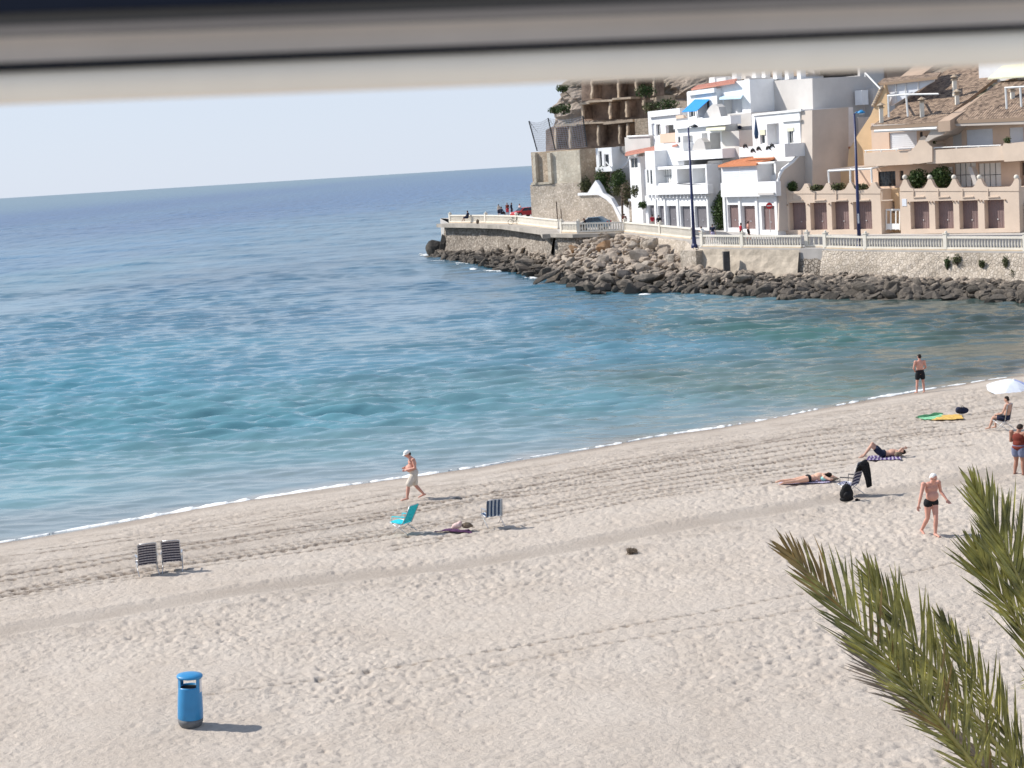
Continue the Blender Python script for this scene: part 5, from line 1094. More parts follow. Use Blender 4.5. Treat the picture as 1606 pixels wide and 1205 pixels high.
# hill rising behind the houses
q = MB(); n_ = 60
def hill_pt(i, j):
    x = 24 + i / n_ * 120; k = j / n_; y = 262 - i / n_ * 60 - (1 - k) * 40 + k * 30; z = 3 + k ** 0.8 * (40 + 10 * math.sin(i * 0.2)); p = Vector((x, y, z)); p.z += fb3(p) * 2.2; p.y -= fb3(p * 1.3) * 2; return p
hg = [[hill_pt(i, j) for i in range(n_ + 1)] for j in range(n_ + 1)]
for j in range(n_):
    for i in range(n_): q.quad(hg[j][i], hg[j][i + 1], hg[j + 1][i + 1], hg[j + 1][i])
tag(obj('hill', q, 'cliff_rock'), kind='structure')

def ruin(label, cells, slabs, back_px, t):
    h = House('ruined_terrace', label, 'ruin', FU); h.panel(back_px, t + 2.2, t + 3.4, 'ruin_brick', 'back_wall')
    for (u, v0, v1) in cells:
        q = MB(); a, b = FU.pt(u, v1, t), FU.pt(u - (v1 - v0) * 0.02, v0, t); rr_ = random.Random(int(u)); pts = [a.lerp(b, k / 5) + Vector((rr_.uniform(-.07, .07), 0, 0)) for k in range(6)]; 
        q.tube(pts, [rr_.uniform(0.15, 0.24) for _ in pts], 4); obj('pier', q, 'ruin_post', h.t); q = MB()
        a2, b2 = a + FU.n * 2.2, b + FU.n * 2.2; q.prism([a + FU.n * .2, a2, b2, b + FU.n * .2], FU.e * 0.2); obj('partition_wall', q, 'ruin_brick', h.t)
    for (u0, v0, u1, v1, th) in slabs:
        q = MB(); s0, z0 = FU.px(u0, v0, t - .3); s1, z1 = FU.px(u1, v1, t - .3); P = FU.P; hh = th * 0.085
        q.hexa([P(s0, t - .3, z0 - hh), P(s1, t - .3, z1 - hh), P(s1, t + 2.4, z1 - hh), P(s0, t + 2.4, z0 - hh)], [P(s0, t - .3, z0), P(s1, t - .3, z1), P(s1, t + 2.4, z1), P(s0, t + 2.4, z0)]); obj('slab', q, 'ruin_post', h.t)
    return h
ruin('lowest row of ruined cliff rooms with crumbling piers above the retaining wall', [(895, 199, 232), (939, 197, 229), (972, 196, 226), (985, 194, 222), (872, 200, 234)], [(871, 196, 903, 194.5, 3), (903, 193, 946, 191, 2.5), (946, 191.5, 992, 187, 4)], [(856, 204), (872, 197), (905, 194), (946, 191), (996, 187), (1018, 184), (1018, 232), (905, 236), (856, 238)], 1.0)
ruin('middle row of ruined cliff rooms with stepped concrete slabs', [(914, 165, 187), (957, 161, 187), (983, 159, 184), (1010, 157, 173)], [(922, 158, 960, 156, 3), (960, 154, 989, 152, 3), (908, 162, 924, 160, 3)], [(912, 162), (960, 156), (1012, 152), (1014, 186), (912, 190)], 2.4)
ruin('top row of ruined cliff rooms cut off by the window frame', [(929, 125, 155), (970, 121, 154), (998, 122, 143), (1026, 120, 150)], [(930, 124, 1000, 118, 3), (985, 120, 1030, 118, 3)], [(912, 118), (1032, 112), (1036, 152), (912, 158)], 4.0)
q = MB()
h = House('stone_hut', 'ruined tan stone block beside the netting posts and the white terrace', 'ruin', FU); h.block(996, 1019, 186, 216, 0.2, 2.5, 'warm_stone', name='wall'); h.block(1030, 1042, 150, 185, 6, 9, 'ruin_post', name='gable')
for (u, v, r, lb) in ((882, 139, 0.9, 'dark green shrub clinging to the seaward cliff edge'), (870, 173, 0.8, 'dark shrub in the notch of the cliff above the net'), (884, 171, 1.2, 'low dark shrub on the cliff ledge above the net'), (1012, 143, 1.5, 'grey green shrub between the top ruined rooms'), (1023, 168, 1.3, 'yellow green shrub below the top ruined rooms'), (1048, 165, 1.5, 'dark shrub on the cliff behind the blue awning house')):
    bush(lb, FU.pt(u, v, 1.5 if u < 900 else 2.0), (r, 0.6, r * 0.6), 420, 0.16, 'shrub_leaf' if u != 1023 else 'shrub_dull')
# rockfall netting on leaning posts
t = thing('rockfall_net', 'sagging grey rockfall net on leaning steel posts above the retaining wall', 'net', FT.pt(845, 236, 0.5))
PN = [((829.5, 190), (842.5, 237)), ((859.5, 185.5), (871, 236)), ((914, 182), (920.5, 230))]
for a, b in PN:
    q = MB(); q.tube([FT.pt(*b, 0.6), FT.pt(*a, 0.2)], 0.09, 6); q.tube([FT.pt(*a, 0.2), FT.pt(a[0] + 14, a[1] + 18, 2.5)], 0.03, 4); obj('post', q, 'dark_metal', t)
q = MB()
for (a0, b0), (a1, b1) in zip(PN[:-1], PN[1:]):
    for k in range(15):
        f = k / 14; top = FT.pt(a0[0] + (a1[0] - a0[0]) * f, a0[1] + (a1[1] - a0[1]) * f + 20 * f * (1 - f), 0.25); bot = FT.pt(b0[0] + (b1[0] - b0[0]) * f, b0[1] + (b1[1] - b0[1]) * f, 0.55); q.tube([top, bot], 0.022, 3, False)
    for k in range(16):
        g_ = k / 15; pts = []
        for x in range(7):
            f = x / 6; top = FT.pt(a0[0] + (a1[0] - a0[0]) * f, a0[1] + (a1[1] - a0[1]) * f + 20 * f * (1 - f), 0.25); bot = FT.pt(b0[0] + (b1[0] - b0[0]) * f, b0[1] + (b1[1] - b0[1]) * f, 0.55); pts.append(top.lerp(bot, g_))
        q.tube(pts, 0.022, 3, False)
obj('mesh_net', q, 'net', t)

# ---------------- lamp posts and sign
def lamp(u, vb, vt, zb, label, hr, right):
    b = PZ(u[0], vb, zb); tp = PD(u[1], vt, b.y); t = thing('street_lamp', label, 'street lamp', b, group='blue lamp posts on the promenade'); top = Vector((b.x + (tp.x - b.x) * 0.3, b.y, tp.z))
    q = MB(); q.tube([b - Vector((0, 0, .3)), b.lerp(top, 0.35), top], [0.17, 0.13, 0.08], 10); obj('pole', q, 'navy_metal', t, True); q = MB(); q.lathe(b - Vector((0, 0, .3)), [(0.3, 0), (0.3, 0.25), (0.2, 0.4), (0.18, 1.0)], 10); obj('base', q, 'navy_metal', t)
    q = MB(); a = top + Vector((right * 0.55, -0.1, 0.12)); q.tube([top - Vector((0, 0, .1)), top + Vector((right * .15, 0, .08)), a], 0.045, 6); q.lathe(a + Vector((0, 0, -0.14)), [(0.10, -0.03), (0.34, 0.0), (0.30, 0.10), (0.12, 0.22), (0.04, 0.26)], 12); obj('lantern', q, 'dark_metal' if hr == 0 else 'bin_blue', t, True)
    q = MB(); q.lathe(a + Vector((0, 0, -0.26)), [(0.05, 0), (0.2, 0.03), (0.26, 0.1)], 10); obj('diffuser', q, 'shutter', t, True); return t
lamp((1089, 1078), 384, 200, 3.62, 'dark blue lamp post in front of the grey garage doors', 0, 1)
l2 = lamp((1348, 1339), 386, 178, 3.38, 'tall dark blue lamp post with bright blue lantern before the scalloped terrace', 1, 1)
q = MB(); a = PD(1346.3, 343, wloc(l2).y - 0.16); q.box((a.x, a.y, a.z), (0.12, 0.03, 0.8)); obj('sticker', q, 'sticker', l2)
b = F1.P(F1.px(1214, 360, -0.5)[0], -0.9, 3.95); t = thing('no_entry_sign', 'round red no entry sign on a thin grey post in front of the brown garages', 'sign', b)
q = MB(); q.tube([b, b + Vector((0, 0, 2.9))], 0.035, 6); obj('post', q, 'grey_and_shade', t); c = b + Vector((-.02, -.06, 2.55)); nv = Vector((-0.15, -0.99, 0)); ev = Vector((0.99, -0.15, 0)); q = MB(); n = 20
q.prism([c + (ev * math.cos(2 * math.pi * k / n) + Vector((0, 0, 1)) * math.sin(2 * math.pi * k / n)) * 0.30 for k in range(n)], nv * -0.03); obj('disc', q, 'sign_red', t)
q = MB(); q.prism([c + nv * 0.012 + ev * x + Vector((0, 0, z)) for x, z in ((-.2, -.05), (.2, -.05), (.2, .05), (-.2, .05))], nv * -0.01); obj('white_bar', q, 'sticker', t)

# ============================================================ PEOPLE
def blob(name, caps, voxel, m, parent, smooth_it=2):
    """tapered limbs and rounded masses fused into ONE continuous skin. caps: ('c',p,q,r1,r2) or ('e',centre,(rx,ry,rz)[,rotation])"""
    q = MB()
    for c in caps:
        if c[0] == 'c':
            p, r = Vector(c[1]), Vector(c[2]); n = 7; L_ = (r - p).length
            if L_ < 1e-5: q.ball(p, c[3], 12, 8); continue
            t = (r - p) / L_; pts = []; rr = []
            for k in range(4): a = math.pi / 2 * (1 - k / 3.0); pts.append(p - t * c[3] * math.sin(a)); rr.append(max(0.001, c[3] * math.cos(a)))
            for k in range(1, 4): f = k / 4; pts.append(p.lerp(r, f)); rr.append(c[3] + (c[4] - c[3]) * f)
            for k in range(4): a = math.pi / 2 * k / 3.0; pts.append(r + t * c[4] * math.sin(a)); rr.append(max(0.001, c[4] * math.cos(a)))
            q.tube(pts, rr, 12)
        else:
            n0 = len(q.v); q.ball((0, 0, 0), c[2], 16, 10); Mx = c[3] if len(c) > 3 else Matrix.Identity(3); ce_ = Vector(c[1])
            for i in range(n0, len(q.v)): q.v[i] = tuple(Mx @ Vector(q.v[i]) + ce_)
    me = q.mesh(name, m, smooth=True); o = bpy.data.objects.new(name + '_tmp', me); C.objects.link(o)
    md = o.modifiers.new('r', 'REMESH'); md.mode = 'VOXEL'; md.voxel_size = voxel; md.use_smooth_shade = True
    if smooth_it: ms = o.modifiers.new('s', 'SMOOTH'); ms.factor = 0.5; ms.iterations = smooth_it
    dg = bpy.context.evaluated_depsgraph_get(); dg.update(); me2 = bpy.data.meshes.new_from_object(o.evaluated_get(dg)); bpy.data.objects.remove(o); bpy.data.meshes.remove(me)
    me2.name = name; me2.materials.clear(); me2.materials.append(M[m]); o = bpy.data.objects.new(name, me2); C.objects.link(o); o.parent = parent
    for p in me2.polygons: p.use_smooth = True
    return o
V = Vector
def hand(caps, w, d, side, curl=0.5, r=0.0088, flat=None):
    """palm, four unequal bent fingers and a thumb leaving the side of the palm; d = direction of the forearm"""
    d = d.normalized(); a = flat or V((0, 1, 0)); x = d.cross(a)
    x = x.normalized() if x.length > 0.1 else d.cross(V((1, 0, 0))).normalized(); nrm = x.cross(d).normalized()
    caps.append(('c', w, w + d * 0.03, 0.026, 0.03)); k = w + d * 0.085
    for i, (off, ln) in enumerate(((-0.030, 0.070), (-0.010, 0.082), (0.011, 0.076), (0.030, 0.060))):
        b = w + d * 0.035 + x * off * 0.8; kn = k + x * off; caps.append(('c', b, kn, 0.014, 0.011)); m1 = kn + (d * math.cos(curl * 0.5) + nrm * math.sin(curl * 0.5)) * ln * 0.5
        m2 = m1 + (d * math.cos(curl * 1.4) + nrm * math.sin(curl * 1.4)) * ln * 0.5; caps.append(('c', kn, m1, r + .001, r)); caps.append(('c', m1, m2, r, r * 0.85))
    tb = w + d * 0.025 - x * 0.026 * side; t1 = tb + (d * 0.7 - x * side * 0.7).normalized() * 0.04; t2 = t1 + (d * 0.9 - x * side * 0.15 + nrm * 0.4).normalized() * 0.032; caps.append(('c', tb, t1, 0.014, 0.011)); caps.append(('c', t1, t2, 0.011, 0.009))
def person(label, loc, rz, J, skin='skin', sex='m', belly=0.0, scale=1.0, voxel=0.012, hair='hair_dark', hair_long=False, bald=False, wear=(), group=None, hands=True, rough_h=False, wide=1.0):
    """J: joint positions in metres, x to the person's right, y forward, z up"""
    t = thing('person', label, 'person', loc, rz, group); S = scale
    pel, ch, nk, hd = V(J['pelvis']), V(J['chest']), V(J['neck']), V(J['head'])
    up = (ch - pel).normalized(); rt = (V(J['shR']) - V(J['shL'])).normalized(); fw = up.cross(rt).normalized(); fw = fw; B = Matrix((rt, -fw if fw.y < 0 and False else rt.cross(up) * -1, up)).transposed()
    w = 1.0 if sex == 'm' else 0.9
    caps = [('e', pel, (0.165 * (1.04 if sex == 'f' else 0.98), 0.115, 0.12), B), ('e', pel.lerp(ch, 0.45) + B @ V((0, 0.02 + belly * 0.5, 0)), (0.14 * w + belly * 0.3, 0.105 + belly * 0.6, 0.15), B), ('e', ch + B @ V((0, 0.0, -0.02)), (0.165 * w, 0.115, 0.175), B),
            ('c', ch + B @ V((-0.09, 0, 0.11)), ch + B @ V((0.09, 0, 0.11)), 0.075, 0.075), ('c', ch.lerp(nk, 0.5), nk.lerp(hd, 0.45), 0.062, 0.052)]
    if sex == 'f': caps += [('e', ch + B @ V((-0.075, 0.085, -0.03)), (0.065, 0.055, 0.065), B), ('e', ch + B @ V((0.075, 0.085, -0.03)), (0.065, 0.055, 0.065), B)]
    else: caps += [('e', ch + B @ V((-0.075, 0.06, 0.02)), (0.075, 0.045, 0.06), B), ('e', ch + B @ V((0.075, 0.06, 0.02)), (0.075, 0.045, 0.06), B)]
    hu = (hd - nk).normalized(); hf = V(J.get('face', (0, 1, 0))); hf = (hf - hu * hf.dot(hu)).normalized(); hr = hf.cross(hu); HB = Matrix((hr, hf, hu)).transposed(); hc = hd
    caps += [('e', hc + HB @ V((0, -0.008, 0.02)), (0.074, 0.092, 0.09), HB), ('e', hc + HB @ V((0, 0.02, -0.045)), (0.056, 0.066, 0.07), HB), ('c', hc + HB @ V((0, 0.085, 0.01)), hc + HB @ V((0, 0.105, -0.022)), 0.009, 0.015), ('c', hc + HB @ V((-0.02, 0.082, -0.055)), hc + HB @ V((0.02, 0.082, -0.055)), 0.009, 0.009),
             ('c', hc + HB @ V((0, 0.072, -0.09)), hc + HB @ V((0, 0.068, -0.095)), 0.018, 0.018), ('e', hc + HB @ V((-0.078, -0.005, -0.01)), (0.012, 0.02, 0.032), HB), ('e', hc + HB @ V((0.078, -0.005, -0.01)), (0.012, 0.02, 0.032), HB), ('c', hc + HB @ V((-0.04, 0.074, 0.022)), hc + HB @ V((0.04, 0.074, 0.022)), 0.012, 0.012)]
    for s, sg in (('L', -1), ('R', 1)):
        hp, kn, an, to = V(J['hip' + s]), V(J['knee' + s]), V(J['ank' + s]), V(J['toe' + s]); sh, el, wr = V(J['sh' + s]), V(J['elb' + s]), V(J['wri' + s])
        tk = 1.12 if sex == 'f' else 1.0
        caps += [('c', hp, hp.lerp(kn, 0.55), 0.092 * tk, 0.072 * tk), ('c', hp.lerp(kn, 0.5), kn, 0.074 * tk, 0.052), ('c', kn, kn.lerp(an, 0.35), 0.05, 0.055), ('c', kn.lerp(an, 0.3), an, 0.056, 0.034), ('c', an + (an - kn).normalized() * 0.02, to, 0.036, 0.026), ('c', an + (an - kn).normalized() * 0.03, an + (an - to).normalized() * 0.03 + (an - kn).normalized() * 0.03, 0.032, 0.03), ('c', to, to + (to - an).normalized() * 0.035 + rt * 0.02 * -sg, 0.024, 0.017), ('c', to, to + (to - an).normalized() * 0.02 + rt * 0.03 * sg, 0.02, 0.015)]
        caps += [('e', sh, (0.062, 0.062, 0.062)), ('c', sh, sh.lerp(el, 0.5), 0.054, 0.046), ('c', sh.lerp(el, 0.45), el, 0.047, 0.036), ('c', el, el.lerp(wr, 0.35), 0.037, 0.038), ('c', el.lerp(wr, 0.3), wr, 0.038, 0.025)]
        if hands: hand(caps, wr, wr - el, sg, J.get('curl', 0.6), max(0.0088, voxel * 0.85))
    blob('body', caps, voxel, skin, t, 1)
    HQ = []
    if hair and not bald:
        HQ = [('e', hc + HB @ V((0, -0.018, 0.038)), (0.079, 0.088, 0.080), HB), ('e', hc + HB @ V((0, -0.05, -0.01)), (0.075, 0.052, 0.075), HB)]
        if hair_long: HQ += [('c', hc + HB @ V((0, -0.07, -0.02)), hc + HB @ V((0, -0.075, -0.12)), 0.06, 0.035)]
        blob('hair', HQ, 0.012, hair, t, 1)
    q = MB()
    for sx in (-1, 1):
        e = MB(); e.ball(hc + HB @ V((sx * 0.030, 0.082, 0.004)), (0.011, 0.008, 0.007), 8, 6); lobj('eye', e, 'black', t, True)
    for kind, m in wear:
        W = []; g = 0.014
        if kind in ('briefs', 'shorts', 'long_shorts', 'skirt', 'bikini'):
            f = {'briefs': 0.16, 'bikini': 0.10, 'shorts': 0.50, 'long_shorts': 0.86, 'skirt': 0.9}[kind]; zt = 0.30 if kind in ('long_shorts', 'skirt') else 0.05
            W += [('e', pel, (0.165 * 1.04 + g, 0.115 + g, 0.105), B)]
            if kind not in ('briefs', 'bikini'): W += [('e', pel.lerp(ch, 0.18) + B @ V((0, belly * 0.2, 0)), (0.155 + g, 0.112 + g + belly * 0.2, 0.07), B)]
            for s in 'LR':
                hp, kn = V(J['hip' + s]), V(J['knee' + s]); fl = 0.03 if f > 0.4 else 0.012; W += [('c', hp, hp.lerp(kn, f * 0.5), 0.092 + g, 0.09 + fl * .7), ('c', hp.lerp(kn, f * 0.45), hp.lerp(kn, f), 0.09 + fl * .7, 0.075 + fl)]
            if kind == 'skirt': a, b_ = V(J['kneeL']), V(J['kneeR']); W += [('c', pel, a.lerp(b_, 0.5).lerp(pel, 0.25), 0.15, 0.15)]
        if kind in ('tshirt', 'jacket', 'bra', 'swimsuit'):
            if kind != 'bra': W += [('e', pel.lerp(ch, 0.4) + B @ V((0, belly * 0.5, 0)), (0.15 + g, 0.115 + g + belly * 0.6, 0.19), B), ('e', ch, (0.165 + g, 0.115 + g, 0.18), B)]
            if kind == 'bra': W += [('e', ch + B @ V((0, 0.01, -0.03)), (0.158 + g, 0.115 + g, 0.035), B), ('e', ch + B @ V((-0.075, 0.09, -0.03)), (0.07, 0.06, 0.06), B), ('e', ch + B @ V((0.075, 0.09, -0.03)), (0.07, 0.06, 0.06), B)]
            if kind == 'swimsuit': W += [('e', pel, (0.185, 0.13, 0.12), B)]
            if kind in ('tshirt', 'jacket'):
                W += [('c', ch + B @ V((-0.1, 0, 0.11)), ch + B @ V((0.1, 0, 0.11)), 0.085, 0.085)]
                for s in 'LR':
                    sh, el, wr = V(J['sh' + s]), V(J['elb' + s]), V(J['wri' + s]); W += [('c', sh, sh.lerp(el, 0.6), 0.07, 0.06)] + ([('c', sh.lerp(el, 0.5), el, 0.06, 0.052), ('c', el, wr.lerp(el, 0.1), 0.052, 0.042)] if kind == 'jacket' else [])
        if kind == 'cap': W += [('e', hc + HB @ V((0, -0.012, 0.05)), (0.092, 0.104, 0.082), HB), ('e', hc + HB @ V((0, 0.085, 0.035)), (0.07, 0.07, 0.014), HB), ('e', hc + HB @ V((0, -0.01, 0.025)), (0.105, 0.118, 0.016), HB)]
        blob({'briefs': 'swim_briefs', 'bikini': 'bikini_bottom', 'bra': 'bikini_top', 'long_shorts': 'shorts', 'tshirt': 'shirt', 'cap': 'sun_hat'}.get(kind, kind), W, 0.013, m, t, 3)
    t.scale = (S * wide, S * wide, S); return t
def stand(**k):
    J = dict(pelvis=(0, 0, 0.93), chest=(0, 0, 1.28), neck=(0, -0.01, 1.46), head=(0, 0.03, 1.62), hipL=(-0.09, 0, 0.88), hipR=(0.09, 0, 0.88), kneeL=(-0.11, 0.02, 0.49), kneeR=(0.11, 0.02, 0.49), ankL=(-0.12, -0.02, 0.09), ankR=(0.12, -0.02, 0.09), toeL=(-0.14, 0.13, 0.03), toeR=(0.14, 0.13, 0.03),
             shL=(-0.19, -0.01, 1.41), shR=(0.19, -0.01, 1.41), elbL=(-0.25, -0.04, 1.12), elbR=(0.25, -0.04, 1.12), wriL=(-0.26, 0.05, 0.88), wriR=(0.26, 0.05, 0.88)); J.update(k); return J
def heading(px_dx, away):   # rotation so that the person's forward points (dx right, away from the viewer)
    return math.atan2(-px_dx, away)
# 1 hatted walker by the waterline, walking to the left
person('person in white sun hat and pale long shorts walking along the waterline', PS(652, 783), heading(-1, -0.25),
       stand(pelvis=(0, 0, .92), chest=(0, 0.03, 1.26), neck=(0, 0.07, 1.43), head=(0, 0.15, 1.56), face=(0, 1, -0.55), kneeL=(-0.10, 0.20, 0.50), ankL=(-0.11, 0.26, 0.09), toeL=(-0.12, 0.41, 0.04), kneeR=(0.10, -0.02, 0.48), ankR=(0.11, -0.26, 0.12), toeR=(0.12, -0.13, 0.04),
             shL=(-.18, .03, 1.38), shR=(.18, .03, 1.38), elbL=(-0.25, 0.0, 1.11), wriL=(-0.14, 0.20, 1.05), elbR=(0.27, -0.06, 1.12), wriR=(0.16, 0.16, 1.08)), 'skin_pink', belly=0.09, scale=1.0, voxel=0.0115, wide=1.2, wear=(('long_shorts', 'cloth_stone'), ('cap', 'cloth_white')))
# 2 man at the water's edge, back to the viewer
person('man in black shorts standing at the water edge with his back turned', PS(1444, 617), heading(-0.15, 1),
       stand(elbL=(-0.27, 0.0, 1.13), wriL=(-0.17, 0.14, 1.0), elbR=(0.26, 0.0, 1.13), wriR=(0.15, 0.16, 1.0), kneeL=(-.13, .02, .49), kneeR=(.13, .02, .49), ankL=(-.16, 0, .09), ankR=(.15, 0, .09), toeL=(-.18, .14, .03), toeR=(.17, .14, .03)), 'skin_pink', scale=1.04, voxel=0.013, wide=1.08, wear=(('shorts', 'cloth_black'),))
# 3 old man walking towards the left front
person('white haired old man in black swim briefs walking on the sand beside the palm', PS(1462, 841), heading(0.35, -1),
       stand(pelvis=(0, 0, 0.93), chest=(0, 0.03, 1.27), neck=(0, 0.08, 1.44), head=(0.0, 0.14, 1.565), face=(-0.2, 1, -0.5), hipL=(-.09, 0, .88), hipR=(.09, 0, .88), kneeL=(-0.03, 0.14, 0.49), ankL=(-0.01, 0.12, 0.09), toeL=(-0.01, 0.27, 0.04), kneeR=(0.08, -0.04, 0.49), ankR=(0.10, -0.28, 0.13), toeR=(0.11, -0.17, 0.035),
             shL=(-0.205, 0.02, 1.40), shR=(0.205, 0.02, 1.40), elbL=(-0.31, -0.06, 1.13), wriL=(-0.37, 0.10, 0.93), elbR=(0.30, 0.05, 1.12), wriR=(0.35, 0.02, 0.86), curl=0.7), 'skin_pink', belly=0.055, scale=1.03, voxel=0.0095, wide=1.10, hair='hair_white', wear=(('briefs', 'cloth_black'),))
# 4 woman cut by the right edge
person('woman with dark hair and slate blue skirt standing at the right edge of the beach', PS(1599, 746), heading(0.6, 0.55),
       stand(chest=(0, 0.02, 1.24), head=(0, 0.07, 1.55), face=(-0.3, 1, -0.3), kneeL=(-0.09, .02, .49), kneeR=(0.09, .02, .49), elbL=(-0.24, 0.02, 1.1), wriL=(-0.06, 0.2, 1.14), elbR=(0.24, 0.02, 1.1), wriR=(0.06, 0.22, 1.12)), 'skin_dark', sex='f', belly=0.03, scale=0.97, voxel=0.012, hair_long=False, wide=1.28, wear=(('skirt' if False else 'shorts', 'cloth_slate'), ('swimsuit', 'cloth_maroon')))
# 5 lying prone
p = PS(1268, 757, 0.03); 
def lie(J, n): return J
Jp = dict(pelvis=(0, 0, 0.11), chest=(0, 0.36, 0.15), neck=(0, 0.53, 0.19), head=(0.0, 0.66, 0.17), face=(-0.9, 0.2, -0.2), hipL=(-0.09, -0.04, .10), hipR=(.09, -.04, .10), kneeL=(-0.14, -0.47, 0.07), kneeR=(0.14, -0.46, 0.07), ankL=(-0.17, -0.87, 0.07), ankR=(0.22, -0.86, 0.07), toeL=(-0.18, -1.0, 0.04), toeR=(0.26, -0.99, 0.04),
          shL=(-0.19, 0.48, .14), shR=(0.19, 0.48, .14), elbL=(-0.36, 0.62, 0.07), elbR=(0.34, 0.62, 0.07), wriL=(-0.18, 0.80, 0.06), wriR=(0.16, 0.80, 0.06))
person('sunbather in dark bikini lying face down on a lilac towel', p, heading(1, 0.12), Jp, 'skin_pale', sex='f', voxel=0.013, hair='hair_dark', hair_long=True, wear=(('bikini', 'cloth_black'),))
Jq = dict(pelvis=(0, 0, 0.12), chest=(0, 0.36, 0.14), neck=(0, 0.54, 0.14), head=(0.0, 0.68, 0.15), face=(0, 0.15, 1), hipL=(-0.09, -0.04, .12), hipR=(.09, -.04, .12), kneeL=(-0.12, -0.30, 0.46), kneeR=(0.12, -0.38, 0.42), ankL=(-0.14, -0.56, 0.10), ankR=(0.15, -0.66, 0.09), toeL=(-0.15, -0.69, 0.05), toeR=(0.16, -0.79, 0.05),
          shL=(-0.19, 0.49, .13), shR=(0.19, 0.49, .13), elbL=(-0.40, 0.60, 0.08), elbR=(0.30, 0.62, 0.30), wriL=(-0.22, 0.72, 0.08), wriR=(0.12, 0.74, 0.28))
person('sunbather lying on the back with bent knees on a striped towel', PS(1384, 718, 0.03), heading(1, -0.05), Jq, 'skin', sex='m', voxel=0.013, hair='hair_dark', wear=(('shorts', 'cloth_navy'),))
# 7 seated man on chair
Js = dict(pelvis=(0, 0.02, 0.44), chest=(0, -0.06, 0.79), neck=(0, -0.05, 0.97), head=(0, 0.0, 1.12), face=(0, 1, -0.2), hipL=(-0.09, 0.05, .42), hipR=(.09, .05, .42), kneeL=(-0.13, 0.47, 0.46), kneeR=(0.13, 0.45, 0.46), ankL=(-0.14, 0.62, 0.09), ankR=(0.13, 0.50, 0.09), toeL=(-0.15, 0.76, 0.03), toeR=(0.14, 0.64, 0.03),
          shL=(-0.19, -0.05, .92), shR=(0.19, -0.05, .92), elbL=(-0.25, 0.08, 0.64), elbR=(0.25, 0.08, 0.64), wriL=(-0.14, 0.30, 0.57), wriR=(0.14, 0.30, 0.57))
SEAT_P = PS(1580, 674); SEAT_R = heading(-0.85, 0.62)
person('man in dark shorts sitting on a grey beach chair facing the sea', SEAT_P, SEAT_R, Js, 'skin', voxel=0.013, wear=(('shorts', 'cloth_navy'),))
# people on the promenade
def prom(u, dep, z, label, rz, skin, wear, J=None, sc=1.0, sex='m', hair='hair_dark'):
    x = (PD(u, 340, dep)).x; return person(label, V((x, dep, z)), rz, J or stand(), skin, sex, scale=sc, voxel=0.026, hair=hair, wear=wear, group=None, hands=True)
sit = dict(Js)
prom(733.5, 240, 4.75, 'person in dark clothes sitting alone near the promenade tip', 1.2, 'skin_dark', (('jacket', 'cloth_navy'), ('long_shorts', 'cloth_navy')), sit, 1.15)
prom(783, 249, 4.85, 'person in a grey top, leftmost of the group standing by the red car', 0.6, 'skin', (('tshirt', 'cloth_stone'), ('long_shorts', 'cloth_navy')))
prom(787, 247, 4.85, 'crouched person in dark clothes beside the group near the red car', -0.8, 'skin_dark', (('jacket', 'cloth_navy'), ('long_shorts', 'cloth_black')), sit, 1.15)
prom(796.5, 248, 4.95, 'tall person with red trousers in the group near the red car', 2.6, 'skin_dark', (('jacket', 'cloth_maroon'), ('long_shorts', 'cloth_red')), None, 1.02)
prom(803, 249, 4.95, 'person in dark blue standing between the red trousers and the red car', -2.0, 'skin_dark', (('jacket', 'cloth_navy'), ('long_shorts', 'cloth_navy')), None, 1.0)
prom(816, 244, 4.85, 'person in a pink top just behind the red car', 2.2, 'skin', (('tshirt', 'cloth_pink'), ('shorts', 'cloth_navy')))
prom(915.5, 192, 4.35, 'person in black crouching by the front of the blue car', 1.4, 'skin_dark', (('jacket', 'black'), ('long_shorts', 'black')), sit, 1.1)
prom(1023, 184, 4.15, 'person in a red shirt in front of the first grey garage door', 0.4, 'skin', (('tshirt', 'cloth_red'), ('shorts', 'cloth_stone')), None, 1.0)
prom(1033, 182, 4.12, 'person in a black shirt next to the red shirt by the grey garages', -0.4, 'skin', (('tshirt', 'cloth_black'), ('shorts', 'cloth_stone')), None, 1.0)
prom(1103, 163.5, 3.66, 'person in white leaning over the rail beside the first lamp post', 1.0, 'skin', (('tshirt', 'cloth_white'), ('long_shorts', 'cloth_stone')), stand(chest=(0, .12, 1.2), neck=(0, .22, 1.34), head=(0, .30, 1.46), shL=(-.19, .2, 1.3), shR=(.19, .2, 1.3), elbL=(-.22, .3, 1.08), elbR=(.22, .3, 1.08), wriL=(-.1, .45, 1.1), wriR=(.1, .45, 1.1)), 0.95, hair='hair_dark')
prom(1116.5, 163, 3.66, 'person in navy and pale jeans behind the white rail', -0.5, 'skin', (('tshirt', 'cloth_navy'), ('long_shorts', 'cloth_lilac')), None, 0.97)
prom(1161, 161.5, 3.62, 'person in a bright red shirt walking past the brown garages', -1.4, 'skin_dark', (('tshirt', 'cloth_red'), ('long_shorts', 'cloth_black')), None, 1.0)
prom(1172.5, 162, 3.66, 'shirtless person in black shorts walking behind the red shirt', -1.4, 'skin_pink', (('shorts', 'cloth_black'),), stand(kneeL=(-.1, .18, .5), ankL=(-.1, .2, .1), toeL=(-.1, .33, .04), ankR=(.1, -.22, .12), toeR=(.1, -.1, .04)), 1.02)

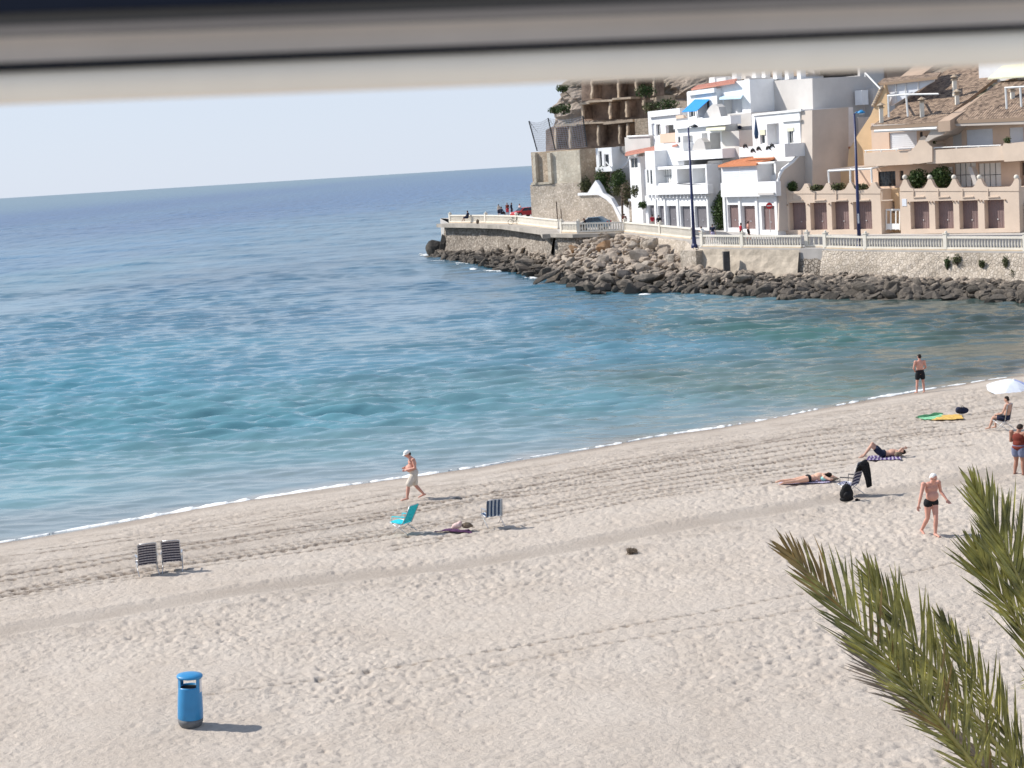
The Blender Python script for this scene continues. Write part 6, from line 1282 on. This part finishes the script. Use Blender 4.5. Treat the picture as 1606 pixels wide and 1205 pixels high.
# ============================================================ BEACH THINGS
def beach_chair(label, loc, rz, fabric, frame='steel', seat_h=0.30, back=0.62, recl=22, w=0.5, arms='steel', group=None, name='beach_chair'):
    t = thing(name, label, 'beach chair', loc, rz, group); r = R(recl); w2 = w / 2
    def sheet(nm, a, b, sag, m):
        q = MB(); n = 8; P = []
        for k in range(n + 1):
            f = k / n; c = V(a).lerp(V(b), f); nv = V((0, -(V(b) - V(a)).z, (V(b) - V(a)).y)).normalized(); row = []
            for j in range(7): g = j / 6; row.append(c + V((-w2 + 0.015 + (w - 0.03) * g, 0, 0)) - nv * sag * math.sin(math.pi * g) * (0.4 + 0.6 * math.sin(math.pi * f)))
            P.append(row)
        for k in range(n):
            for j in range(6):
                uv = [(j / 6, k / n), ((j + 1) / 6, k / n), ((j + 1) / 6, (k + 1) / n), (j / 6, (k + 1) / n)]; q.quad(P[k][j], P[k][j + 1], P[k + 1][j + 1], P[k + 1][j], uv)
        o = lobj(nm, q, m, t, True); s = o.modifiers.new('thick', 'SOLIDIFY'); s.thickness = 0.006; return o
    A = V((0, 0.46, seat_h + 0.03)); Bk = V((0, 0.0, seat_h - 0.03)); Tp = V((0, -back * math.sin(r), seat_h + back * math.cos(r)))
    sheet('seat', A, Bk, 0.03, fabric); sheet('backrest', Bk + V((0, -0.01, 0.03)), Tp, 0.025, fabric)
    q = MB()
    for s in (-1, 1):
        x = V((s * w2, 0, 0)); q.tube([A + x, Bk + x], 0.012, 6); q.tube([Bk + x, Tp + x, Tp + x * 0.8 + V((0, 0, 0.02))], 0.012, 6)
    q.tube([A + V((-w2, 0, 0)), A + V((w2, 0, 0))], 0.012, 6); q.tube([Tp + V((-w2 * .8, 0, 0.02)), Tp + V((w2 * .8, 0, 0.02))], 0.012, 6); lobj('frame', q, frame, t, True)
    for s in (-1, 1):
        x = V((s * (w2 + 0.015), 0, 0)); q = MB(); q.tube([V((0, 0.40, seat_h + 0.02)) + x, V((0, -0.16, 0.0)) + x], 0.011, 6); lobj('leg', q, frame, t, True); q = MB(); q.tube([V((0, -0.02, seat_h + 0.02)) + x, V((0, 0.36, 0.0)) + x], 0.011, 6); lobj('leg', q, frame, t, True)
        q = MB(); a = Bk.lerp(Tp, 0.42) + x; b = V((s * (w2 + 0.02), 0.34, seat_h + 0.22)); q.box(((a.x + b.x) / 2, (a.y + b.y) / 2, (a.z + b.z) / 2), (0.045, (a - b).length, 0.025)); q.tube([b, V((b.x, 0.36, seat_h))], 0.01, 6); lobj('armrest', q, arms, t)
    return t
beach_chair('left of two beach chairs with dark grey horizontal stripes facing the sea', PS(233, 901), heading(-0.35, 1), 'stripe_brown', recl=14, back=0.60, w=0.52, group='pair of striped beach chairs')
beach_chair('right of two beach chairs with dark grey horizontal stripes facing the sea', PS(271, 896.5), heading(-0.12, 1), 'stripe_brown', recl=12, back=0.60, w=0.52, group='pair of striped beach chairs')
beach_chair('bright turquoise reclining beach chair turned to the left', PS(639, 834), heading(-1, 0.62), 'turquoise', recl=30, back=0.62, w=0.50, seat_h=0.28, arms='turquoise')
beach_chair('blue and white vertically striped beach chair beside the purple towel', PS(776, 826), heading(-0.38, 1), 'stripe_blue', recl=14, back=0.50, w=0.50, seat_h=0.33)
NP = PS(1341, 776); NR = heading(-0.8, 0.62)
beach_chair('navy and white striped beach chair with a black jacket hung over it', NP, NR, 'stripe_navy', recl=20, back=0.74, w=0.52, seat_h=0.32, arms='dark_metal')
beach_chair('grey brown beach chair under the seated man', SEAT_P, SEAT_R, 'brown_sling', recl=12, back=0.60, w=0.52, seat_h=0.34, arms='dark_metal')
# jacket over the chair back
t = thing('jacket', 'long black jacket draped over the back of the navy striped chair', 'jacket', NP, NR); tp = V((0, -0.33, 0.92))
q = MB(); rj = random.Random(4); n1_, n2_ = 10, 14; P = []
for j in range(n2_ + 1):
    f = j / n2_; row = []
    for i in range(n1_ + 1):
        g = i / n1_; x = (g - 0.5) * (0.48 - 0.10 * f); 
        if f < 0.25: c = V((x, -0.20 - f * 0.62, 0.76 + 0.24 * f / 0.25))
        else: k = (f - 0.25) / 0.75; c = V((x * (1 - 0.25 * k) + 0.06 * k, -0.36 - 0.10 * k, 1.0 - 0.74 * k))
        c += V((0, 0.025 * math.sin(g * 15 + f * 5), 0.012 * math.sin(g * 9))); row.append(c)
    P.append(row)
for j in range(n2_):
    for i in range(n1_): q.quad(P[j][i], P[j][i + 1], P[j + 1][i + 1], P[j + 1][i])
o = lobj('cloth', q, 'black', t, True); s = o.modifiers.new('thick', 'SOLIDIFY'); s.thickness = 0.05; s.offset = 0
blob('collar', [('c', V((-0.16, -0.31, 0.99)), V((0.14, -0.32, 1.02)), 0.055, 0.07)], 0.015, 'black', t)
# backpack
p = PS(1328, 786); t = thing('backpack', 'black backpack standing on the sand against the navy striped chair', 'backpack', p, R(15)); t.scale = (1.3, 1.2, 1.1)
blob('bag', [('e', (0, 0, 0.2), (0.17, 0.11, 0.21)), ('e', (0, -0.02, 0.36), (0.12, 0.09, 0.12)), ('e', (0, 0.0, 0.06), (0.175, 0.12, 0.08))], 0.014, 'black', t, 1); blob('front_pocket', [('e', (0, -0.09, 0.17), (0.12, 0.06, 0.12))], 0.014, 'black', t, 1)
q = MB(); q.tube([(0.03, -0.02, 0.46), (0.0, -0.02, 0.53), (-0.04, -0.02, 0.46)], 0.012, 6); lobj('top_loop', q, 'black', t, True)
q = MB(); q.tube([(0.1, 0.08, 0.4), (0.17, 0.12, 0.25), (0.15, 0.1, 0.04)], 0.018, 6); lobj('strap', q, 'black', t, True)
p = PS(1344, 786.5); q = MB(); q.ball(p + V((0, 0, .04)), (0.06, 0.05, 0.05), 8, 6); q.ball(p + V((0.07, 0, .03)), (0.03, 0.04, 0.03), 8, 6); tag(obj('sandal_pair', q, 'black', loc=p), 'small dark sandals lying beside the black backpack', 'sandals')
# cloths lying on the sand: read outlines, laid on the terrain with folds
def towel(label, outline, m, seed, name='towel', lift=0.035, fold=0.03, cat='towel', stripes=None):
    P = [PS(u, v) for u, v in outline]; n1_, n2_ = 26, 14; q = MB(); G = []
    for j in range(n2_ + 1):
        row = []
        for i in range(n1_ + 1):
            a = P[0].lerp(P[1], i / n1_); b = P[3].lerp(P[2], i / n1_); c = a.lerp(b, j / n2_); c.x += 0.05 * noise3(V((i * .3, j * .4, seed)), 1, seed); c.y += 0.08 * noise3(V((j * .3, i * .4, seed)), 1, seed + 1)
            z = float(sand_base(np.array([c.x]), np.array([c.y]))[0][0]) + float(fbm(np.array([c.x * 0.16]), np.array([c.y * 0.16]), 3, 9)[0]) * 0.12 * min(1, max(0, (shore_y(c.x) - c.y) / 6)); c.z = z + lift + fold * max(-0.3, noise3(c * 1.0, 2.6, seed)) * 2; row.append(c)
        G.append(row)
    for j in range(n2_):
        for i in range(n1_): q.quad(G[j][i], G[j][i + 1], G[j + 1][i + 1], G[j + 1][i], [(i / n1_, j / n2_), ((i + 1) / n1_, j / n2_), ((i + 1) / n1_, (j + 1) / n2_), (i / n1_, (j + 1) / n2_)])
    q2 = obj(name, q, m, loc=G[0][0], smooth=True); s = q2.modifiers.new('thick', 'SOLIDIFY'); s.thickness = 0.012; s.offset = 1; return tag(q2, label, cat)
towel('crumpled purple towel between the turquoise and the blue striped chair', [(680, 833), (742, 833.5), (736, 829), (700, 828)], 'cloth_purple', 2, fold=0.05)
p = PS(725, 831, 0.05); t = thing('clothes_bundle', 'pale pink and dark clothes bundle heaped on the purple towel', 'clothes', p)
blob('light_cloth', [('e', (-0.15, 0, 0.08), (0.15, 0.11, 0.09)), ('c', (-0.28, 0, 0.03), (-0.05, 0.03, 0.16), 0.05, 0.06)], 0.015, 'cloth_pink', t); blob('dark_cloth', [('e', (0.14, 0.02, 0.07), (0.16, 0.12, 0.09)), ('c', (0.12, 0, 0.13), (0.3, 0.03, 0.04), 0.05, 0.04)], 0.015, 'driftweed', t)
towel('lilac towel under the face down sunbather', [(1222, 760), (1302, 758), (1310, 750.5), (1236, 752)], 'cloth_lilac', 3, lift=0.03, fold=0.012)
t = thing('clothes_bundle', 'pale teal clothes heap by the head of the face down sunbather', 'clothes', PS(1290, 756, 0.05)); blob('cloth', [('e', (0.05, 0, 0.07), (0.13, 0.12, 0.08)), ('c', (0, 0, 0.05), (-0.16, 0.02, 0.12), 0.05, 0.03)], 0.015, 'cloth_teal', t)
t = thing('beach_bag', 'flat dark beach bag beyond the head of the face down sunbather', 'bag', PS(1305, 755, 0.02)); blob('bag', [('e', (0, 0, 0.05), (0.16, 0.1, 0.06)), ('c', (-.1, 0, 0.06), (0.2, 0, 0.05), 0.04, 0.03)], 0.015, 'driftweed', t)
towel('purple and white striped towel under the sunbather with bent knees', [(1358, 722.5), (1414, 722), (1412, 716), (1362, 716)], 'stripe_towel', 4, lift=0.03, fold=0.012)
t = thing('beach_bag', 'small dark bag behind the head of the sunbather with bent knees', 'bag', PS(1409, 718, 0.02)); blob('bag', [('e', (0, 0, 0.09), (0.14, 0.1, 0.1))], 0.015, 'driftweed', t)
towel('orange yellow towel below the dark bag on the upper beach', [(1462, 659.5), (1512, 657), (1506, 650.5), (1478, 652)], 'cloth_yellow', 5, lift=0.03, fold=0.02); towel('mint green towel left of the orange yellow one', [(1440, 657), (1463, 659), (1484, 651.5), (1466, 651)], 'cloth_mint', 6, lift=0.03, fold=0.03); towel('dark green towel strip furthest left in the towel group', [(1435, 656), (1444, 656), (1480, 650.5), (1470, 649.5)], 'cloth_green', 7, lift=0.05, fold=0.04)
t = thing('sports_bag', 'dark navy sports bag behind the orange yellow towel', 'bag', PS(1509, 650, 0.02)); blob('bag', [('e', (0, 0, 0.13), (0.27, 0.15, 0.14)), ('e', (-0.14, 0, 0.16), (0.12, 0.12, 0.13))], 0.02, 'cloth_navy', t, 1); q = MB(); q.tube([(-0.1, -0.1, 0.22), (0, -0.1, 0.34), (0.12, -0.1, 0.22)], 0.014, 6); lobj('handle', q, 'black', t, True)
# parasol resting low on the sand
p = PS(1586, 614); t = thing('beach_parasol', 'white and pale lilac parasol standing low on the sand by the waterline', 'parasol', p, 0.0)
t.rotation_euler = (R(13), R(4), 0.2); t.location.z -= 0.14; n = 8; Rr = 1.12
for k in range(n):
    q = MB(); G = []
    for i in range(17):
        f = i / 16; row = []
        for j in range(11):
            g = j / 10; a = 2 * math.pi * (k + g) / n; sag = 0.10 * math.sin(math.pi * g) * f ** 2; r = Rr * f * (1 - 0.06 * math.sin(math.pi * g) * f); row.append(V((r * math.cos(a), r * math.sin(a), 0.66 - 0.46 * f ** 1.7 - sag * 0.25)))
        G.append(row)
    for i in range(16):
        for j in range(10): q.quad(G[i][j], G[i + 1][j], G[i + 1][j + 1], G[i][j + 1])
    o = lobj('canopy_panel', q, 'parasol_lilac' if k in (7, 0) else 'parasol_white', t, True); s = o.modifiers.new('thick', 'SOLIDIFY'); s.thickness = 0.006
q = MB(); q.tube([(0, 0, -0.1), (0, 0, 0.72)], 0.016, 8); lobj('pole', q, 'steel', t, True); q = MB(); q.ball((0, 0, 0.70), 0.03, 8, 6); lobj('tip', q, 'sticker', t, True)
for k in range(n): a = 2 * math.pi * k / n; q = MB(); q.tube([(0, 0, 0.62), (Rr * .6 * math.cos(a), Rr * .6 * math.sin(a), 0.62 - 0.46 * 0.42 * 1.0), (Rr * math.cos(a), Rr * math.sin(a), 0.19)], 0.005, 4); lobj('rib', q, 'steel', t)
t = thing('beach_bag', 'tan bundle in the shade of the white parasol', 'bag', PS(1579, 613, 0.0)); blob('bag', [('e', (0, -0.1, 0.08), (0.16, 0.12, 0.1)), ('e', (-0.25, -0.1, 0.04), (0.12, 0.1, 0.06))], 0.02, 'cloth_stone', t)
# clump of dry weed
def weed_clump(label, u, v, rx, ry, n):
    p = PS(u, v, 0.0); q = MB(); r_ = random.Random(int(u))
    for k in range(n):
        a = r_.uniform(0, 6.28); d = r_.random() ** 0.6; c = p + V((rx * d * math.cos(a), ry * d * math.sin(a), r_.uniform(0.0, 0.10) * (1 - d * .6))); e = V((r_.gauss(0, 1), r_.gauss(0, 1), r_.gauss(0, .5))).normalized() * r_.uniform(0.03, 0.1); q.tube([c - e, c + e * 0.2 + V((0, 0, 0.02)), c + e], r_.uniform(0.004, 0.012), 4)
    q.ball(p, (rx * 0.6, ry * 0.6, 0.03), 10, 6); return tag(obj('weed_clump', q, 'driftweed', loc=p), label, 'seaweed')
weed_clump('dark clump of dry weed alone on the middle of the sand', 991, 866, 0.15, 0.20, 120)
weed_clump('dark weed pile left by the waves at the water edge', 915, 702, 0.55, 0.35, 150)
# litter bin
p = PS(299, 1139, -0.02); t = thing('litter_bin', 'tall bright blue plastic litter bin standing alone on the sand', 'litter bin', p, 0.0)
sc_ = 1.0; q = MB(); q.lathe((0, 0, 0), [(0.15, 0.0), (0.19, 0.05), (0.213, 0.12), (0.217, 0.19)], 40); lobj('base', q, 'bin_grey', t, True)
q = MB(); q.lathe((0, 0, 0), [(0.214, 0.185), (0.218, 0.20), (0.218, 0.35), (0.210, 0.60), (0.199, 0.80), (0.195, 0.83), (0.17, 0.83), (0.17, 0.5)], 40); lobj('body', q, 'bin_blue', t, True)
q = MB(); n = 40
def band_(a0, a1, z0, z1, r, th, q):
    m_ = max(2, int((a1 - a0) / 0.12)); 
    for k in range(m_):
        A0, A1 = a0 + (a1 - a0) * k / m_, a0 + (a1 - a0) * (k + 1) / m_; f = lambda a, rr, z: (rr * math.cos(a), rr * math.sin(a), z); q.hexa([f(A0, r, z0), f(A1, r, z0), f(A1, r - th, z0), f(A0, r - th, z0)], [f(A0, r, z1), f(A1, r, z1), f(A1, r - th, z1), f(A0, r - th, z1)])
for a in (0.0, math.pi): band_(a - 0.78, a + 0.78, 0.82, 1.02, 0.197, 0.012, q)
lobj('side_posts', q, 'bin_blue', t)
q = MB(); q.lathe((0, 0, 0), [(0.19, 1.0), (0.222, 1.01), (0.226, 1.035), (0.215, 1.055), (0.12, 1.078), (0.01, 1.084)], 40); lobj('lid', q, 'bin_blue', t, True)
q = MB(); band_(-0.42, 0.1, 0.66, 0.99, 0.203, 0.004, q); lobj('sticker_and_sheen', q, 'sticker', t); q = MB(); band_(math.pi - 0.1, math.pi + 0.22, 0.66, 0.99, 0.203, 0.004, q); lobj('sticker_and_sheen', q, 'sticker', t)  # right band is a sticker, left band a light reflection painted white
q = MB(); q.lathe((0, 0, 0), [(0.16, 0.79), (0.165, 0.80)], 24); lobj('inner_liner', q, 'black', t)
t.scale = (1.13, 1.13, 1.0); t.rotation_euler = (0, R(3.5), 0)

# ============================================================ CARS, BIKES on the promenade
def car(label, loc, rz, paint, L_=3.9, H_=1.45):
    t = thing('parked_car', label, 'car', loc, rz); W2 = 0.82; k = L_ / 3.9; h = H_ / 1.45
    pr = [(-1.95, 0.30), (-1.95, 0.62), (-1.80, 0.80), (-1.05, 0.90), (-0.42, 1.38), (0.95, 1.43), (1.55, 1.05), (1.90, 0.92), (1.95, 0.45), (1.92, 0.30)]
    q = MB(); n = len(pr); secs = [(-1, 0.80), (-0.92, 0.97), (0.92, 0.97), (1, 0.80)]
    for si in range(3):
        y0, f0 = secs[si]; y1, f1 = secs[si + 1]
        def PT(i, y, f): x, z = pr[i]; zz = z if z < 0.95 else 0.95 + (z - 0.95) * f; yy = y * W2 * (1 if z < 0.95 else 0.88); return V((x * k, yy, zz * h))
        for i in range(n): j = (i + 1) % n; q.quad(PT(i, y0, f0), PT(j, y0, f0), PT(j, y1, f1), PT(i, y1, f1))
    for y, f in (secs[0], secs[3]): q.add([PT(i, y, f) for i in range(n)], [list(range(n)) if y > 0 else list(range(n))[::-1]])
    lobj('body', q, paint, t)
    for s in (-1, 1):
        q = MB(); y = s * W2 * 0.955; ya = s * W2 * 1.0
        for poly in ([(-0.85, 0.94), (-0.36, 1.32), (0.22, 1.35), (0.22, 0.94)], [(0.30, 0.94), (0.30, 1.35), (0.88, 1.36), (1.28, 0.97)]): q.prism([V((x * k, ya * 1.0 if z < 1 else ya * 0.9, z * h)) for x, z in poly], (0, s * 0.02, 0))
        lobj('side_window', q, 'glass', t)
        for x in (-1.2, 1.2):
            q = MB(); q.tube([(x * k, s * (W2 - 0.2), 0.32), (x * k, s * (W2 + 0.02), 0.32)], 0.32, 16); w_ = lobj('wheel', q, 'tyre', t); q = MB(); q.tube([(x * k, s * (W2 + 0.015), 0.32), (x * k, s * (W2 + 0.035), 0.32)], 0.19, 12); lobj('rim', q, 'steel', w_)
        q = MB(); q.box((-1.90 * k, s * 0.6, 0.66 * h), (0.12, 0.3, 0.14)); lobj('headlight', q, 'sticker', t); q = MB(); q.box((1.92 * k, s * 0.66, 0.82 * h), (0.1, 0.2, 0.2)); lobj('tail_light', q, 'sign_red', t)
    q = MB(); q.prism([V((-1.0 * k, -0.6, 0.945 * h)), V((-1.0 * k, 0.6, 0.945 * h)), V((-0.47 * k, 0.55, 1.36 * h)), V((-0.47 * k, -0.55, 1.36 * h))], (-0.03, 0, 0.02)); lobj('windscreen', q, 'glass', t); return t
x = PD(822, 340, 241).x; car('red car parked beside the tall stone retaining wall', V((x, 241, 4.85)), 0.5, 'car_red', 3.4, 1.3)
x = PD(930, 345, 192.5).x; car('blue grey hatchback parked behind the short balustrade', V((x, 192.5, 4.35)), -0.35, 'car_blue', 3.6, 1.45)
def bicycle(label, loc, rz, m='dark_metal'):
    t = thing('bicycle', label, 'bicycle', loc, rz)
    for x in (-0.5, 0.5):
        q = MB(); q.tube([(x + 0.33 * math.cos(a), 0, 0.34 + 0.33 * math.sin(a)) for a in [k * math.pi / 9 for k in range(19)]], 0.025, 5); lobj('wheel', q, 'tyre', t)
    q = MB()
    for a, b in (((-0.5, 0, .34), (-0.15, 0, .3)), ((-0.5, 0, .34), (-0.2, 0, .8)), ((-0.2, 0, .85), (-0.1, 0, .3)), ((-0.1, 0, .3), (0.38, 0, .75)), ((-0.2, 0, .78), (0.38, 0, .8)), ((0.36, 0, .95), (0.5, 0, .34))): q.tube([a, b], 0.025, 5)
    lobj('frame', q, m, t); q = MB(); q.tube([(0.36, -0.25, .98), (0.36, 0.25, .98)], 0.02, 5); lobj('handlebar', q, 'dark_metal', t); q = MB(); q.box((-0.22, 0, 0.9), (0.25, 0.12, 0.05)); lobj('saddle', q, 'black', t); return t
x = PD(992, 345, 190).x; bicycle('white bicycle leaning by the stair wall end', V((x, 190, 4.2)), -0.3, 'white_trim')
x = PD(978, 340, 191).x; prom(979, 191, 4.2, 'dark dressed person at the foot of the white stair', 0.5, 'skin_dark', (('jacket', 'cloth_maroon'), ('long_shorts', 'black')), None, 1.0)
x = PD(809, 354, 207).x; bicycle('bicycle left outside the balustrade on the ledge', V((x, RP[2].y - 0.9, 4.4)), 0.2)
p = RP[1] + V((-0.9, -0.9, 0.0)); t = thing('rucksack', 'brown rucksack on the ledge outside the balustrade', 'bag', p); blob('bag', [('e', (0, 0, .3), (0.22, 0.18, 0.34))], 0.03, 'driftweed', t)
p = RP[2] + V((1.3, -1.2, 0.0)); t = thing('rucksack', 'dark low pack on the ledge below the red car', 'bag', p); blob('bag', [('e', (0, 0, .2), (0.4, 0.2, 0.2)), ('e', (-.25, 0, .5), (0.12, 0.12, 0.3))], 0.03, 'black', t)
p = FT.pt(874, 340, -1.5); q = MB(); q.tube([(p.x, p.y, 4.3), (p.x, p.y, 7.0)], 0.08, 6); q.tube([(p.x + .5, p.y, 4.3), (p.x + .5, p.y, 6.1)], 0.06, 6); tag(obj('wooden_post', q, 'bark', loc=(p.x, p.y, 4.3)), 'pair of dark posts in front of the tall stone retaining wall', 'posts')
p = FT.pt(975, 325, -1.4); q = MB(); q.tube([(p.x, p.y, 4.2), (p.x + .1, p.y, 7.0)], 0.13, 7); t = thing('small_tree', 'thin dark trunk with drooping brown foliage at the foot of the white stair', 'tree', (p.x, p.y, 4.2)); obj('trunk', q, 'bark', t); q = MB(); leaf_cloud(q, V((p.x + .6, p.y, 7.6)), (0.7, 0.6, 1.6), 900, 0.13, random.Random(5)); obj('crown', q, 'driftweed', t)

# ============================================================ PALM
palm = thing('palm_tree', 'green palm tree in the near right corner, its fronds reaching over the beach', 'palm tree', (5.6, 12.6, 1.0))
def frond(name, pts, n, ll, seed, m, tipm=None, up=(0, 0, 1), lowk=0.55, upk=0.75, label=None, dry=False, base=0.0):
    """pts: (u, v, depth) readings of the rachis from tip to foot"""
    r_ = random.Random(seed); P = [PD(u, v, d) for u, v, d in pts]
    def C_(f):
        x = f * (len(P) - 1); i = min(int(x), len(P) - 2); t = x - i; p0 = P[max(i - 1, 0)]; p1, p2 = P[i], P[i + 1]; p3 = P[min(i + 2, len(P) - 1)]
        return 0.5 * ((2 * p1) + (p2 - p0) * t + (2 * p0 - 5 * p1 + 4 * p2 - p3) * t * t + (3 * p1 - p0 - 3 * p2 + p3) * t ** 3)
    q = MB(); pp = [C_(k / 24) for k in range(25)]; q.tube(pp, [0.004 + 0.018 * (k / 24) for k in range(25)], 6); rc = obj(name, q, 'rachis' if not dry else m, palm, True)
    if label: rc['label'] = label
    view = (P[len(P) // 2] - V((0, 0, CAMZ))).normalized(); q = MB(); q.cm = 0
    for s in (-1, 1):
        for k in range(n):
            f = 0.004 + 0.99 * ((k + r_.uniform(-.35, .35)) / n); f = min(0.999, max(0.001, f)); c = C_(f); t = (C_(max(0, f - 0.02)) - C_(min(1, f + 0.02))).normalized()   # towards the tip
            side = t.cross(view).normalized()
            if side.z < 0: side = -side
            back = side.cross(t).normalized() * r_.uniform(-0.35, 0.35)
            k_ = upk if s > 0 else lowk; k_ *= (0.45 + 0.55 * min(1, f * 4)) * r_.uniform(0.6, 1.3)
            d = (t + (side * k_ * s) + back + V((0, 0, 0.10 if s > 0 else -0.02))).normalized(); ln = ll * (0.30 + 0.70 * min(1, f * 3.0)) * r_.uniform(0.75, 1.15); w = 0.0098 * r_.uniform(0.8, 1.2) * (0.6 if dry else 1)
            wd = d.cross(view + V((r_.uniform(-.6, .6), r_.uniform(-.6, .6), r_.uniform(-.6, .6)))).normalized(); nn = wd.cross(d).normalized(); bend = V((0, 0, -1)) * ln * r_.uniform(0.02, 0.10) + side * s * ln * -0.04
            q.cm = 1 if (tipm and (f < 0.10 + r_.uniform(0, .14) or r_.random() < 0.07)) else 0
            pr = None
            for (g, ww) in ((0, 0.35), (0.15, 0.9), (0.45, 1.0), (0.75, 0.62), (1.0, 0.04)):
                cc = c + d * ln * g + bend * g * g; cur = (cc - wd * w * ww, cc + nn * w * 0.45 * ww, cc + wd * w * ww)
                if pr: q.quad(pr[0], pr[1], cur[1], cur[0]); q.quad(pr[1], pr[2], cur[2], cur[1])
                pr = cur
    o = bpy.data.objects.new('leaflets', q.mesh('leaflets', [m, tipm or m], wloc(rc), True)); C.objects.link(o); o.parent = rc; o['kind'] = 'stuff'; return rc
frond('frond', [(1238, 868, 11.2), (1300, 930, 11.2), (1370, 1010, 11.2), (1440, 1092, 11.3), (1500, 1165, 11.5), (1580, 1270, 11.8), (1700, 1420, 12.4)], 96, 0.62, 1, 'frond_green', 'frond_tip', lowk=0.24, upk=0.72)
frond('frond', [(1362, 900, 12.0), (1400, 960, 12.0), (1450, 1030, 12.0), (1510, 1100, 12.1), (1580, 1190, 12.2), (1660, 1300, 12.4), (1720, 1400, 12.5)], 70, 0.60, 2, 'frond_green', None, lowk=0.30, upk=0.62)
frond('frond', [(1335, 1012, 11.6), (1380, 1062, 11.6), (1440, 1110, 11.6), (1510, 1165, 11.8), (1600, 1260, 12.0), (1700, 1400, 12.4)], 56, 0.40, 3, 'frond_dry', None, lowk=0.35, upk=0.12, dry=True, label='dry grey frond')
frond('frond', [(1400, 1020, 12.3), (1450, 1100, 12.3), (1520, 1180, 12.3), (1600, 1280, 12.4), (1700, 1420, 12.5)], 50, 0.55, 4, 'frond_green', None, lowk=0.35, upk=0.6)
frond('frond', [(1528, 765, 11.4), (1560, 825, 11.4), (1592, 895, 11.4), (1628, 980, 11.5), (1670, 1110, 11.9), (1730, 1380, 12.5)], 84, 0.52, 5, 'frond_green', None, lowk=0.26, upk=0.58)
frond('frond', [(1532, 862, 12.2), (1552, 905, 12.2), (1580, 950, 12.2), (1625, 1030, 12.3), (1680, 1180, 12.4), (1730, 1400, 12.5)], 60, 0.55, 6, 'frond_green', None, lowk=0.30, upk=0.35)
frond('frond', [(1478, 975, 12.7), (1530, 1065, 12.6), (1590, 1170, 12.6), (1650, 1280, 12.5), (1720, 1400, 12.5)], 56, 0.46, 9, 'frond_green', None, lowk=0.32, upk=0.6)
cr = PD(1725, 1400, 12.5)
for k, (dx, dy, dz) in enumerate(((2.6, -0.4, 0.9), (2.2, 1.8, 0.8), (0.4, 2.8, 0.9), (2.0, -2.0, 0.6), (0.6, -2.6, 0.8), (1.0, 0.6, 2.6))):
    e = cr + V((dx, dy, dz)); mid = cr.lerp(e, 0.5) + V((0, 0, 0.7)); e.z -= 0.6 if dz < 2 else 0
    def inv(p): w = CR.inverted() @ (p - V((0, 0, CAMZ))); return (PW / 2 + w.x / -w.z * FPX, PH / 2 - w.y / -w.z * FPX, p.y)
    frond('frond', [inv(e), inv(e.lerp(mid, 0.5) + V((0, 0, .2))), inv(mid), inv(cr)], 40, 0.45, 20 + k, 'frond_green', None, lowk=0.6, upk=0.6)
q = MB(); b = V((5.6, 12.6, 0.8)); tk = [b.lerp(cr, k / 14) + V((0.15 * math.sin(k * .3), 0, 0)) for k in range(15)]; q.tube(tk, [0.26 - 0.06 * k / 14 + 0.02 * (k % 2) for k in range(15)], 14); obj('trunk', q, 'bark', palm, True)

# ============================================================ WINDOW FRAME above the view
wf = thing('window_frame', 'blurred beige window frame bar close to the camera across the top', 'window frame', (0, 0.9, CAMZ))
def strip(name, ed, m, y0, y1, rounded=0):
    """ed: readings of (v at left edge, v at right edge) for the lower and upper edges at distance y0"""
    (lo0, lo1), (hi0, hi1) = ed; uL, uR = -500, 2106; q = MB()
    def at(u, v0, v1): v = v0 + (v1 - v0) * u / 1606; return PD(u, v, y0)
    a, b, c, d = at(uL, lo0, lo1), at(uR, lo0, lo1), at(uR, hi0, hi1), at(uL, hi0, hi1); n = 8; prs = []
    for k in range(n + 1):
        f = k / n; bulge = -rounded * math.sin(math.pi * f); prs.append((a.lerp(d, f) + V((0, bulge, 0)), b.lerp(c, f) + V((0, bulge, 0))))
    for (p, r), (p2, r2) in zip(prs[:-1], prs[1:]): q.quad(p, r, r2, p2)
    dy = V((0, y1 - y0, 0)); bk = [a + dy, b + dy, c + dy, d + dy]; q.quad(a, bk[0], bk[1], b); q.quad(d, c, bk[2], bk[3]); q.quad(bk[1], bk[0], bk[3], bk[2]); q.quad(a, d, bk[3], bk[0]); q.quad(b, bk[1], bk[2], c)
    return obj(name, q, m, wf, rounded > 0)
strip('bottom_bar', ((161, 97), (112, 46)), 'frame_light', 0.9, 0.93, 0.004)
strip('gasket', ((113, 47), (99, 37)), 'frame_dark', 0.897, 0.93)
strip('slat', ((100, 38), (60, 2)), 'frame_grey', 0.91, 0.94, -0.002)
strip('slat_shade_mid', ((60, 2), (41, -15)), 'frame_shade_mid', 0.912, 0.94)  # added strip: shade under the box painted as a darker slat
strip('slat_shade_top', ((41, -15), (20, -36)), 'frame_shade_deep', 0.914, 0.94)  # darkest added strip of the same painted shade
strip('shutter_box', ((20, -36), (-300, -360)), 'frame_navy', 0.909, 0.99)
